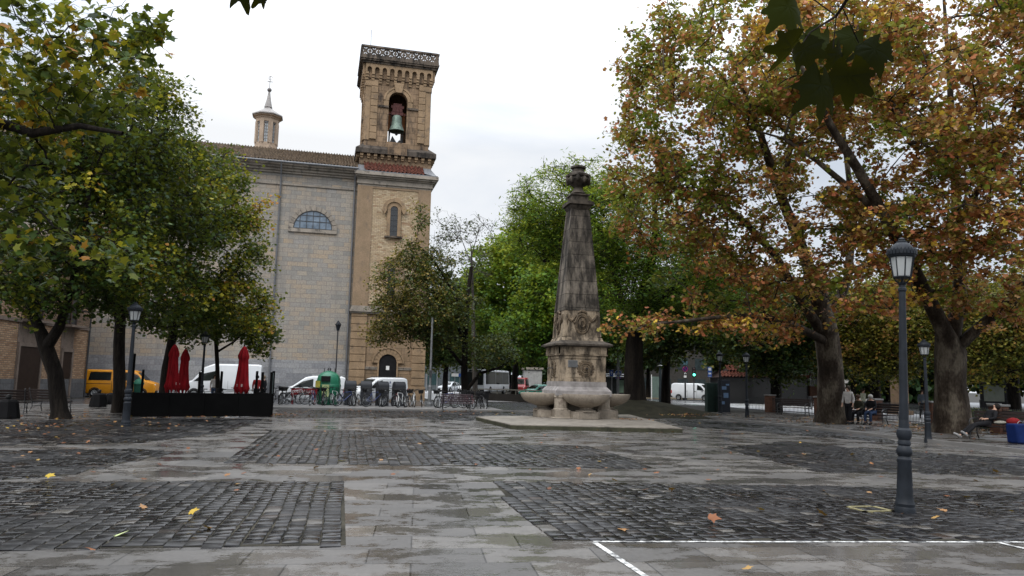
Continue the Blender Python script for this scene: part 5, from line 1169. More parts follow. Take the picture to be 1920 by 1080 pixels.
# ================================================================== VEHICLES
m_tyre = M('tyre', (.012, .012, .012), .8, .2, 8.); m_rim = M('wheel_rim', (.32, .33, .34), .35, .2, 8., metal=.6); m_trim = M('black_trim', (.015, .015, .016), .5, .2, 8.)
m_light = M('headlamp_glass', (.6, .62, .62), .1, .1, 8., spec=.8); m_red = M('tail_lamp', (.35, .02, .02), .2, .1, 8.); m_cglass = M('car_glass', (.010, .013, .012), .10, .3, 2., spec=.25)
m_wpaint = M('white_car_paint', (.62, .64, .66), .22, .06, 1., spec=.6); m_ypaint = M('orange_yellow_paint', (.62, .25, .012), .25, .08, 1., spec=.6); m_gpaint = M('green_car_paint', (.03, .32, .22), .25, .1, 1.)
def vehicle(name, lab, cat, st, wheels, paint, loc, rot, group=None, glass=(), shield=None, rear=None, wr=.31, ww=.2, extras=None, doors=(), trimlow=True, arch=True):
    """st: stations (x, z_bottom, z_belt, z_top, w_belt, w_top), front first, +x forward"""
    t = thing(name, lab, cat, loc, rot, group); g = MB(); vs = []; fs = []; K = 10
    for (x, zb, zl, zt, wb, wt) in st:
        half_ = [(wb*.93, zb), (wb, zb+.16), (wb, zl), (wt+(wb-wt)*.06, zt-.07), (wt*.84, zt)]
        ring = [(x, y, z) for y, z in half_]+[(x, -y, z) for y, z in half_[::-1]]; vs += ring
    n = len(st)
    for i in range(n-1):
        for k in range(K): fs.append((i*K+k, i*K+(k+1) % K, (i+1)*K+(k+1) % K, (i+1)*K+k))
    fs.append(tuple(range(K))[::-1]); fs.append(tuple((n-1)*K+k for k in range(K))); g.add(vs, fs); body = g.build('body', paint, t, smooth=True, ang=30, bevel=.03)
    def side(x, f):      # point on the flank above the belt
        for i in range(n-1):
            a, b = st[i], st[i+1]
            if b[0] <= x <= a[0]:
                u = (a[0]-x)/(a[0]-b[0]+1e-9); v = [a[q]*(1-u)+b[q]*u for q in range(6)]; zt = v[3]-.07; return (v[4]+(v[5]+(v[4]-v[5])*.06-v[4])*f, v[2]+(zt-v[2])*f)
        return (st[0][4], st[0][2])
    for (xa, xb, fa, fb, xa2, xb2) in glass:
        for s_ in (1, -1):
            g = MB(); P_ = [(xa, fa), (xb, fa), (xb2, fb), (xa2, fb)]; o_ = []
            for off in (.004, .018):
                for (x, f) in P_: y, z = side(x, f); o_.append((x, s_*(y+off), z))
            g.add(o_, [(4, 5, 6, 7), (0, 1, 5, 4), (1, 2, 6, 5), (2, 3, 7, 6), (3, 0, 4, 7)]); g.build('side_window', m_cglass, t)
    def screen(nm, i, j, f0_, f1_, inset):
        a, b = st[i], st[j]
        def pt(f, s_): 
            z = a[3]+(b[3]-a[3])*f; x = a[0]+(b[0]-a[0])*f; wv = (a[5]+(b[5]-a[5])*f)*.93-inset; return Vector((x, s_*wv, z))
        q = [pt(f0_, -1), pt(f0_, 1), pt(f1_, 1), pt(f1_, -1)]; nn = (q[1]-q[0]).cross(q[3]-q[0]).normalized()
        if nn.z < 0 and abs(nn.z) > .2: nn = -nn
        if abs(nn.z) <= .2: nn = nn if (nn.x > 0) == (a[0] > 0) else -nn
        g = MB(); vv = [tuple(p+nn*.006) for p in q]+[tuple(p+nn*.022) for p in q]; g.add(vv, [(4, 5, 6, 7), (0, 1, 5, 4), (1, 2, 6, 5), (2, 3, 7, 6), (3, 0, 4, 7)]); g.build(nm, m_cglass, t)
    if shield: screen('windscreen', shield[0], shield[1], .08, .9, .06)
    if rear: screen('rear_window', rear[0], rear[1], .55, .92, .08)
    for (wx, ) in [(q,) for q in wheels]:
        for s_ in (1, -1):
            wy = max(s2[4] for s2 in st)
            if arch: g = MB(); g.torus((0, 0, 0), wr+.035, .03, 24, 6, 'y', 0, PI); g.lathe([(.01, 0)], 3, cap=False) if False else None; o_ = g.build('wheel_arch', m_trim, t); o_.location = (wx, s_*(wy-.005), wr)
            g = MB(); g.M = Matrix.Rotation(PI/2, 4, 'X'); g.lathe([(wr*.6, -ww/2), (wr*.95, -ww/2), (wr, -ww/2+.03), (wr, ww/2-.03), (wr*.95, ww/2), (wr*.6, ww/2)], 24); wh = g.build('wheel', m_tyre, t, smooth=True, ang=40); wh.location = (wx, s_*(wy-.075), wr)
            g = MB(); g.M = Matrix.Rotation(PI/2, 4, 'X'); g.lathe([(wr*.62, -.01), (wr*.60, .03), (wr*.5, .015), (wr*.2, .03), (.01, .035)], 16) if s_ < 0 else g.lathe([(wr*.62, .01), (wr*.60, -.03), (wr*.5, -.015), (wr*.2, -.03), (.01, -.035)], 16)
            r_ = g.build('rim', m_rim, wh, smooth=True); r_.location = (0, s_*ww/2, 0)
            g = MB(); g.M = Matrix.Rotation(PI/2, 4, 'X')
            for k in range(5): a = 2*PI*k/5; g.box(wr*.34*math.cos(a)-.02, wr*.34*math.sin(a)-.02, -.045, wr*.34*math.cos(a)+.02, wr*.34*math.sin(a)+.02, .045)
            r2 = g.build('rim_slot', m_trim, wh); r2.location = (0, s_*ww/2, 0)
    f_, b_ = st[0], st[-1]
    for s_ in (1, -1):
        x1, z1, wv = st[1][0], st[1][2], st[1][4]
        g = MB(); g.box(x1-.28, -.13, -.09, x1+.02, .13, .08); o_ = g.build('headlight', m_light, t, bevel=.03); o_.location = ((f_[0]-x1)*.55, s_*(f_[4]-.12), (f_[2]+st[1][2])/2-.02)
        g = MB(); g.box(b_[0]-.02, -.06, 0, b_[0]+.12, .06, .34); o_ = g.build('tail_lamp', m_red, t); o_.location = (0, s_*(b_[4]-.05), b_[2]-.35)
        k = st[3]; g = MB(); g.box(-.08, 0 if s_ > 0 else -.2, 0, .06, .2 if s_ > 0 else 0, .2); o_ = g.build('mirror', m_trim, t, bevel=.03); sx = (st[2][0]+st[3][0])/2; y, z = side(sx, .0); o_.location = (sx-.05, s_*y, z+.02)
    g = MB(); g.box(f_[0]-.3, -f_[4]-.01, f_[1]-.02, f_[0]+.06, f_[4]+.01, f_[1]+.2); g.build('bumper', m_trim, t, bevel=.04)
    g = MB(); g.box(b_[0]-.06, -b_[4]-.005, b_[1], b_[0]+.2, b_[4]+.005, b_[1]+.2); g.build('bumper', m_trim, t, bevel=.04)
    g = MB(); g.box(f_[0]+.055, -.26, f_[1]+.06, f_[0]+.075, .26, f_[1]+.17); g.build('number_plate', m_white, t)
    for dx in doors:     # door shut lines
        g = MB()
        for s_ in (1, -1): y, z = side(dx, 0); g.box(dx-.008, min(s_*(y-.01), s_*(y+.004)), .35, dx+.008, max(s_*(y-.01), s_*(y+.004)), z+.02); g.box(dx-.25, min(s_*y, s_*(y+.025)), z-.14, dx-.08, max(s_*y, s_*(y+.025)), z-.10)
        g.build('door_handle', m_trim, t)
    if extras: extras(t, side)
    return t
# small white vans
SV = [(2.2, .30, .62, .66, .74, .66), (2.05, .24, .80, .86, .86, .78), (1.35, .22, 1.00, 1.10, .90, .82), (.50, .20, 1.04, 1.70, .91, .74), (.05, .20, 1.05, 1.80, .91, .76), (-1.9, .22, 1.05, 1.80, .91, .76), (-2.15, .32, 1.02, 1.72, .88, .74)]
def livery(t, side):
    g = MB(); y = side(-.6, 0)[0]+.004
    for s_ in (1, -1):
        for (x, z, w_, h_) in ((-.55, 1.36, .10, .16), (-.42, 1.28, .08, .1), (-.62, 1.16, .22, .05), (-.2, .98, .35, .03), (-1.1, 1.3, .35, .04), (-1.1, 1.1, .3, .03)): g.box(x, min(s_*y, s_*(y+.004)), z, x+w_, max(s_*y, s_*(y+.004)), z+h_)
    g.build('livery', M('navy_vinyl', (.03, .04, .16), .4), t)
    g = MB()
    for x in (0.1, -.9, -1.8): g.tube([(x, -.7, 1.84), (x, .7, 1.84)], .02, 5)
    g.build('roof_bar', m_trim, t)
pv = gd(528, 51.5); e1 = gp(528, 720)
V1 = gd(572, 51.5); vehicle('parked_van', 'white small van with navy livery parked behind the bicycles beside the green bottle bank', 'van', SV, (1.42, -1.3), m_wpaint, (V1.x+.55, V1.y+.3, 0), 180+2, 'white vans parked by the church', [(1.28, -.02, .02, .80, .66, -.02)], (2, 3), (5, 6), doors=(.05,), extras=livery)
V2 = gd(708, 55); vehicle('parked_van', 'white small van parked beneath the bell tower door behind the grey bins', 'van', SV, (1.42, -1.3), m_wpaint, (V2.x, V2.y, 0), 180+32, 'white vans parked by the church', [(1.2, .1, .02, .82, .66, .1)], (2, 3), (5, 6), doors=(.05,), extras=livery)
# tall white van
TV = [(2.75, .34, .80, .86, .86, .78), (2.6, .28, 1.02, 1.08, .96, .86), (1.95, .26, 1.22, 1.32, 1.0, .92), (1.15, .26, 1.30, 2.28, 1.01, .84), (.55, .26, 1.30, 2.52, 1.01, .86), (-2.5, .28, 1.30, 2.54, 1.01, .86), (-2.75, .36, 1.28, 2.48, .99, .84)]
def tvx(t, side):
    g = MB()
    for s_ in (1, -1):
        for x in (-.5, -1.5): y = 1.012; g.box(x-.01, min(s_*(y-.01), s_*y), .6, x+.01, max(s_*(y-.01), s_*y), 1.3)
        g.box(-2.6, min(s_*1.0, s_*1.02), .62, .3, max(s_*1.0, s_*1.02), .72)
    g.islands('side_moulding', M('grey_trim', (.2, .21, .22), .5), t)
V3 = gd(418, 55.0); vehicle('high_roof_van', 'tall white high roof van parked behind the black terrace', 'van', TV, (1.75, -1.6), m_wpaint, (V3.x, V3.y, 0), 180+2, None, [(1.85, .35, .03, .62, 1.25, .35)], (2, 3), None, wr=.34, doors=(.3,), extras=tvx)
# orange van with its tailgate raised
YV = [(2.38, .32, .82, .92, .80, .74), (2.3, .26, 1.00, 1.04, .88, .82), (1.72, .26, 1.12, 1.20, .92, .86), (1.08, .24, 1.15, 1.82, .92, .76), (.8, .24, 1.15, 1.92, .92, .78), (-2.05, .26, 1.15, 1.92, .92, .78), (-2.36, .36, 1.12, 1.82, .90, .76)]
def yvx(t, side):
    g = MB(); g.M = Matrix.Translation((-2.32, 0, 1.88)) @ Matrix.Rotation(R_(-14), 4, 'Y'); g.box(-1.12, -.82, -.06, .0, .82, .02); g.frus(-1.12, -.82, -.9, .82, -.3, -1.12, -.82, -.9, .82, -.06)
    td = g.build('tailgate', m_ypaint, t, bevel=.03)
    g = MB(); g.M = Matrix.Translation((-2.32, 0, 1.88)) @ Matrix.Rotation(R_(-14), 4, 'Y'); g.box(-.95, -.68, .022, -.2, .68, .03); g.build('tailgate_window', m_cglass, td)
    g = MB(); g.box(-2.39, -.78, .6, -2.345, .78, 1.75); g.build('load_opening', m_trim, t)
    g = MB()
    for s_ in (1, -1):
        g.box(-2.2, min(s_*.915, s_*.93), .92, -.5, max(s_*.915, s_*.93), .955); g.box(-.45, min(s_*.915, s_*.926), .4, -.43, max(s_*.915, s_*.926), 1.12); g.box(.62, min(s_*.915, s_*.926), .4, .64, max(s_*.915, s_*.926), 1.12)
    g.islands('side_moulding', m_trim, t)
V4 = gd(233, 53.6); vehicle('orange_van', 'orange yellow passenger van with raised tailgate parked along the church wall', 'van', YV, (1.52, -1.5), m_ypaint, (V4.x, V4.y-.3, 0), 2, None, [(1.55, .72, .05, .86, 1.18, .72), (.52, -.38, .05, .86, .52, -.38), (-.52, -1.95, .05, .86, -.52, -1.85)], (2, 3), None, wr=.31, doors=(.7,), extras=yvx)
# white van at the crossing
V5 = gd(1301, 84); vehicle('delivery_van', 'white van waiting at the crossing under the green traffic light', 'van', YV, (1.6, -1.45), m_wpaint, (V5.x, V5.y, .0), -48, None, [(1.55, .72, .05, .86, 1.18, .72)], (2, 3), None, wr=.32, doors=(.7, -.4))
# far cars
SC_ = [(2.05, .28, .60, .64, .72, .64), (1.9, .2, .76, .80, .84, .76), (1.0, .18, .90, .98, .87, .78), (.35, .18, .93, 1.38, .87, .64), (-.2, .18, .93, 1.46, .87, .66), (-1.5, .2, .94, 1.36, .86, .62), (-2.0, .28, .92, 1.02, .82, .68)]
def car(lab, px, ds, rot, paint): V = gd(px, ds); return vehicle('parked_car', lab, 'car', SC_, (1.3, -1.3), paint, (V.x, V.y, 0), rot, 'cars on the far street', [(.92, -.12, .04, .86, .38, -.15), (-.2, -1.4, .04, .86, -.23, -1.2)], (2, 3), (5, 6), wr=.31)
m_silver = M('silver_paint', (.45, .47, .49), .25, .1, 1., metal=.3); m_redp = M('red_paint', (.28, .03, .03), .3, .1, 1.)
car('silver white hatchback on the far street, right of the bell tower', 843, 106, 235, m_silver); car('white car half hidden between the maple trunk and the bus', 880, 108, 235, m_wpaint)
car('bright green and white car just left of the obelisk pedestal', 1010, 78, 205, m_gpaint)
MV = [(2.0, .3, .8, .9, .78, .7), (1.9, .24, 1.0, 1.1, .9, .82), (1.5, .22, 1.15, 1.3, .95, .86), (1.1, .22, 1.2, 2.1, .95, .8), (.6, .22, 1.2, 2.2, .95, .82), (-2.0, .24, 1.2, 2.2, .95, .82), (-2.1, .3, 1.18, 2.1, .93, .8)]
V6 = gd(975, 96); vehicle('minibus', 'small white fronted red minibus on the far street right of the bus', 'minibus', MV, (1.4, -1.3), m_redp, (V6.x, V6.y, 0), 250, None, [(1.35, .4, .05, .85, 1.1, .4), (.3, -1.8, .05, .85, .3, -1.8)], (2, 3), (5, 6))
# bus
BS = [(5.9, .4, 1.2, 1.25, 1.2, 1.15), (5.85, .32, 1.25, 2.9, 1.25, 1.15), (5.6, .3, 1.25, 3.1, 1.27, 1.2), (-5.7, .3, 1.25, 3.1, 1.27, 1.2), (-5.9, .4, 1.25, 2.95, 1.25, 1.15)]
def bx(t, side):
    g = MB(); g.add([(5.93, -1.1, 1.15), (5.93, 1.1, 1.15), (5.885, 1.08, 2.75), (5.885, -1.08, 2.75)], [(0, 1, 2, 3)]); g.build('windscreen', m_cglass, t)
    g = MB(); g.box(5.86, -.8, 2.78, 5.91, .8, 3.0); g.build('destination_panel', m_trim, t)
    g = MB(); g.box(-5.4, -1.29, .45, 5.4, -1.272, 1.1); g.build('red_side_panel', m_redp, t)
V7 = gd(916, 98); vehicle('city_bus', 'white roofed city bus with dark windows standing beyond the low wall', 'bus', BS, (3.3, -3.0), m_wpaint, (V7.x, V7.y, 0), 243, None, [(5.3, 1.0, .02, .9, 5.3, 1.0), (.9, -2.4, .02, .9, .9, -2.4), (-2.5, -5.5, .02, .9, -2.5, -5.5)], None, None, wr=.48, ww=.28, extras=bx)

# ================================================================== BICYCLES
BG = 'bicycles parked in the long rack row'
def bike(paint, basket=False):
    t = thing('bicycle', '', 'bicycle', group=BG)
    for wx in (-.50, .56):
        g = MB(); g.torus((0, 0, 0), .325, .024, 28, 6, 'y'); wh = g.build('wheel', m_tyre, t, smooth=True); wh.location = (wx, 0, .349)
        g = MB(); g.torus((0, 0, 0), .296, .013, 28, 5, 'y')
        for k in range(12): a = 2*PI*k/12; g.tube([(0, .02*(-1)**k, 0), (.296*math.cos(a), 0, .296*math.sin(a))], .0035, 3, cap=False)
        g.tube([(0, -.05, 0), (0, .05, 0)], .022, 8); g.build('rim', m_rim, wh)
    g = MB(); BB = (-.06, 0, .30); ST = (-.20, 0, .80); HT = (.37, 0, .86); HB_ = (.42, 0, .70)
    g.tube([BB, ST], .018, 6); g.tube([ST, HT], .017, 6); g.tube([BB, HB_], .021, 6); g.tube([HT, HB_], .022, 6)
    for s_ in (-.06, .06): g.tube([(-.50, s_, .349), (-.06, s_*.4, .30)], .011, 5); g.tube([(-.50, s_, .349), (-.19, s_*.3, .77)], .010, 5); g.tube([(.43, s_*.7, .68), (.46, s_, .60), (.56, s_, .349)], .013, 5)
    g.build('frame', paint, t, smooth=True)
    g = MB(); g.tube([ST, (-.225, 0, .93)], .013, 6); g.prism([(-.36, -.07), (-.33, .07), (-.2, .06), (-.05, .018), (-.05, -.018), (-.2, -.06)], .93, .975, 'z'); g.build('saddle', m_trim, t, bevel=.01)
    g = MB(); g.tube([HT, (.36, 0, .98), (.41, 0, 1.02)], .014, 6); g.tube([(.30, -.30, 1.03), (.38, -.2, 1.03), (.42, 0, 1.02), (.38, .2, 1.03), (.30, .30, 1.03)], .013, 6)
    for s_ in (-1, 1): g.tube([(.33, s_*.22, 1.03), (.24, s_*.31, 1.03)], .019, 6); g.tube([(.40, s_*.17, 1.02), (.40, s_*.27, .98)], .006, 4)
    g.build('handlebar', m_trim, t, smooth=True)
    g = MB(); g.torus((-.06, .03, .30), .085, .008, 16, 4, 'y'); g.tube([(-.06, .05, .30), (.08, .05, .20)], .010, 5); g.tube([(-.06, -.05, .30), (-.20, -.05, .40)], .010, 5); g.box(.05, .05, .185, .13, .14, .21); g.box(-.25, -.14, .39, -.17, -.05, .415)
    g.tube([(-.06, .03, .385), (-.50, .03, .39)], .006, 4); g.tube([(-.06, .03, .215), (-.50, .03, .31)], .006, 4); g.build('crankset', m_rim, t)
    if basket: g = MB(); g.frus(.44, -.13, .70, .13, .80, .40, -.17, .76, .17, 1.0); g.build('basket', m_trim, t)
    return t
cols = [('black', (.02, .02, .022)), ('white', (.55, .56, .56)), ('dark blue', (.03, .05, .16)), ('dark grey', (.07, .07, .075)), ('dull green', (.05, .11, .07)), ('dark red', (.17, .03, .03))]
bp = [bike(M(n.replace(' ', '_')+'_frame', c, .35, .1, 5., metal=.2), i in (0, 3)) for i, (n, c) in enumerate(cols)]
# (pixel column, colour, heading, lean, label)
BK = [(521, 0, 60, 5, 'black bicycle at the left end of the row, behind the terrace post'), (534, 3, 75, -6, 'dark grey bicycle leaning just left of the one with the bright wheel'), (556, 1, 10, 4, 'white bicycle side on with a bright front wheel in front of the small van'), (577, 0, 40, 8, 'black basket bicycle right of the bright wheeled one'), (588, 2, 80, -5, 'dark blue bicycle at the left edge of the green bottle bank'),
      (607, 0, 95, 4, 'black bicycle in front of the green bottle bank'), (618, 4, 70, -8, 'dull green bicycle before the bottle bank poster'), (633, 1, 65, 6, 'white bicycle at the right edge of the bottle bank'), (646, 2, 40, 14, 'dark blue bicycle leaning in front of the first grey bin'), (664, 3, 100, -4, 'dark grey bicycle between the first and second grey bins'), (672, 1, 70, 12, 'white framed bicycle leaning before the small van nose'),
      (684, 0, 90, 3, 'black bicycle in front of the second grey bin'), (703, 2, 30, 5, 'dark blue bicycle with pale wheels half turned below the white van'), (716, 0, 80, -6, 'black bicycle left of the third grey bin'), (730, 3, 55, 9, 'dark grey bicycle right of the third grey bin'), (745, 5, 95, 2, 'dark red bicycle in front of the fourth grey bin'), (757, 1, 60, 10, 'white framed bicycle leaning right of the fourth grey bin'),
      (766, 0, 70, -3, 'black bicycle under the tower corner'), (777, 1, 92, 2, 'white bicycle seen end on left of the lighting column'), (793, 3, 84, 5, 'dark grey bicycle just left of the lighting column'), (822, 0, 96, 3, 'black basket bicycle at the left end of the wooden bench'), (838, 2, 20, 5, 'dark blue bicycle behind the left half of the bench'), (852, 0, 160, -5, 'black bicycle behind the middle of the bench'),
      (867, 3, 30, 4, 'dark grey bicycle behind the right half of the bench'), (880, 5, 110, 6, 'dark red bicycle at the right end of the bench'), (897, 0, 35, 3, 'black bicycle standing clear right of the bench'), (906, 3, 100, -2, 'dark grey bicycle last at the right end of the row')]
used = set()
for i, (px, ci, rot, lean, lab) in enumerate(BK):
    o = bp[ci] if ci not in used else copy_tree(bp[ci]); used.add(ci); p = gd(px, 43.2+((i*5) % 4)*.45)
    put(o, (p.x, p.y, .1 if p.y > 41.9 and p.x < 7 else .0), rot+180*(i % 2), lab, BG); o.rotation_euler = (R_(lean), 0, R_(rot+180*(i % 3 == 1)))
for c in ((393, 'black bicycle parked behind the terrace under the thin lamp post', 0, 20, 40.5), (428, 'dark grey bicycle parked behind the terrace left of the single red parasol', 3, 15, 41)):
    o = copy_tree(bp[c[2]]); p = gd(c[0], c[4]); put(o, p, c[3], c[1], 'bicycles behind the terrace')
# kerb slab the bicycles stand on
structure('bicycle_kerb', MB().box(-4.2, 42, 0, 8.6, 45.6, .1), m_kerb)
# red graffiti board between the bikes
t = thing('graffiti_board', 'low dark red board with pale scribbles among the bicycles', 'board', gd(572, 44.6, .1)); g = MB(); g.box(-.75, -.04, .55, .75, .04, .95); g.box(-.7, -.03, 0, -.6, .03, .6); g.box(.6, -.03, 0, .7, .03, .6); g.build('panel', M('dark_red', (.2, .02, .025), .5), t)
g = MB(); rr = random.Random(3)
for k in range(9): x = -.6+.14*k; g.tube([(x, -.05, .65+rr.random()*.1), (x+.06, -.05, .85), (x+.1, -.05, .68), (x+.04, -.05, .74)], .014, 4)
g.build('scribble', m_white, t)

# ================================================================== CONTAINERS
m_green = M('green_plastic', (.012, .14, .075), .35, .12, 2., spec=.5)
p = gd(617, 46.2); t = thing('bottle_bank', 'large green dome shaped bottle bank behind the bicycles', 'recycling container', (p.x, p.y, .0), -12)
g = MB(); g.lathe([(.60, .05), (.64, .12), (.74, .9), (.78, 1.25), (.74, 1.28), (.74, 1.5), (.66, 1.8), (.45, 2.0), (.2, 2.1), (.01, 2.12)], 8, a0=PI/8); g.build('body', m_green, t, smooth=True, ang=60, bevel=.02)
g = MB(); g.box(-.28, -.79, 1.48, .26, -.55, 1.80); g.build('opening', m_trim, t)
g = MB(); g.box(-.2, -.80, .55, .22, -.70, 1.28); po = g.build('poster', M('pale_poster', (.42, .46, .22), .6), t)
g = MB(); g.torus((.01, -.805, 1.08), .12, .015, 16, 4, 'y'); g.torus((.01, -.805, .78), .10, .015, 16, 4, 'y', -2, 2); g.build('poster_drawing', m_green, po)
g = MB(); g.M = Matrix.Rotation(-PI/4, 4, 'Z'); g.box(-.2, -.80, 1.0, .2, -.70, 1.5); g.build('poster', M('yellow_poster', (.45, .4, .08), .6), t)
g = MB()
for x in (-.3, -.05, .05, .35): g.tube([(x, 0, 2.0), (x, 0, 2.28)], .025, 6)
g.torus((0, 0, 2.2), .1, .02, 12, 5); g.build('lifting_hook', m_iron, t)
m_bin = M('grey_bin_steel', (.024, .026, .031), .55, .15, 3., metal=.0, spec=.25)
b0 = thing('waste_inlet', '', 'bin', group='grey round topped waste inlets behind the bicycles')
pts = [(-.32, 0), (.32, 0), (.32, 1.25)]+[(.32*math.cos(a), 1.25+.30*math.sin(a)) for a in [PI*k/12 for k in range(1, 12)]]+[(-.32, 1.25)]
g = MB(); g.prism(pts, -.34, .34, 'x'); g.M = Matrix.Identity(4); g.build('body', m_bin, b0, bevel=.02, smooth=True)
g = MB(); g.box(-.28, -.335, .85, .28, -.318, 1.2); g.build('flap', m_iron, b0); g = MB(); g.tube([(-.12, -.36, 1.0), (.12, -.36, 1.0)], .015, 6); g.build('handle', m_rim, b0)
for i, (px, lab) in enumerate(((658, 'grey waste inlet nearest the green bottle bank, by the church corner'), (688, 'second grey waste inlet from the bottle bank, before the van bonnet'), (718, 'third grey waste inlet, below the tower door'), (749, 'fourth grey waste inlet, at the tail of the white van'))):
    o = b0 if i == 0 else copy_tree(b0); p = gd(px, 46.3); put(o, (p.x, p.y, 0), [8, -4, 14, 20][i], lab)

# ================================================================== BENCHES
m_slat = M('bench_slat', (.022, .016, .015), .7, .3, 6., sc3=(1, 8, 8)); m_slat2 = M('mauve_slat', (.075, .055, .062), .5, .3, 6., sc3=(1, 8, 8))
def bench(slat, L_=1.9):
    t = thing('park_bench', '', 'bench')
    g = MB()
    for k in range(5): y = -.22+.1*k; g.box(-L_/2, y, .43+.004*abs(k-2), L_/2, y+.075, .46+.004*abs(k-2))
    g.build('seat', slat, t, bevel=.006)
    g = MB()
    for k in range(4): z = .54+.11*k; y = .27+.035*k; g.M = Matrix.Translation((0, y, z)) @ Matrix.Rotation(R_(-14), 4, 'X'); g.box(-L_/2, -.014, 0, L_/2, .014, .085)
    g.build('backrest', slat, t, bevel=.006)
    for s_ in (-1, 1):
        x = s_*(L_/2-.12); g = MB()
        g.tube([(x, -.24, .42), (x, -.20, .25), (x, -.27, 0)], .022, 6); g.tube([(x, .24, .42), (x, .22, .22), (x, .34, 0)], .022, 6); g.tube([(x, -.24, .42), (x, .24, .42), (x, .30, .6), (x, .42, 1.0)], .022, 6); g.tube([(x, -.20, .25), (x, .22, .22)], .014, 6); g.build('leg', m_iron, t, smooth=True)
        g = MB(); g.tube([(x, .31, .68), (x, .1, .70), (x, -.16, .68), (x, -.25, .60), (x, -.24, .42)], .018, 6); g.build('armrest', m_iron, t, smooth=True)
    return t
bn0 = bench(m_slat); bn1 = bench(m_slat2, 1.75)
GB = 'slatted park benches round the plaza'
BN = [(gp(95, 772), 150, 'slatted bench beside the leaning maple trunk in front of the brick house'), (gp(1487, 783), -58, 'empty slatted bench left of the left plane trunk by the railings'), (gp(1655, 802), -62, 'slatted bench right of the seated couple'), (gp(1875, 832), -70, 'bench where the person in black lies, at the right edge'), (gp(1625, 800), -62, 'slatted bench under the seated couple'), (gp(2, 775), 190, 'dark bench cut by the left edge of the picture')]
benches = []
for i, (p, r_, lab) in enumerate(BN):
    o = bn0 if i == 0 else copy_tree(bn0); put(o, (p.x, p.y, .115 if p.x > 15 else .0), r_, lab, GB); benches.append(o)
p = gd(857, 41.6); put(bn1, (p.x, p.y, 0), 180-2, 'mauve grey slatted bench seen from behind at the right end of the bicycle row', GB)

# ================================================================== TERRACE
m_blackp = M('black_panel', (.003, .003, .003), .85, .3, 2., spec=.08)
c0, c1, c2 = gp(246, 783), gp(506, 782), gp(522, 775)
t = thing('terrace_screen', 'long low black screen enclosing the cafe terrace, with thin posts', 'screen', (c0.x, c0.y, 0))
d = (c1-c0); Lt = d.length; t.rotation_euler = (0, 0, math.atan2(d.y, d.x))
g = MB(); n = 4
for k in range(n): g.box(Lt*k/n+.002, -.04, .03, Lt*(k+1)/n-.002, .04, .98)
g.build('front_panel', m_blackp, t, bevel=.01)
g = MB(); g.box(-.02, .04, .03, .06, 6.5, .98); g.box(Lt+.02, .1, .03, Lt+.10, 3.8, .98); g.build('side_panel', m_blackp, t)
g = MB()
for x in (Lt*.12, Lt*.45,): pass
for (x, y, h) in ((Lt-.03, 0, 1.9), (Lt+.12, .35, 1.95), (Lt+.06, 3.9, 1.95), (Lt*.52, 3.2, 1.85), (Lt*.70, 3.4, 1.9), (Lt*.02, 4.5, 2.6), (Lt*.10, 5., 1.9), (Lt*.98, 1.6, 1.9)): g.box(x-.05, y-.05, 0, x+.05, y+.05, h)
g.islands('post', m_blackp, t)
g = MB(); g.box(Lt+.02, .0, .98, Lt+.05, .33, 1.86); g.build('glass_pane', M('dull_glass', (.10, .13, .125), .15, .2, 3.), t)
m_redf = M('red_canvas', (.17, .005, .008), .85, .4, 5., bmp=.5, bs=14, sc3=(1, 1, .3))
u0_ = thing('parasol', '', 'parasol', group='closed red parasols on the terrace')
g = MB(); nn = 16
prof = [(.02, 3.05), (.07, 3.0), (.13, 2.86), (.20, 2.62), (.205, 2.5), (.175, 2.42), (.185, 2.2), (.22, 1.7), (.26, 1.3), (.30, 1.1), (.24, .95)]
vs = []; nA = 64
for k, (r, z) in enumerate(prof):
    for i in range(nA):
        a = 2*PI*i/nA; plt = 1+(.16 if k > 1 else .02)*math.sin(a*8+.3*k)+.05*math.sin(a*3+k); drop = (-.22*max(0, math.sin(a*8))) if k >= 9 else 0
        vs.append((r*plt*math.cos(a), r*plt*math.sin(a), z+drop))
fs = [(k*nA+i, (k+1)*nA+i, (k+1)*nA+(i+1) % nA, k*nA+(i+1) % nA) for k in range(len(prof)-1) for i in range(nA)]
g.add(vs, fs); g.build('canopy', m_redf, u0_, smooth=True, ang=80)
g = MB()
for k in range(6): a = 2*PI*k/6+.3; g.box(.23*math.cos(a)-.03, .23*math.sin(a)-.03, 1.18, .23*math.cos(a)+.05, .23*math.sin(a)+.03, 1.3)
g.build('valance_print', M('pale_print', (.5, .4, .38), .7), u0_)
g = MB(); g.tube([(0, 0, .05), (0, 0, 2.9)], .03, 8); g.build('pole', m_trim, u0_); g = MB(); g.lathe([(.3, 0), (.3, .06), (.05, .1)], 16); g.build('base', m_trim, u0_); g = MB(); g.sph((0, 0, 3.08), .04, 8, 5); g.build('finial', m_trim, u0_)
for i, (px, ds, sc_, lab) in enumerate(((324, 35.5, 1.03, 'closed red parasol, leftmost of the pair behind the black screen'), (345, 37.5, .98, 'closed red parasol, right one of the pair behind the black screen'), (455, 35.2, 1.02, 'closed red parasol standing alone at the right of the black screen'))):
    o = u0_ if i == 0 else copy_tree(u0_); p = gd(px, ds); put(o, (p.x, p.y, 0), 40*i, lab, None, sc_ if i < 2 else (1.12, 1.12, 1.02))
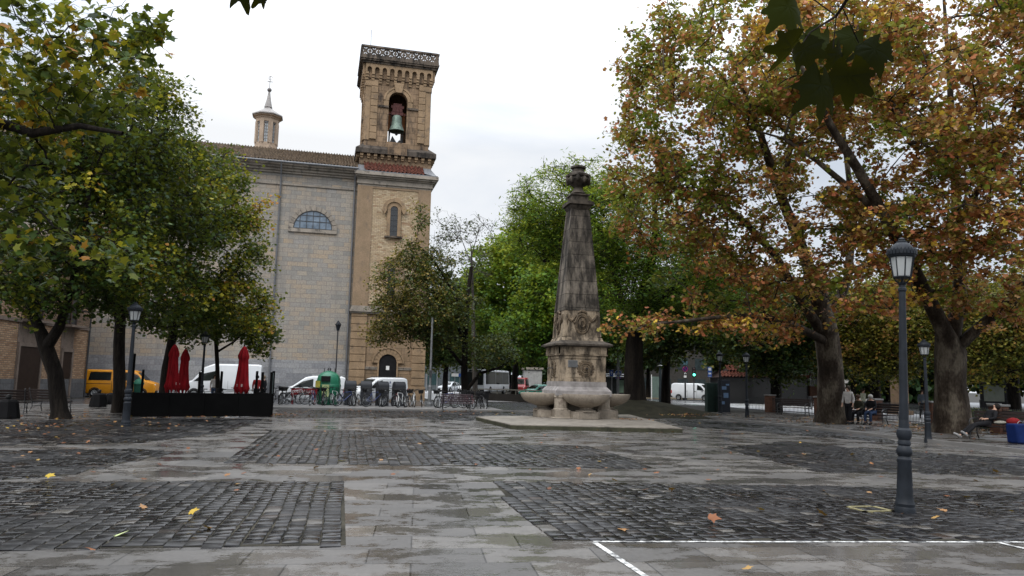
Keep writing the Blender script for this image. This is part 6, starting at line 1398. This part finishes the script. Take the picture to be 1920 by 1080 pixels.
# terrace chair backs and tables
tc0 = thing('cafe_chair', '', 'chair', group='black cafe chairs on the terrace')
g = MB(); g.box(-.22, -.22, .43, .22, .22, .47); g.build('seat', m_trim, tc0); g = MB(); g.box(-.22, .2, .6, .22, .24, .9); g.tube([(-.2, .22, .45), (-.2, .24, .9)], .015, 5); g.tube([(.2, .22, .45), (.2, .24, .9)], .015, 5); g.build('backrest', m_trim, tc0)
for sx in (-.2, .2):
    for sy in (-.2, .2): g = MB(); g.tube([(sx, sy, .45), (sx*1.1, sy*1.1, 0)], .014, 5); g.build('leg', m_trim, tc0)
for i, (px, ds, r_, lab) in enumerate(((470, 35, 200, 'black cafe chair behind the screen near the lone red parasol'), (485, 35.6, 160, 'black cafe chair nearest the right end of the black screen'), (365, 35, 190, 'black cafe chair right of the pair of red parasols'), (415, 36, 170, 'black cafe chair in the middle of the terrace'))):
    o = tc0 if i == 0 else copy_tree(tc0); put(o, gd(px, ds), r_, lab)

# ================================================================== PEOPLE
def skinbody(name, V, E, Rr, mat, parent, root=0, sub=2):
    me = bpy.data.meshes.new(name); me.from_pydata(V, E, []); o = bpy.data.objects.new(name, me); COL.objects.link(o); me.materials.append(mat); o.parent = parent
    md = o.modifiers.new('skin', 'SKIN'); md.use_smooth_shade = True
    sv = me.skin_vertices[0].data
    for i, r in enumerate(Rr): sv[i].radius = (r, r) if not isinstance(r, tuple) else r; sv[i].use_root = (i == root)
    sb = o.modifiers.new('sub', 'SUBSURF'); sb.levels = sub; sb.render_levels = sub
    return o
m_skin = M('skin', (.42, .26, .19), .6, .1, 5.)
def person(lab, loc, rot, J, top, legs, hair, shoe=(.02, .02, .02), long_hair=False, z=0., hat=None, group=None):
    """J: joint positions; x right, y forward, z up"""
    t = thing('person', lab, 'person', (loc[0], loc[1], z), rot, group)
    V = []; E = []; Rr = []; ix = {}
    def ad(n, p, r, par=None): V.append(p); Rr.append(r); ix[n] = len(V)-1; 
    def ln(n, p, r, par): ad(n, p, r); E.append((ix[par], ix[n]))
    ad('pel', J['pel'], .12); ln('spi', J['spi'], .115, 'pel'); ln('che', J['che'], .13, 'spi'); ln('nec', J['nec'], .055, 'che'); h = Vector(J['head']); n_ = Vector(J['nec']); u = (h-n_).normalized()
    ln('jaw', tuple(n_+u*.07), .065, 'nec'); ln('hd', tuple(h), .092, 'jaw'); ln('crn', tuple(h+u*.07), .075, 'hd')
    fw = Vector(J.get('face', (0, 1, 0))); ln('nose', tuple(h+fw*.115-u*.01), .014, 'hd')
    for s_, k in ((-1, 'l'), (1, 'r')):
        ln('sh'+k, J['sh'+k], .06, 'che'); ln('el'+k, J['el'+k], .043, 'sh'+k); ln('wr'+k, J['wr'+k], .028, 'el'+k)
        w_ = Vector(J['wr'+k]); d = (w_-Vector(J['el'+k])).normalized(); ln('pa'+k, tuple(w_+d*.06), (.036, .02), 'wr'+k); sd_ = d.cross(Vector((0, 1, .3))).normalized() if abs(d.y) < .9 else Vector((1, 0, 0))
        for q, off in enumerate((-.03, -.01, .01, .03)): ln('f%d%s' % (q, k), tuple(w_+d*(.10+.008*(q in (1, 2)))+sd_*off), .010, 'pa'+k); ln('g%d%s' % (q, k), tuple(w_+d*(.145+.012*(q in (1, 2)))+sd_*off*1.1+Vector((0, .012, 0))), .008, 'f%d%s' % (q, k))
        ln('th'+k, tuple(w_+d*.06+sd_*-.05+Vector((0, .02, 0))), .010, 'pa'+k)
        ln('hi'+k, J['hi'+k], .095, 'pel'); ln('kn'+k, J['kn'+k], .06, 'hi'+k); ln('an'+k, J['an'+k], .04, 'kn'+k); ln('to'+k, J['to'+k], .035, 'an'+k)
    skinbody('body', V, E, Rr, m_skin, t)
    def cloth(nm, chains, mat):
        V = []; E = []; Rr = []; idx = {}
        for c in chains:
            pv = None
            for n, p, r in c:
                if n not in idx: idx[n] = len(V); V.append(p); Rr.append(r)
                if pv is not None and (pv, idx[n]) not in E: E.append((pv, idx[n]))
                pv = idx[n]
        return skinbody(nm, V, E, Rr, mat, t)
    L3 = lambda a, b, f: tuple(Vector(a)*(1-f)+Vector(b)*f)
    ms_ = {}
    if top: cloth('jacket', [[('q', L3(J['pel'], J['spi'], -.12), .15), ('p', L3(J['pel'], J['spi'], .2), .155), ('s', J['spi'], .145), ('c', J['che'], .155), ('n', L3(J['che'], J['nec'], .75), .085)]]+[[('c', J['che'], .155), ('sh'+k, J['sh'+k], .078), ('el'+k, J['el'+k], .06), ('w'+k, L3(J['el'+k], J['wr'+k], .9), .045)] for k in 'lr'], top)
    if legs: cloth('trousers', [[('p', J['pel'], .135), ('hi'+k, J['hi'+k], .105), ('kn'+k, J['kn'+k], .074), ('a'+k, L3(J['kn'+k], J['an'+k], .92), .058)] for k in 'lr'], legs)
    g = MB()
    for k in 'lr':
        a, b = Vector(J['an'+k]), Vector(J['to'+k]); dd = (b-a).normalized(); g.tube([tuple(a-dd*.07-Vector((0, 0, .015))), tuple(a), tuple(a+dd*.10), tuple(b+dd*.06)], [.042, .05, .048, .030], 8)
    g.build('shoes', M('shoe_leather', shoe, .5), t, smooth=True)
    g = MB(); g.sph(tuple(h+u*.035-fw*.018), .112, 14, 9, sz=1.0)
    if long_hair: g.tube([tuple(h+u*.02-fw*.05), tuple(n_-fw*.06), tuple(n_-fw*.08-u*.12)], [.09, .08, .04], 8)
    g.build('hair' if not hat else 'hat', M('hair_colour', hair, .7), t, smooth=True)
    g = MB(); sd_ = u.cross(fw).normalized()
    for s_ in (-1, 1): g.sph(tuple(h+fw*.088+sd_*.032*s_+u*.012), .010, 6, 4)
    g.build('eyes', m_trim, t)
    return t
def standing(step=0., lean=0.):
    return dict(pel=(0, 0, .95), spi=(0, .0+lean, 1.13), che=(0, lean, 1.33), nec=(0, lean, 1.50), head=(0, .02+lean, 1.62), shl=(-.17, lean, 1.42), shr=(.17, lean, 1.42), ell=(-.22, -.03+lean-step*.3, 1.15), elr=(.22, -.03+lean+step*.3, 1.15), wrl=(-.22, .08+lean-step*.4, .92), wrr=(.22, .08+lean+step*.4, .92),
                hil=(-.09, 0, .88), hir=(.09, 0, .88), knl=(-.10, .03+step*.5, .49), knr=(.10, .03-step*.3, .49), anl=(-.10, step*.9, .08), anr=(.10, -step*.9, .09), tol=(-.11, .14+step*.9, .035), tor=(.11, .13-step*.9, .035))
def sitting(hz=.46):
    return dict(pel=(0, 0, hz+.10), spi=(0, .02, hz+.30), che=(0, .08, hz+.50), nec=(0, .11, hz+.66), head=(0, .16, hz+.78), shl=(-.17, .08, hz+.58), shr=(.17, .08, hz+.58), ell=(-.23, .16, hz+.33), elr=(.23, .16, hz+.33), wrl=(-.13, .36, hz+.26), wrr=(.13, .36, hz+.26),
                hil=(-.09, .04, hz+.09), hir=(.09, .04, hz+.09), knl=(-.12, .46, hz+.07), knr=(.12, .46, hz+.07), anl=(-.12, .48, .08), anr=(.12, .50, .08), tol=(-.13, .62, .035), tor=(.13, .64, .035))
mc_ = lambda n, c: M(n, c, .8, .2, 8.)
blk = mc_('black_cloth', (.012, .012, .014)); jean = mc_('blue_denim', (.03, .05, .10)); white_c = mc_('white_cloth', (.42, .40, .38)); red_c = mc_('red_jacket', (.30, .03, .03)); pale_c = mc_('pale_jacket', (.35, .36, .28)); olive = mc_('olive_coat', (.05, .05, .035))
bnc = benches[4]; sb = lambda bb, x, y: Vector((bb.location.x+x*math.cos(bb.rotation_euler.z)-y*math.sin(bb.rotation_euler.z), bb.location.y+x*math.sin(bb.rotation_euler.z)+y*math.cos(bb.rotation_euler.z), 0))
q = sb(bnc, .30, -.02); person('seated person in black top, blue jeans and pale cap by the railings', q, math.degrees(bnc.rotation_euler.z)+180, sitting(.46), blk, jean, (.35, .34, .32), z=.115, hat=True)
q = sb(bnc, -.28, -.02); person('seated person in an olive coat beside the one with the pale cap', q, math.degrees(bnc.rotation_euler.z)+180, sitting(.44), olive, blk, (.05, .03, .02), z=.115)
# reclining figure on the right bench
RJ = dict(pel=(0, .05, .56), spi=(0, -.08, .72), che=(0, -.22, .88), nec=(0, -.30, 1.0), head=(0, -.36, 1.10), face=(0, .8, .6), shl=(-.17, -.2, .93), shr=(.17, -.2, .93), ell=(-.26, -.1, .72), elr=(.26, -.12, .74), wrl=(-.12, .08, .70), wrr=(.12, .1, .70), hil=(-.09, .08, .55), hir=(.09, .08, .55), knl=(-.12, .50, .50), knr=(.12, .55, .42), anl=(-.12, .88, .17), anr=(.10, .95, .10), tol=(-.14, .99, .24), tor=(.12, 1.08, .17))
q = sb(benches[3], -.35, -.05); person('person in black reclining, legs stretched out, on the bench at the right edge', q, 82, RJ, blk, blk, (.015, .012, .01), (.25, .25, .25), z=.115)
q = sb(benches[3], .05, .0); g = MB(); g.sph((0, 0, 0), .15, 12, 8, sz=.5, sx=1.5); o = g.build('folded_cloth', mc_('grey_cloth', (.22, .21, .18)), smooth=True); o.location = (q.x, q.y, .70); tag(o, 'crumpled pale cloth lying on the right bench beside the reclining person', 'cloth')
q = sb(benches[3], .45, .0); g = MB(); g.sph((0, 0, 0), .18, 12, 8, sz=.75, sx=1.3); o = g.build('red_bag', mc_('red_nylon', (.16, .01, .012)), smooth=True); o.location = (q.x, q.y, .76); tag(o, 'bright red bag on the right bench next to the pale cloth', 'bag')
q = gp(1916, 838); t = thing('blue_bag', 'big blue carrier bag standing on the paving by the right bench', 'bag', (q.x, q.y, .115)); g = MB(); g.frus(-.34, -.22, .34, .22, 0, -.40, -.2, .40, .2, .62); g.build('bag_body', mc_('blue_plastic', (.004, .014, .07)), t, bevel=.05); g = MB(); g.torus((0, 0, .58), .12, .012, 12, 5, 'y', 0, PI); g.build('handle', m_galv, t)
for (px, ds, lab, rot, st_, tp, lg, hr, lh, zz) in ((1590, 34.5, 'person in a white coat behind the railings beside the brick pillar', 120, .12, white_c, blk, (.04, .03, .02), True, .115), (1617, 46, 'walker in a pale jacket across the road behind the seated couple', 200, .15, pale_c, jean, (.04, .03, .02), False, 0.),
        (404, 44.5, 'person with bare pale shoulders and blue shorts standing behind the terrace', 190, .05, white_c, jean, (.02, .015, .01), False, 0.), (483, 45, 'person in a red jacket standing behind the right end of the terrace', 10, .03, red_c, blk, (.02, .015, .01), False, 0.), (496, 45.5, 'person in dark clothes right of the one in the red jacket', 60, .08, blk, blk, (.2, .15, .1), False, 0.),
        (172, 54.5, 'person in dark clothes loading the open tailgate of the orange van', 10, .06, blk, jean, (.03, .02, .02), False, 0.), (1728, 46, 'distant walker in grey across the road, right of the nearest lamp pole', 150, .15, mc_('grey_coat', (.10, .12, .15)), blk, (.03, .02, .02), False, 0.), (1537, 56, 'dark dressed person by the row of city bicycles across the road', 90, .05, blk, blk, (.02, .02, .02), False, 0.)):
    p = gd(px, ds); person(lab, p, rot, standing(st_, .02), tp, lg, hr, long_hair=lh, z=zz)

# ================================================================== RAILINGS, PILLARS, KIOSK, SIGNS
m_bpil = bricks('pillar_brick', [(.11, .05, .035), (.17, .08, .05), (.14, .065, .045)], (.08, .06, .05), .22, .075, .01, bmp=.5)
A0 = gp(1372, 775); FP = [gp(1372, 773), gp(1418, 776), gp(1510, 783), gp(1612, 792), gp(1715, 803), gp(1836, 818), gp(1990, 838)]
pl0 = thing('brick_pillar', '', 'pillar', group='brick pillars of the railings'); g = MB(); g.box(-.24, -.24, 0, .24, .24, 1.05); g.build('shaft', m_bpil, pl0); g = MB(); g.box(-.28, -.28, 1.05, .28, .28, 1.13); g.build('cap', m_kerb, pl0, bevel=.01)
labs = ['brick pillar left end of the railings beside the utility cabinets', 'brick pillar behind the street lamp before the kiosk', 'brick pillar behind the empty bench', 'brick pillar left of the seated couple', 'brick pillar hidden beside the nearest lamp pole', 'brick pillar behind the reclining person', 'brick pillar past the right edge']
dists = [math.hypot(p.x, p.y) for p in FP]
FP2 = []
for i, p in enumerate(FP):
    FP2.append(Vector((p.x+nv.x*1.0, p.y+nv.y*1.0, .115)))
for i, p in enumerate(FP2[1:]):
    o = pl0 if i == 0 else copy_tree(pl0); put(o, p, math.degrees(math.atan2(dv.y, dv.x)), labs[i+1] )
m_rail = M('railing_iron', (.02, .022, .024), .45, .2, 6.)
for i in range(len(FP2)-1):
    a, b = FP2[i], FP2[i+1]; d = b-a; Lg = d.length; t = thing('iron_railing', ['low iron railing panel at the left, next to the utility cabinets', 'low iron railing panel behind the empty bench', 'low iron railing panel at the foot of the left plane trunk', 'low iron railing panel behind the seated couple and walker', 'low iron railing panel behind the right plane trunk', 'low iron railing panel at the far right behind the hedge'][i], 'railing', a, math.degrees(math.atan2(d.y, d.x)), 'iron railing panels between brick pillars')
    g = MB(); g.box(.25, -.02, .86, Lg-.25, .02, .90); g.box(.25, -.02, .1, Lg-.25, .02, .14); g.box(.25, -.015, .74, Lg-.25, .015, .765); g.build('rail', m_rail, t)
    g = MB(); n = int((Lg-.5)/.12)
    for k in range(n+1): x = .27+(Lg-.54)*k/n; g.box(x-.009, -.009, .05, x+.009, .009, .98)
    g.build('bars', m_rail, t)
# hedge at right behind railings
pts_ = []; rg = np.random.default_rng(77); h0, h1 = FP2[4]+nv*1.2, FP2[6]+nv*1.4
hp = np.array([list(h0+(h1-h0)*u_+nv*float(rg.uniform(-.4, .4))+Vector((0, 0, float(rg.uniform(.0, .85))))) for u_ in rg.random(9000)]); Vh, Fh = leaf_arrays(hp, rg.uniform(.06, .12, len(hp)), LEAF_S, rg, .5, .1)
o = fastmesh('hedge', Vh, Fh, m_darkleaf, tint=np.repeat(rg.random(len(hp)), 2)); tag(o, 'low clipped dark hedge behind the railings at the right', 'hedge')
# utility cabinets
p = gd(1338, 47.5); t = thing('utility_cabinet', 'dark green street cabinet left of the railings', 'cabinet', (p.x, p.y, .0), -10); g = MB(); g.box(-.5, -.3, 0, .5, .3, 1.9); g.build('body', M('cabinet_green', (.02, .035, .03), .5), t, bevel=.03); g = MB(); g.box(-.02, -.32, .1, .0, -.3, 1.8); g.box(.1, -.33, .9, .14, -.3, 1.1); g.build('door_seam', m_trim, t)
p = gd(1357, 46.5); t = thing('ticket_machine', 'dark kiosk machine with pale blue stickers right of the street cabinet', 'machine', (p.x, p.y, .0), -10); g = MB(); g.box(-.32, -.25, 0, .32, .25, 2.1); g.build('body', M('cabinet_dark', (.02, .023, .03), .5), t, bevel=.03)
g = MB()
for (x, z, w_, h_) in ((-.2, 1.5, .28, .2), (-.1, 1.0, .3, .3), (-.22, .6, .18, .18), (.05, 1.75, .2, .1)): g.box(x, -.262, z, x+w_, -.25, z+h_)
g.build('sticker', M('blue_sticker', (.10, .16, .26), .5), t)
p = gp(1324, 770); t = thing('bollard', 'thin dark bollard in front of the utility cabinet', 'bollard', (p.x, p.y, 0)); g = MB(); g.lathe([(.05, 0), (.05, 1.0), (.02, 1.04)], 10); g.build('post', m_iron, t)
# kiosk with tiled roof and brick wing
m_kroof = M('kiosk_tile', (.075, .024, .015), .8, .3, 3., bmp=.3)
p = gd(1450, 78); t = thing('kiosk', 'dark glazed pavilion with a stepped orange tiled roof and a low brick wing', 'pavilion', (p.x, p.y, 0), -14)
g = MB(); g.box(-5.2, 0, 0, 3.6, 6, 2.6); g.build('glazed_wall', M('dark_pavilion', (.012, .011, .012), .3), t)
for k, (z, e_) in enumerate(((2.7, .0), (3.35, .9), (4.0, 1.8))):
    g = tileroof(-5.6+e_, 4.2-e_, -.6+e_*.9, z, .3+e_*.9, z+.55, .34, .3); g.build('roof', m_kroof, t, smooth=True, ang=60)
g = MB(); g.frus(-5.5, -.5, 4.1, 6.5, 2.6, -3, 2.4, 2, 4, 4.6); g.build('roof_deck', M('roof_dark', (.03, .02, .018), .8), t)
g = MB(); g.box(3.6, -.5, 0, 7.0, 5, 1.9); g.build('brick_wing', m_bpil, t)
g = MB(); g.box(3.6, -.45, 1.9, 7.0, -.35, 2.9); g.build('wing_window', m_cglass, t); g = MB()
for k in range(9): x = 3.65+.4*k; g.box(x, -.5, 1.9, x+.06, -.45, 2.9)
g.box(3.6, -.55, 1.88, 7.05, -.3, 1.95); g.build('window_frame', M('pale_metal', (.3, .31, .32), .5), t)
# pale low buildings, office behind
def block(name, lab, px, ds, w_, h_, dp, rot, mat, rows, win, cat='building'):
    p = gd(px, ds); t = thing(name, lab, cat, (p.x, p.y, 0), rot); g = MB(); g.box(-w_/2, 0, 0, w_/2, dp, h_); g.build('wall', mat, t); g = MB(); g.box(-w_/2-.2, -.2, h_, w_/2+.2, dp, h_+.3); g.build('roof', m_corn, t)
    for r_ in range(rows):
        z = .9+r_*3.1; n = int(w_/2.6); g = MB()
        for k in range(n): x = -w_/2+w_*(k+.5)/n; g.box(x-.8, -.04, z, x+.8, .0, z+1.7)
        g.islands('window', win, t)
    return t
block('pale_building', 'long low whitewashed building across the road behind the park trees', 1512, 112, 17, 3.2, 8, -20, M('whitewash', (.40, .39, .37), .8), 1, m_glass)
block('office_building', 'grey office front behind the dark trunks left of the crossing', 1215, 112, 24, 11, 10, -8, M('grey_render', (.045, .042, .038), .8), 3, M('office_glass', (.03, .04, .042), .2, .3, 2.))
block('glass_building', 'dark glass fronted building edge right of the bell tower', 812, 112, 10, 5.5, 8, -10, M('steel_frame', (.07, .08, .085), .5), 1, M('teal_glass', (.02, .04, .042), .15, .3, 2.))
block('white_house', 'white gable seen just left of the obelisk pedestal', 1000, 105, 2.4, 3.4, 6, -10, M('white_render', (.33, .33, .32), .8), 1, m_glass, 'house')
for i, px in enumerate((800, 820)): 
    p = gd(px, 104); t = thing('shelter_post', ['pale metal shelter post nearest the tower corner', 'pale metal shelter post left of the silver car'][i], 'post', p); g = MB(); g.lathe([(.12, 0), (.1, .2), (.08, 3.6), (.14, 3.7), (.01, 3.8)], 10); g.build('post', m_galv, t)
# shelter at 1140-1160 with signs
m_sblue = M('sign_blue', (.01, .07, .32), .4, .05, 5.)
p = gd(1150, 84); t = thing('bus_shelter', 'bus shelter with pale horizontal roof edges behind the round blue sign', 'shelter', (p.x, p.y, 0), -8); g = MB(); g.box(-2.6, -.8, 2.5, 2.6, .8, 2.56); g.box(-2.6, -.85, 2.72, 2.6, .8, 2.78); g.build('roof', M('pale_panel', (.5, .52, .54), .4), t)
g = MB(); g.box(-2.4, .6, .3, 2.4, .64, 2.3); g.build('glass_back', m_cglass, t); g = MB(); g.box(.6, .5, .7, 1.6, .58, 2.1); g.build('advert_panel', M('advert', (.14, .20, .14), .5), t)
for x in (-2.4, 2.4, 0): g = MB(); g.box(x-.05, .6, 0, x+.05, .7, 2.5); g.build('post', m_galv, t)
g = MB(); g.box(-1.6, .0, .42, .8, .4, .48); g.build('seat', m_galv, t)
def disc(g, r, y0, y1, z): g.prism([(r*math.cos(2*PI*i/28), z+r*math.sin(2*PI*i/28)) for i in range(28)], y0, y1)
p = gd(1159, 66); t = thing('cycle_sign', 'round blue cycle path sign on a tall grey pole right of the obelisk', 'sign', (p.x, p.y, 0), -15); g = MB(); g.tube([(0, .05, 0), (0, .05, 5.4)], .11, 8); g.build('pole', m_galv, t, smooth=True)
g = MB(); disc(g, .30, -.03, 0, 2.62); sg = g.build('sign_plate', m_sblue, t); g = MB(); g.torus((0, -.035, 2.62), .28, .012, 28, 4, 'y')
for s_ in (-.11, .11): g.torus((s_, -.04, 2.57), .07, .012, 14, 4, 'y')
g.tube([(-.11, -.04, 2.57), (-.03, -.04, 2.70), (.06, -.04, 2.69), (.11, -.04, 2.57)], .012, 4); g.tube([(-.03, -.04, 2.70), (0, -.04, 2.57), (.06, -.04, 2.69)], .012, 4); g.tube([(.05, -.04, 2.74), (.1, -.04, 2.74)], .012, 4); g.build('sign_symbol', m_white, sg)
g = MB(); g.box(-.24, -.03, 2.16, .24, 0, 2.30); g.build('lower_plate', m_sblue, t); g = MB(); g.box(-.18, -.036, 2.2, -.05, -.03, 2.25); g.box(.0, -.036, 2.2, .18, -.03, 2.25); g.build('lower_plate_marks', M('sign_red', (.5, .05, .08), .5), t)
p = gd(1147, 66.6); t = thing('direction_sign', 'small blue rectangular sign on a thin post left of the round cycle sign', 'sign', (p.x, p.y, 0), -12); g = MB(); g.tube([(0, .04, 0), (0, .04, 3.0)], .035, 6); g.build('pole', m_galv, t); g = MB(); g.box(-.2, -.02, 2.35, .12, .0, 2.9); g.build('sign_plate', m_sblue, t); g = MB(); g.box(-.06, -.026, 2.5, -.02, -.02, 2.8); g.prism([(-.13, 2.68), (.05, 2.68), (-.04, 2.83)], -.026, -.02); g.build('sign_arrow', m_white, t)
# traffic light, pole with two discs, bus stop sign
m_gl, N_, L_, P_ = newmat('green_signal'); P_.inputs['Emission Color'].default_value = (.1, 1., .6, 1); P_.inputs['Emission Strength'].default_value = 5.; P_.inputs['Base Color'].default_value = (.02, .3, .2, 1)
p = gd(1301, 80); t = thing('traffic_light', 'traffic light showing green in front of the white van', 'traffic light', (p.x, p.y, .14), -12); g = MB(); g.tube([(0, 0, 0), (0, 0, 2.6)], .06, 8); g.build('pole', m_iron, t); g = MB(); g.box(-.17, -.16, 2.5, .17, .1, 3.5); g.build('housing', m_trim, t, bevel=.02)
g = MB(); g.sph((0, -.16, 2.68), .13, 14, 8, sy=.5); g.build('green_lamp', m_gl, t, smooth=True); g = MB()
for z in (3.0, 3.3): g.sph((0, -.15, z), .11, 12, 6, sy=.4)
g.build('unlit_lamp', M('dark_lens', (.03, .01, .01), .3), t)
p = gd(1285, 79); t = thing('sign_post', 'post carrying two dark round signs and a white plate left of the green light', 'sign', (p.x, p.y, .14), -12); g = MB(); g.tube([(0, .05, 0), (0, .05, 4.4)], .09, 8); g.build('pole', m_iron, t); g = MB(); disc(g, .28, -.03, 0, 3.95); g.build('sign_plate', M('sign_slate', (.05, .10, .12), .5), t); g = MB(); disc(g, .30, -.03, 0, 3.25); sg = g.build('sign_plate', M('sign_navy', (.02, .015, .10), .5), t)
g = MB(); g.tube([(-.1, -.04, 2.72), (0, -.04, 2.9), (.1, -.04, 2.72)], .03, 4); g.box(-.15, -.04, 2.35, .12, .0, 2.58); g.build('white_plate', m_white, t); g = MB(); g.torus((0, -.035, 3.25), .26, .02, 24, 4, 'y'); g.tube([(-.18, -.04, 3.43), (.18, -.04, 3.07)], .02, 4); g.build('sign_symbol', M('sign_red2', (.35, .03, .07), .5), sg)
p = gd(1331, 70); t = thing('bus_stop_sign', 'blue and white bus stop flag sign right of the white van', 'sign', (p.x, p.y, 0), -12); g = MB(); g.tube([(0, .04, 0), (0, .04, 3.5)], .035, 6); g.build('pole', m_galv, t); g = MB(); g.box(-.18, -.02, 2.5, .18, .02, 3.45); sg = g.build('sign_plate', m_sblue, t)
g = MB(); g.box(-.14, -.03, 3.12, .14, -.02, 3.38); g.box(-.12, -.03, 2.76, .12, -.02, 2.92); g.box(-.1, -.03, 2.56, .1, -.02, 2.6); g.build('sign_symbol', m_white, sg)
p = gd(1238, 74); t = thing('banded_column', 'dark lighting column with two pale bands behind the mound', 'lamp column', (p.x, p.y, 0)); g = MB(); g.lathe([(.16, 0), (.16, 1.4), (.12, 1.5), (.12, 4.5)], 12); g.build('pole', M('slate_pole', (.04, .05, .055), .5), t); g = MB(); g.lathe([(.2, 3.55), (.2, 3.62)], 12); g.lathe([(.2, 4.45), (.2, 4.52)], 12); g.build('band', m_white, t)
p = gd(1229, 86); t = thing('info_panel', 'upright pale edged info panel beside the banded column', 'panel', (p.x, p.y, 0), -10); g = MB(); g.box(-.4, -.06, .2, .4, .06, 2.6); g.build('panel', M('panel_green', (.10, .14, .12), .4), t); g = MB(); g.box(-.5, -.08, 0, -.42, .08, 2.8); g.build('edge_light', m_white, t)
# billboard, stone pillar
p = gd(1862, 44); t = thing('billboard', 'free standing billboard with dark frame and blank grey green panel at the right', 'billboard', (p.x, p.y, 0), -28); t.scale = (.62, 1, .78); g = MB(); g.box(-1.1, -.1, .8, 1.1, .1, 2.9) ; g.box(-1.15, -.14, 0, -.9, .14, 1.6); g.box(.9, -.14, 0, 1.15, .14, 1.6); g.box(-1.1, -.1, .2, 1.1, .1, .8); g.build('frame', m_trim, t, bevel=.02); g = MB(); g.box(-.85, -.12, 1.5, .85, -.1, 2.7); g.build('poster_panel', M('blank_poster', (.10, .115, .085), .4), t); g = MB(); g.box(-.7, -.12, 1.28, .6, -.1, 1.36); g.build('caption_strip', M('pale_strip', (.4, .4, .38), .5), t)
p = gd(1686, 52); t = thing('stone_pedestal', 'slim tan stone pedestal across the road left of the nearest lamp pole', 'pedestal', (p.x, p.y, 0)); g = MB(); g.box(-.6, -.6, 0, .6, .6, .3); g.box(-.4, -.4, .3, .4, .4, 2.9); g.box(-.5, -.5, 2.9, .5, .5, 3.1); g.build('shaft', M('tan_pedestal', (.24, .16, .10), .8), t)
# row of city bikes across the road
for i in range(6):
    o = copy_tree(bp[1 if i % 2 else 3]); p = gd(1520+i*7, 60+.3*i); put(o, p, 60, 'city bicycle in the row across the road, left of the left plane trunk', 'city bicycles in the dock across the road')
# low dark wall with planters beyond the bike row
pa, pb = gd(882, 66), gd(1012, 62); d = pb-pa; t = thing('low_wall', 'long low dark wall with a lighter rim between the street and the plaza', 'wall', pa, math.degrees(math.atan2(d.y, d.x))); g = MB(); g.box(0, 0, 0, d.length, .8, .62); g.build('wall', M('dark_wall', (.02, .018, .016), .7), t, bevel=.02)
g = MB(); g.box(0, -.05, .95, d.length, .85, 1.02); 
for k in range(8): x = d.length*k/7.5; g.box(x, 0, .6, x+.06, .06, .95)
g.build('top_rail', M('rim_stone', (.12, .115, .10), .6), t)
p = gd(905, 60); t = thing('planter', 'dark planter tub standing before the low wall', 'planter', (p.x, p.y, 0)); g = MB(); g.frus(-.4, -.4, .4, .4, 0, -.5, -.5, .5, .5, .8); g.box(-.53, -.53, .8, .53, .53, .88); g.build('tub', m_trim, t)
# signs far by 848-870
for i, (px, ds) in enumerate(((853, 84), (862, 86))): p = gd(px, ds); t = thing('street_sign', ['white direction sign on a post near the silver car', 'small blue sign on a post behind the maple trunk'][i], 'sign', (p.x, p.y, 0)); g = MB(); g.tube([(0, .04, 0), (0, .04, 2.6)], .04, 6); g.build('pole', m_galv, t); g = MB(); g.box(-.4, -.02, 2.1, .4, .02, 2.45); g.build('sign_plate', m_white if i == 0 else m_sblue, t)
p = gd(962, 88); t = thing('white_bollard', 'slim white bollard pair of lights right of the bus', 'bollard', (p.x, p.y, 0)); g = MB(); g.lathe([(.12, 0), (.1, 2.2), (.16, 2.3), (.02, 2.4)], 10); g.build('post', M('pale_post', (.4, .4, .42), .5), t)
# conical bollards and litter bin at left
cb = thing('cone_bollard', '', 'bollard', group='dark conical bollards at the left'); g = MB(); g.lathe([(.42, 0), (.42, .08), (.33, .6), (.25, .68), (.05, .7)], 8, a0=PI/8); g.build('body', M('bollard_iron', (.008, .008, .009), .8, spec=.1), cb, bevel=.01); g = MB(); g.sph((0, 0, .78), .10, 10, 6); g.build('knob', m_trim, cb)
for i, (px, py, lab) in enumerate(((184, 763, 'dark conical bollard left of the straight maple trunk'), (212, 762, 'dark conical bollard partly behind the straight maple trunk'), (12, 785, 'dark conical bollard at the left edge in front of the brick house'))):
    o = cb if i == 0 else copy_tree(cb); put(o, gp(px, py), 0, lab)
p = gd(262, 50); t = thing('litter_bin', 'green litter bin with domed lid in front of the orange van', 'bin', (p.x, p.y, 0)); g = MB(); g.lathe([(.22, 0), (.26, .1), (.3, .9), (.3, .98)], 16); g.build('body', M('bin_green', (.012, .05, .035), .5), t, smooth=True); g = MB(); g.lathe([(.34, .98), (.34, 1.05), (.24, 1.25), (.08, 1.35), (.05, 1.45)], 16); g.build('lid', M('bin_lid', (.02, .09, .06), .5), t, smooth=True)
p = gd(252, 50.3); g = MB(); g.sph((0, 0, .22), .26, 10, 7, sz=.9); o = g.build('rubbish_bag', M('pale_bag', (.30, .36, .34), .4, .2, 6.), smooth=True); o.location = p; tag(o, 'pale rubbish bag leaning on the green litter bin', 'bag')
p = gd(181, 52.5); t = thing('cardboard_box', 'yellowish cardboard box on the pavement behind the left conical bollard', 'box', (p.x, p.y, 0), 15); g = MB(); g.box(-.3, -.22, 0, .3, .22, .42); g.build('box', M('cardboard', (.33, .25, .13), .8), t); g = MB(); g.prism([(-.3, .42), (-.2, .44), (-.45, .6)], -.22, .22); g.build('flap', M('cardboard_flap', (.33, .25, .13), .8), t)
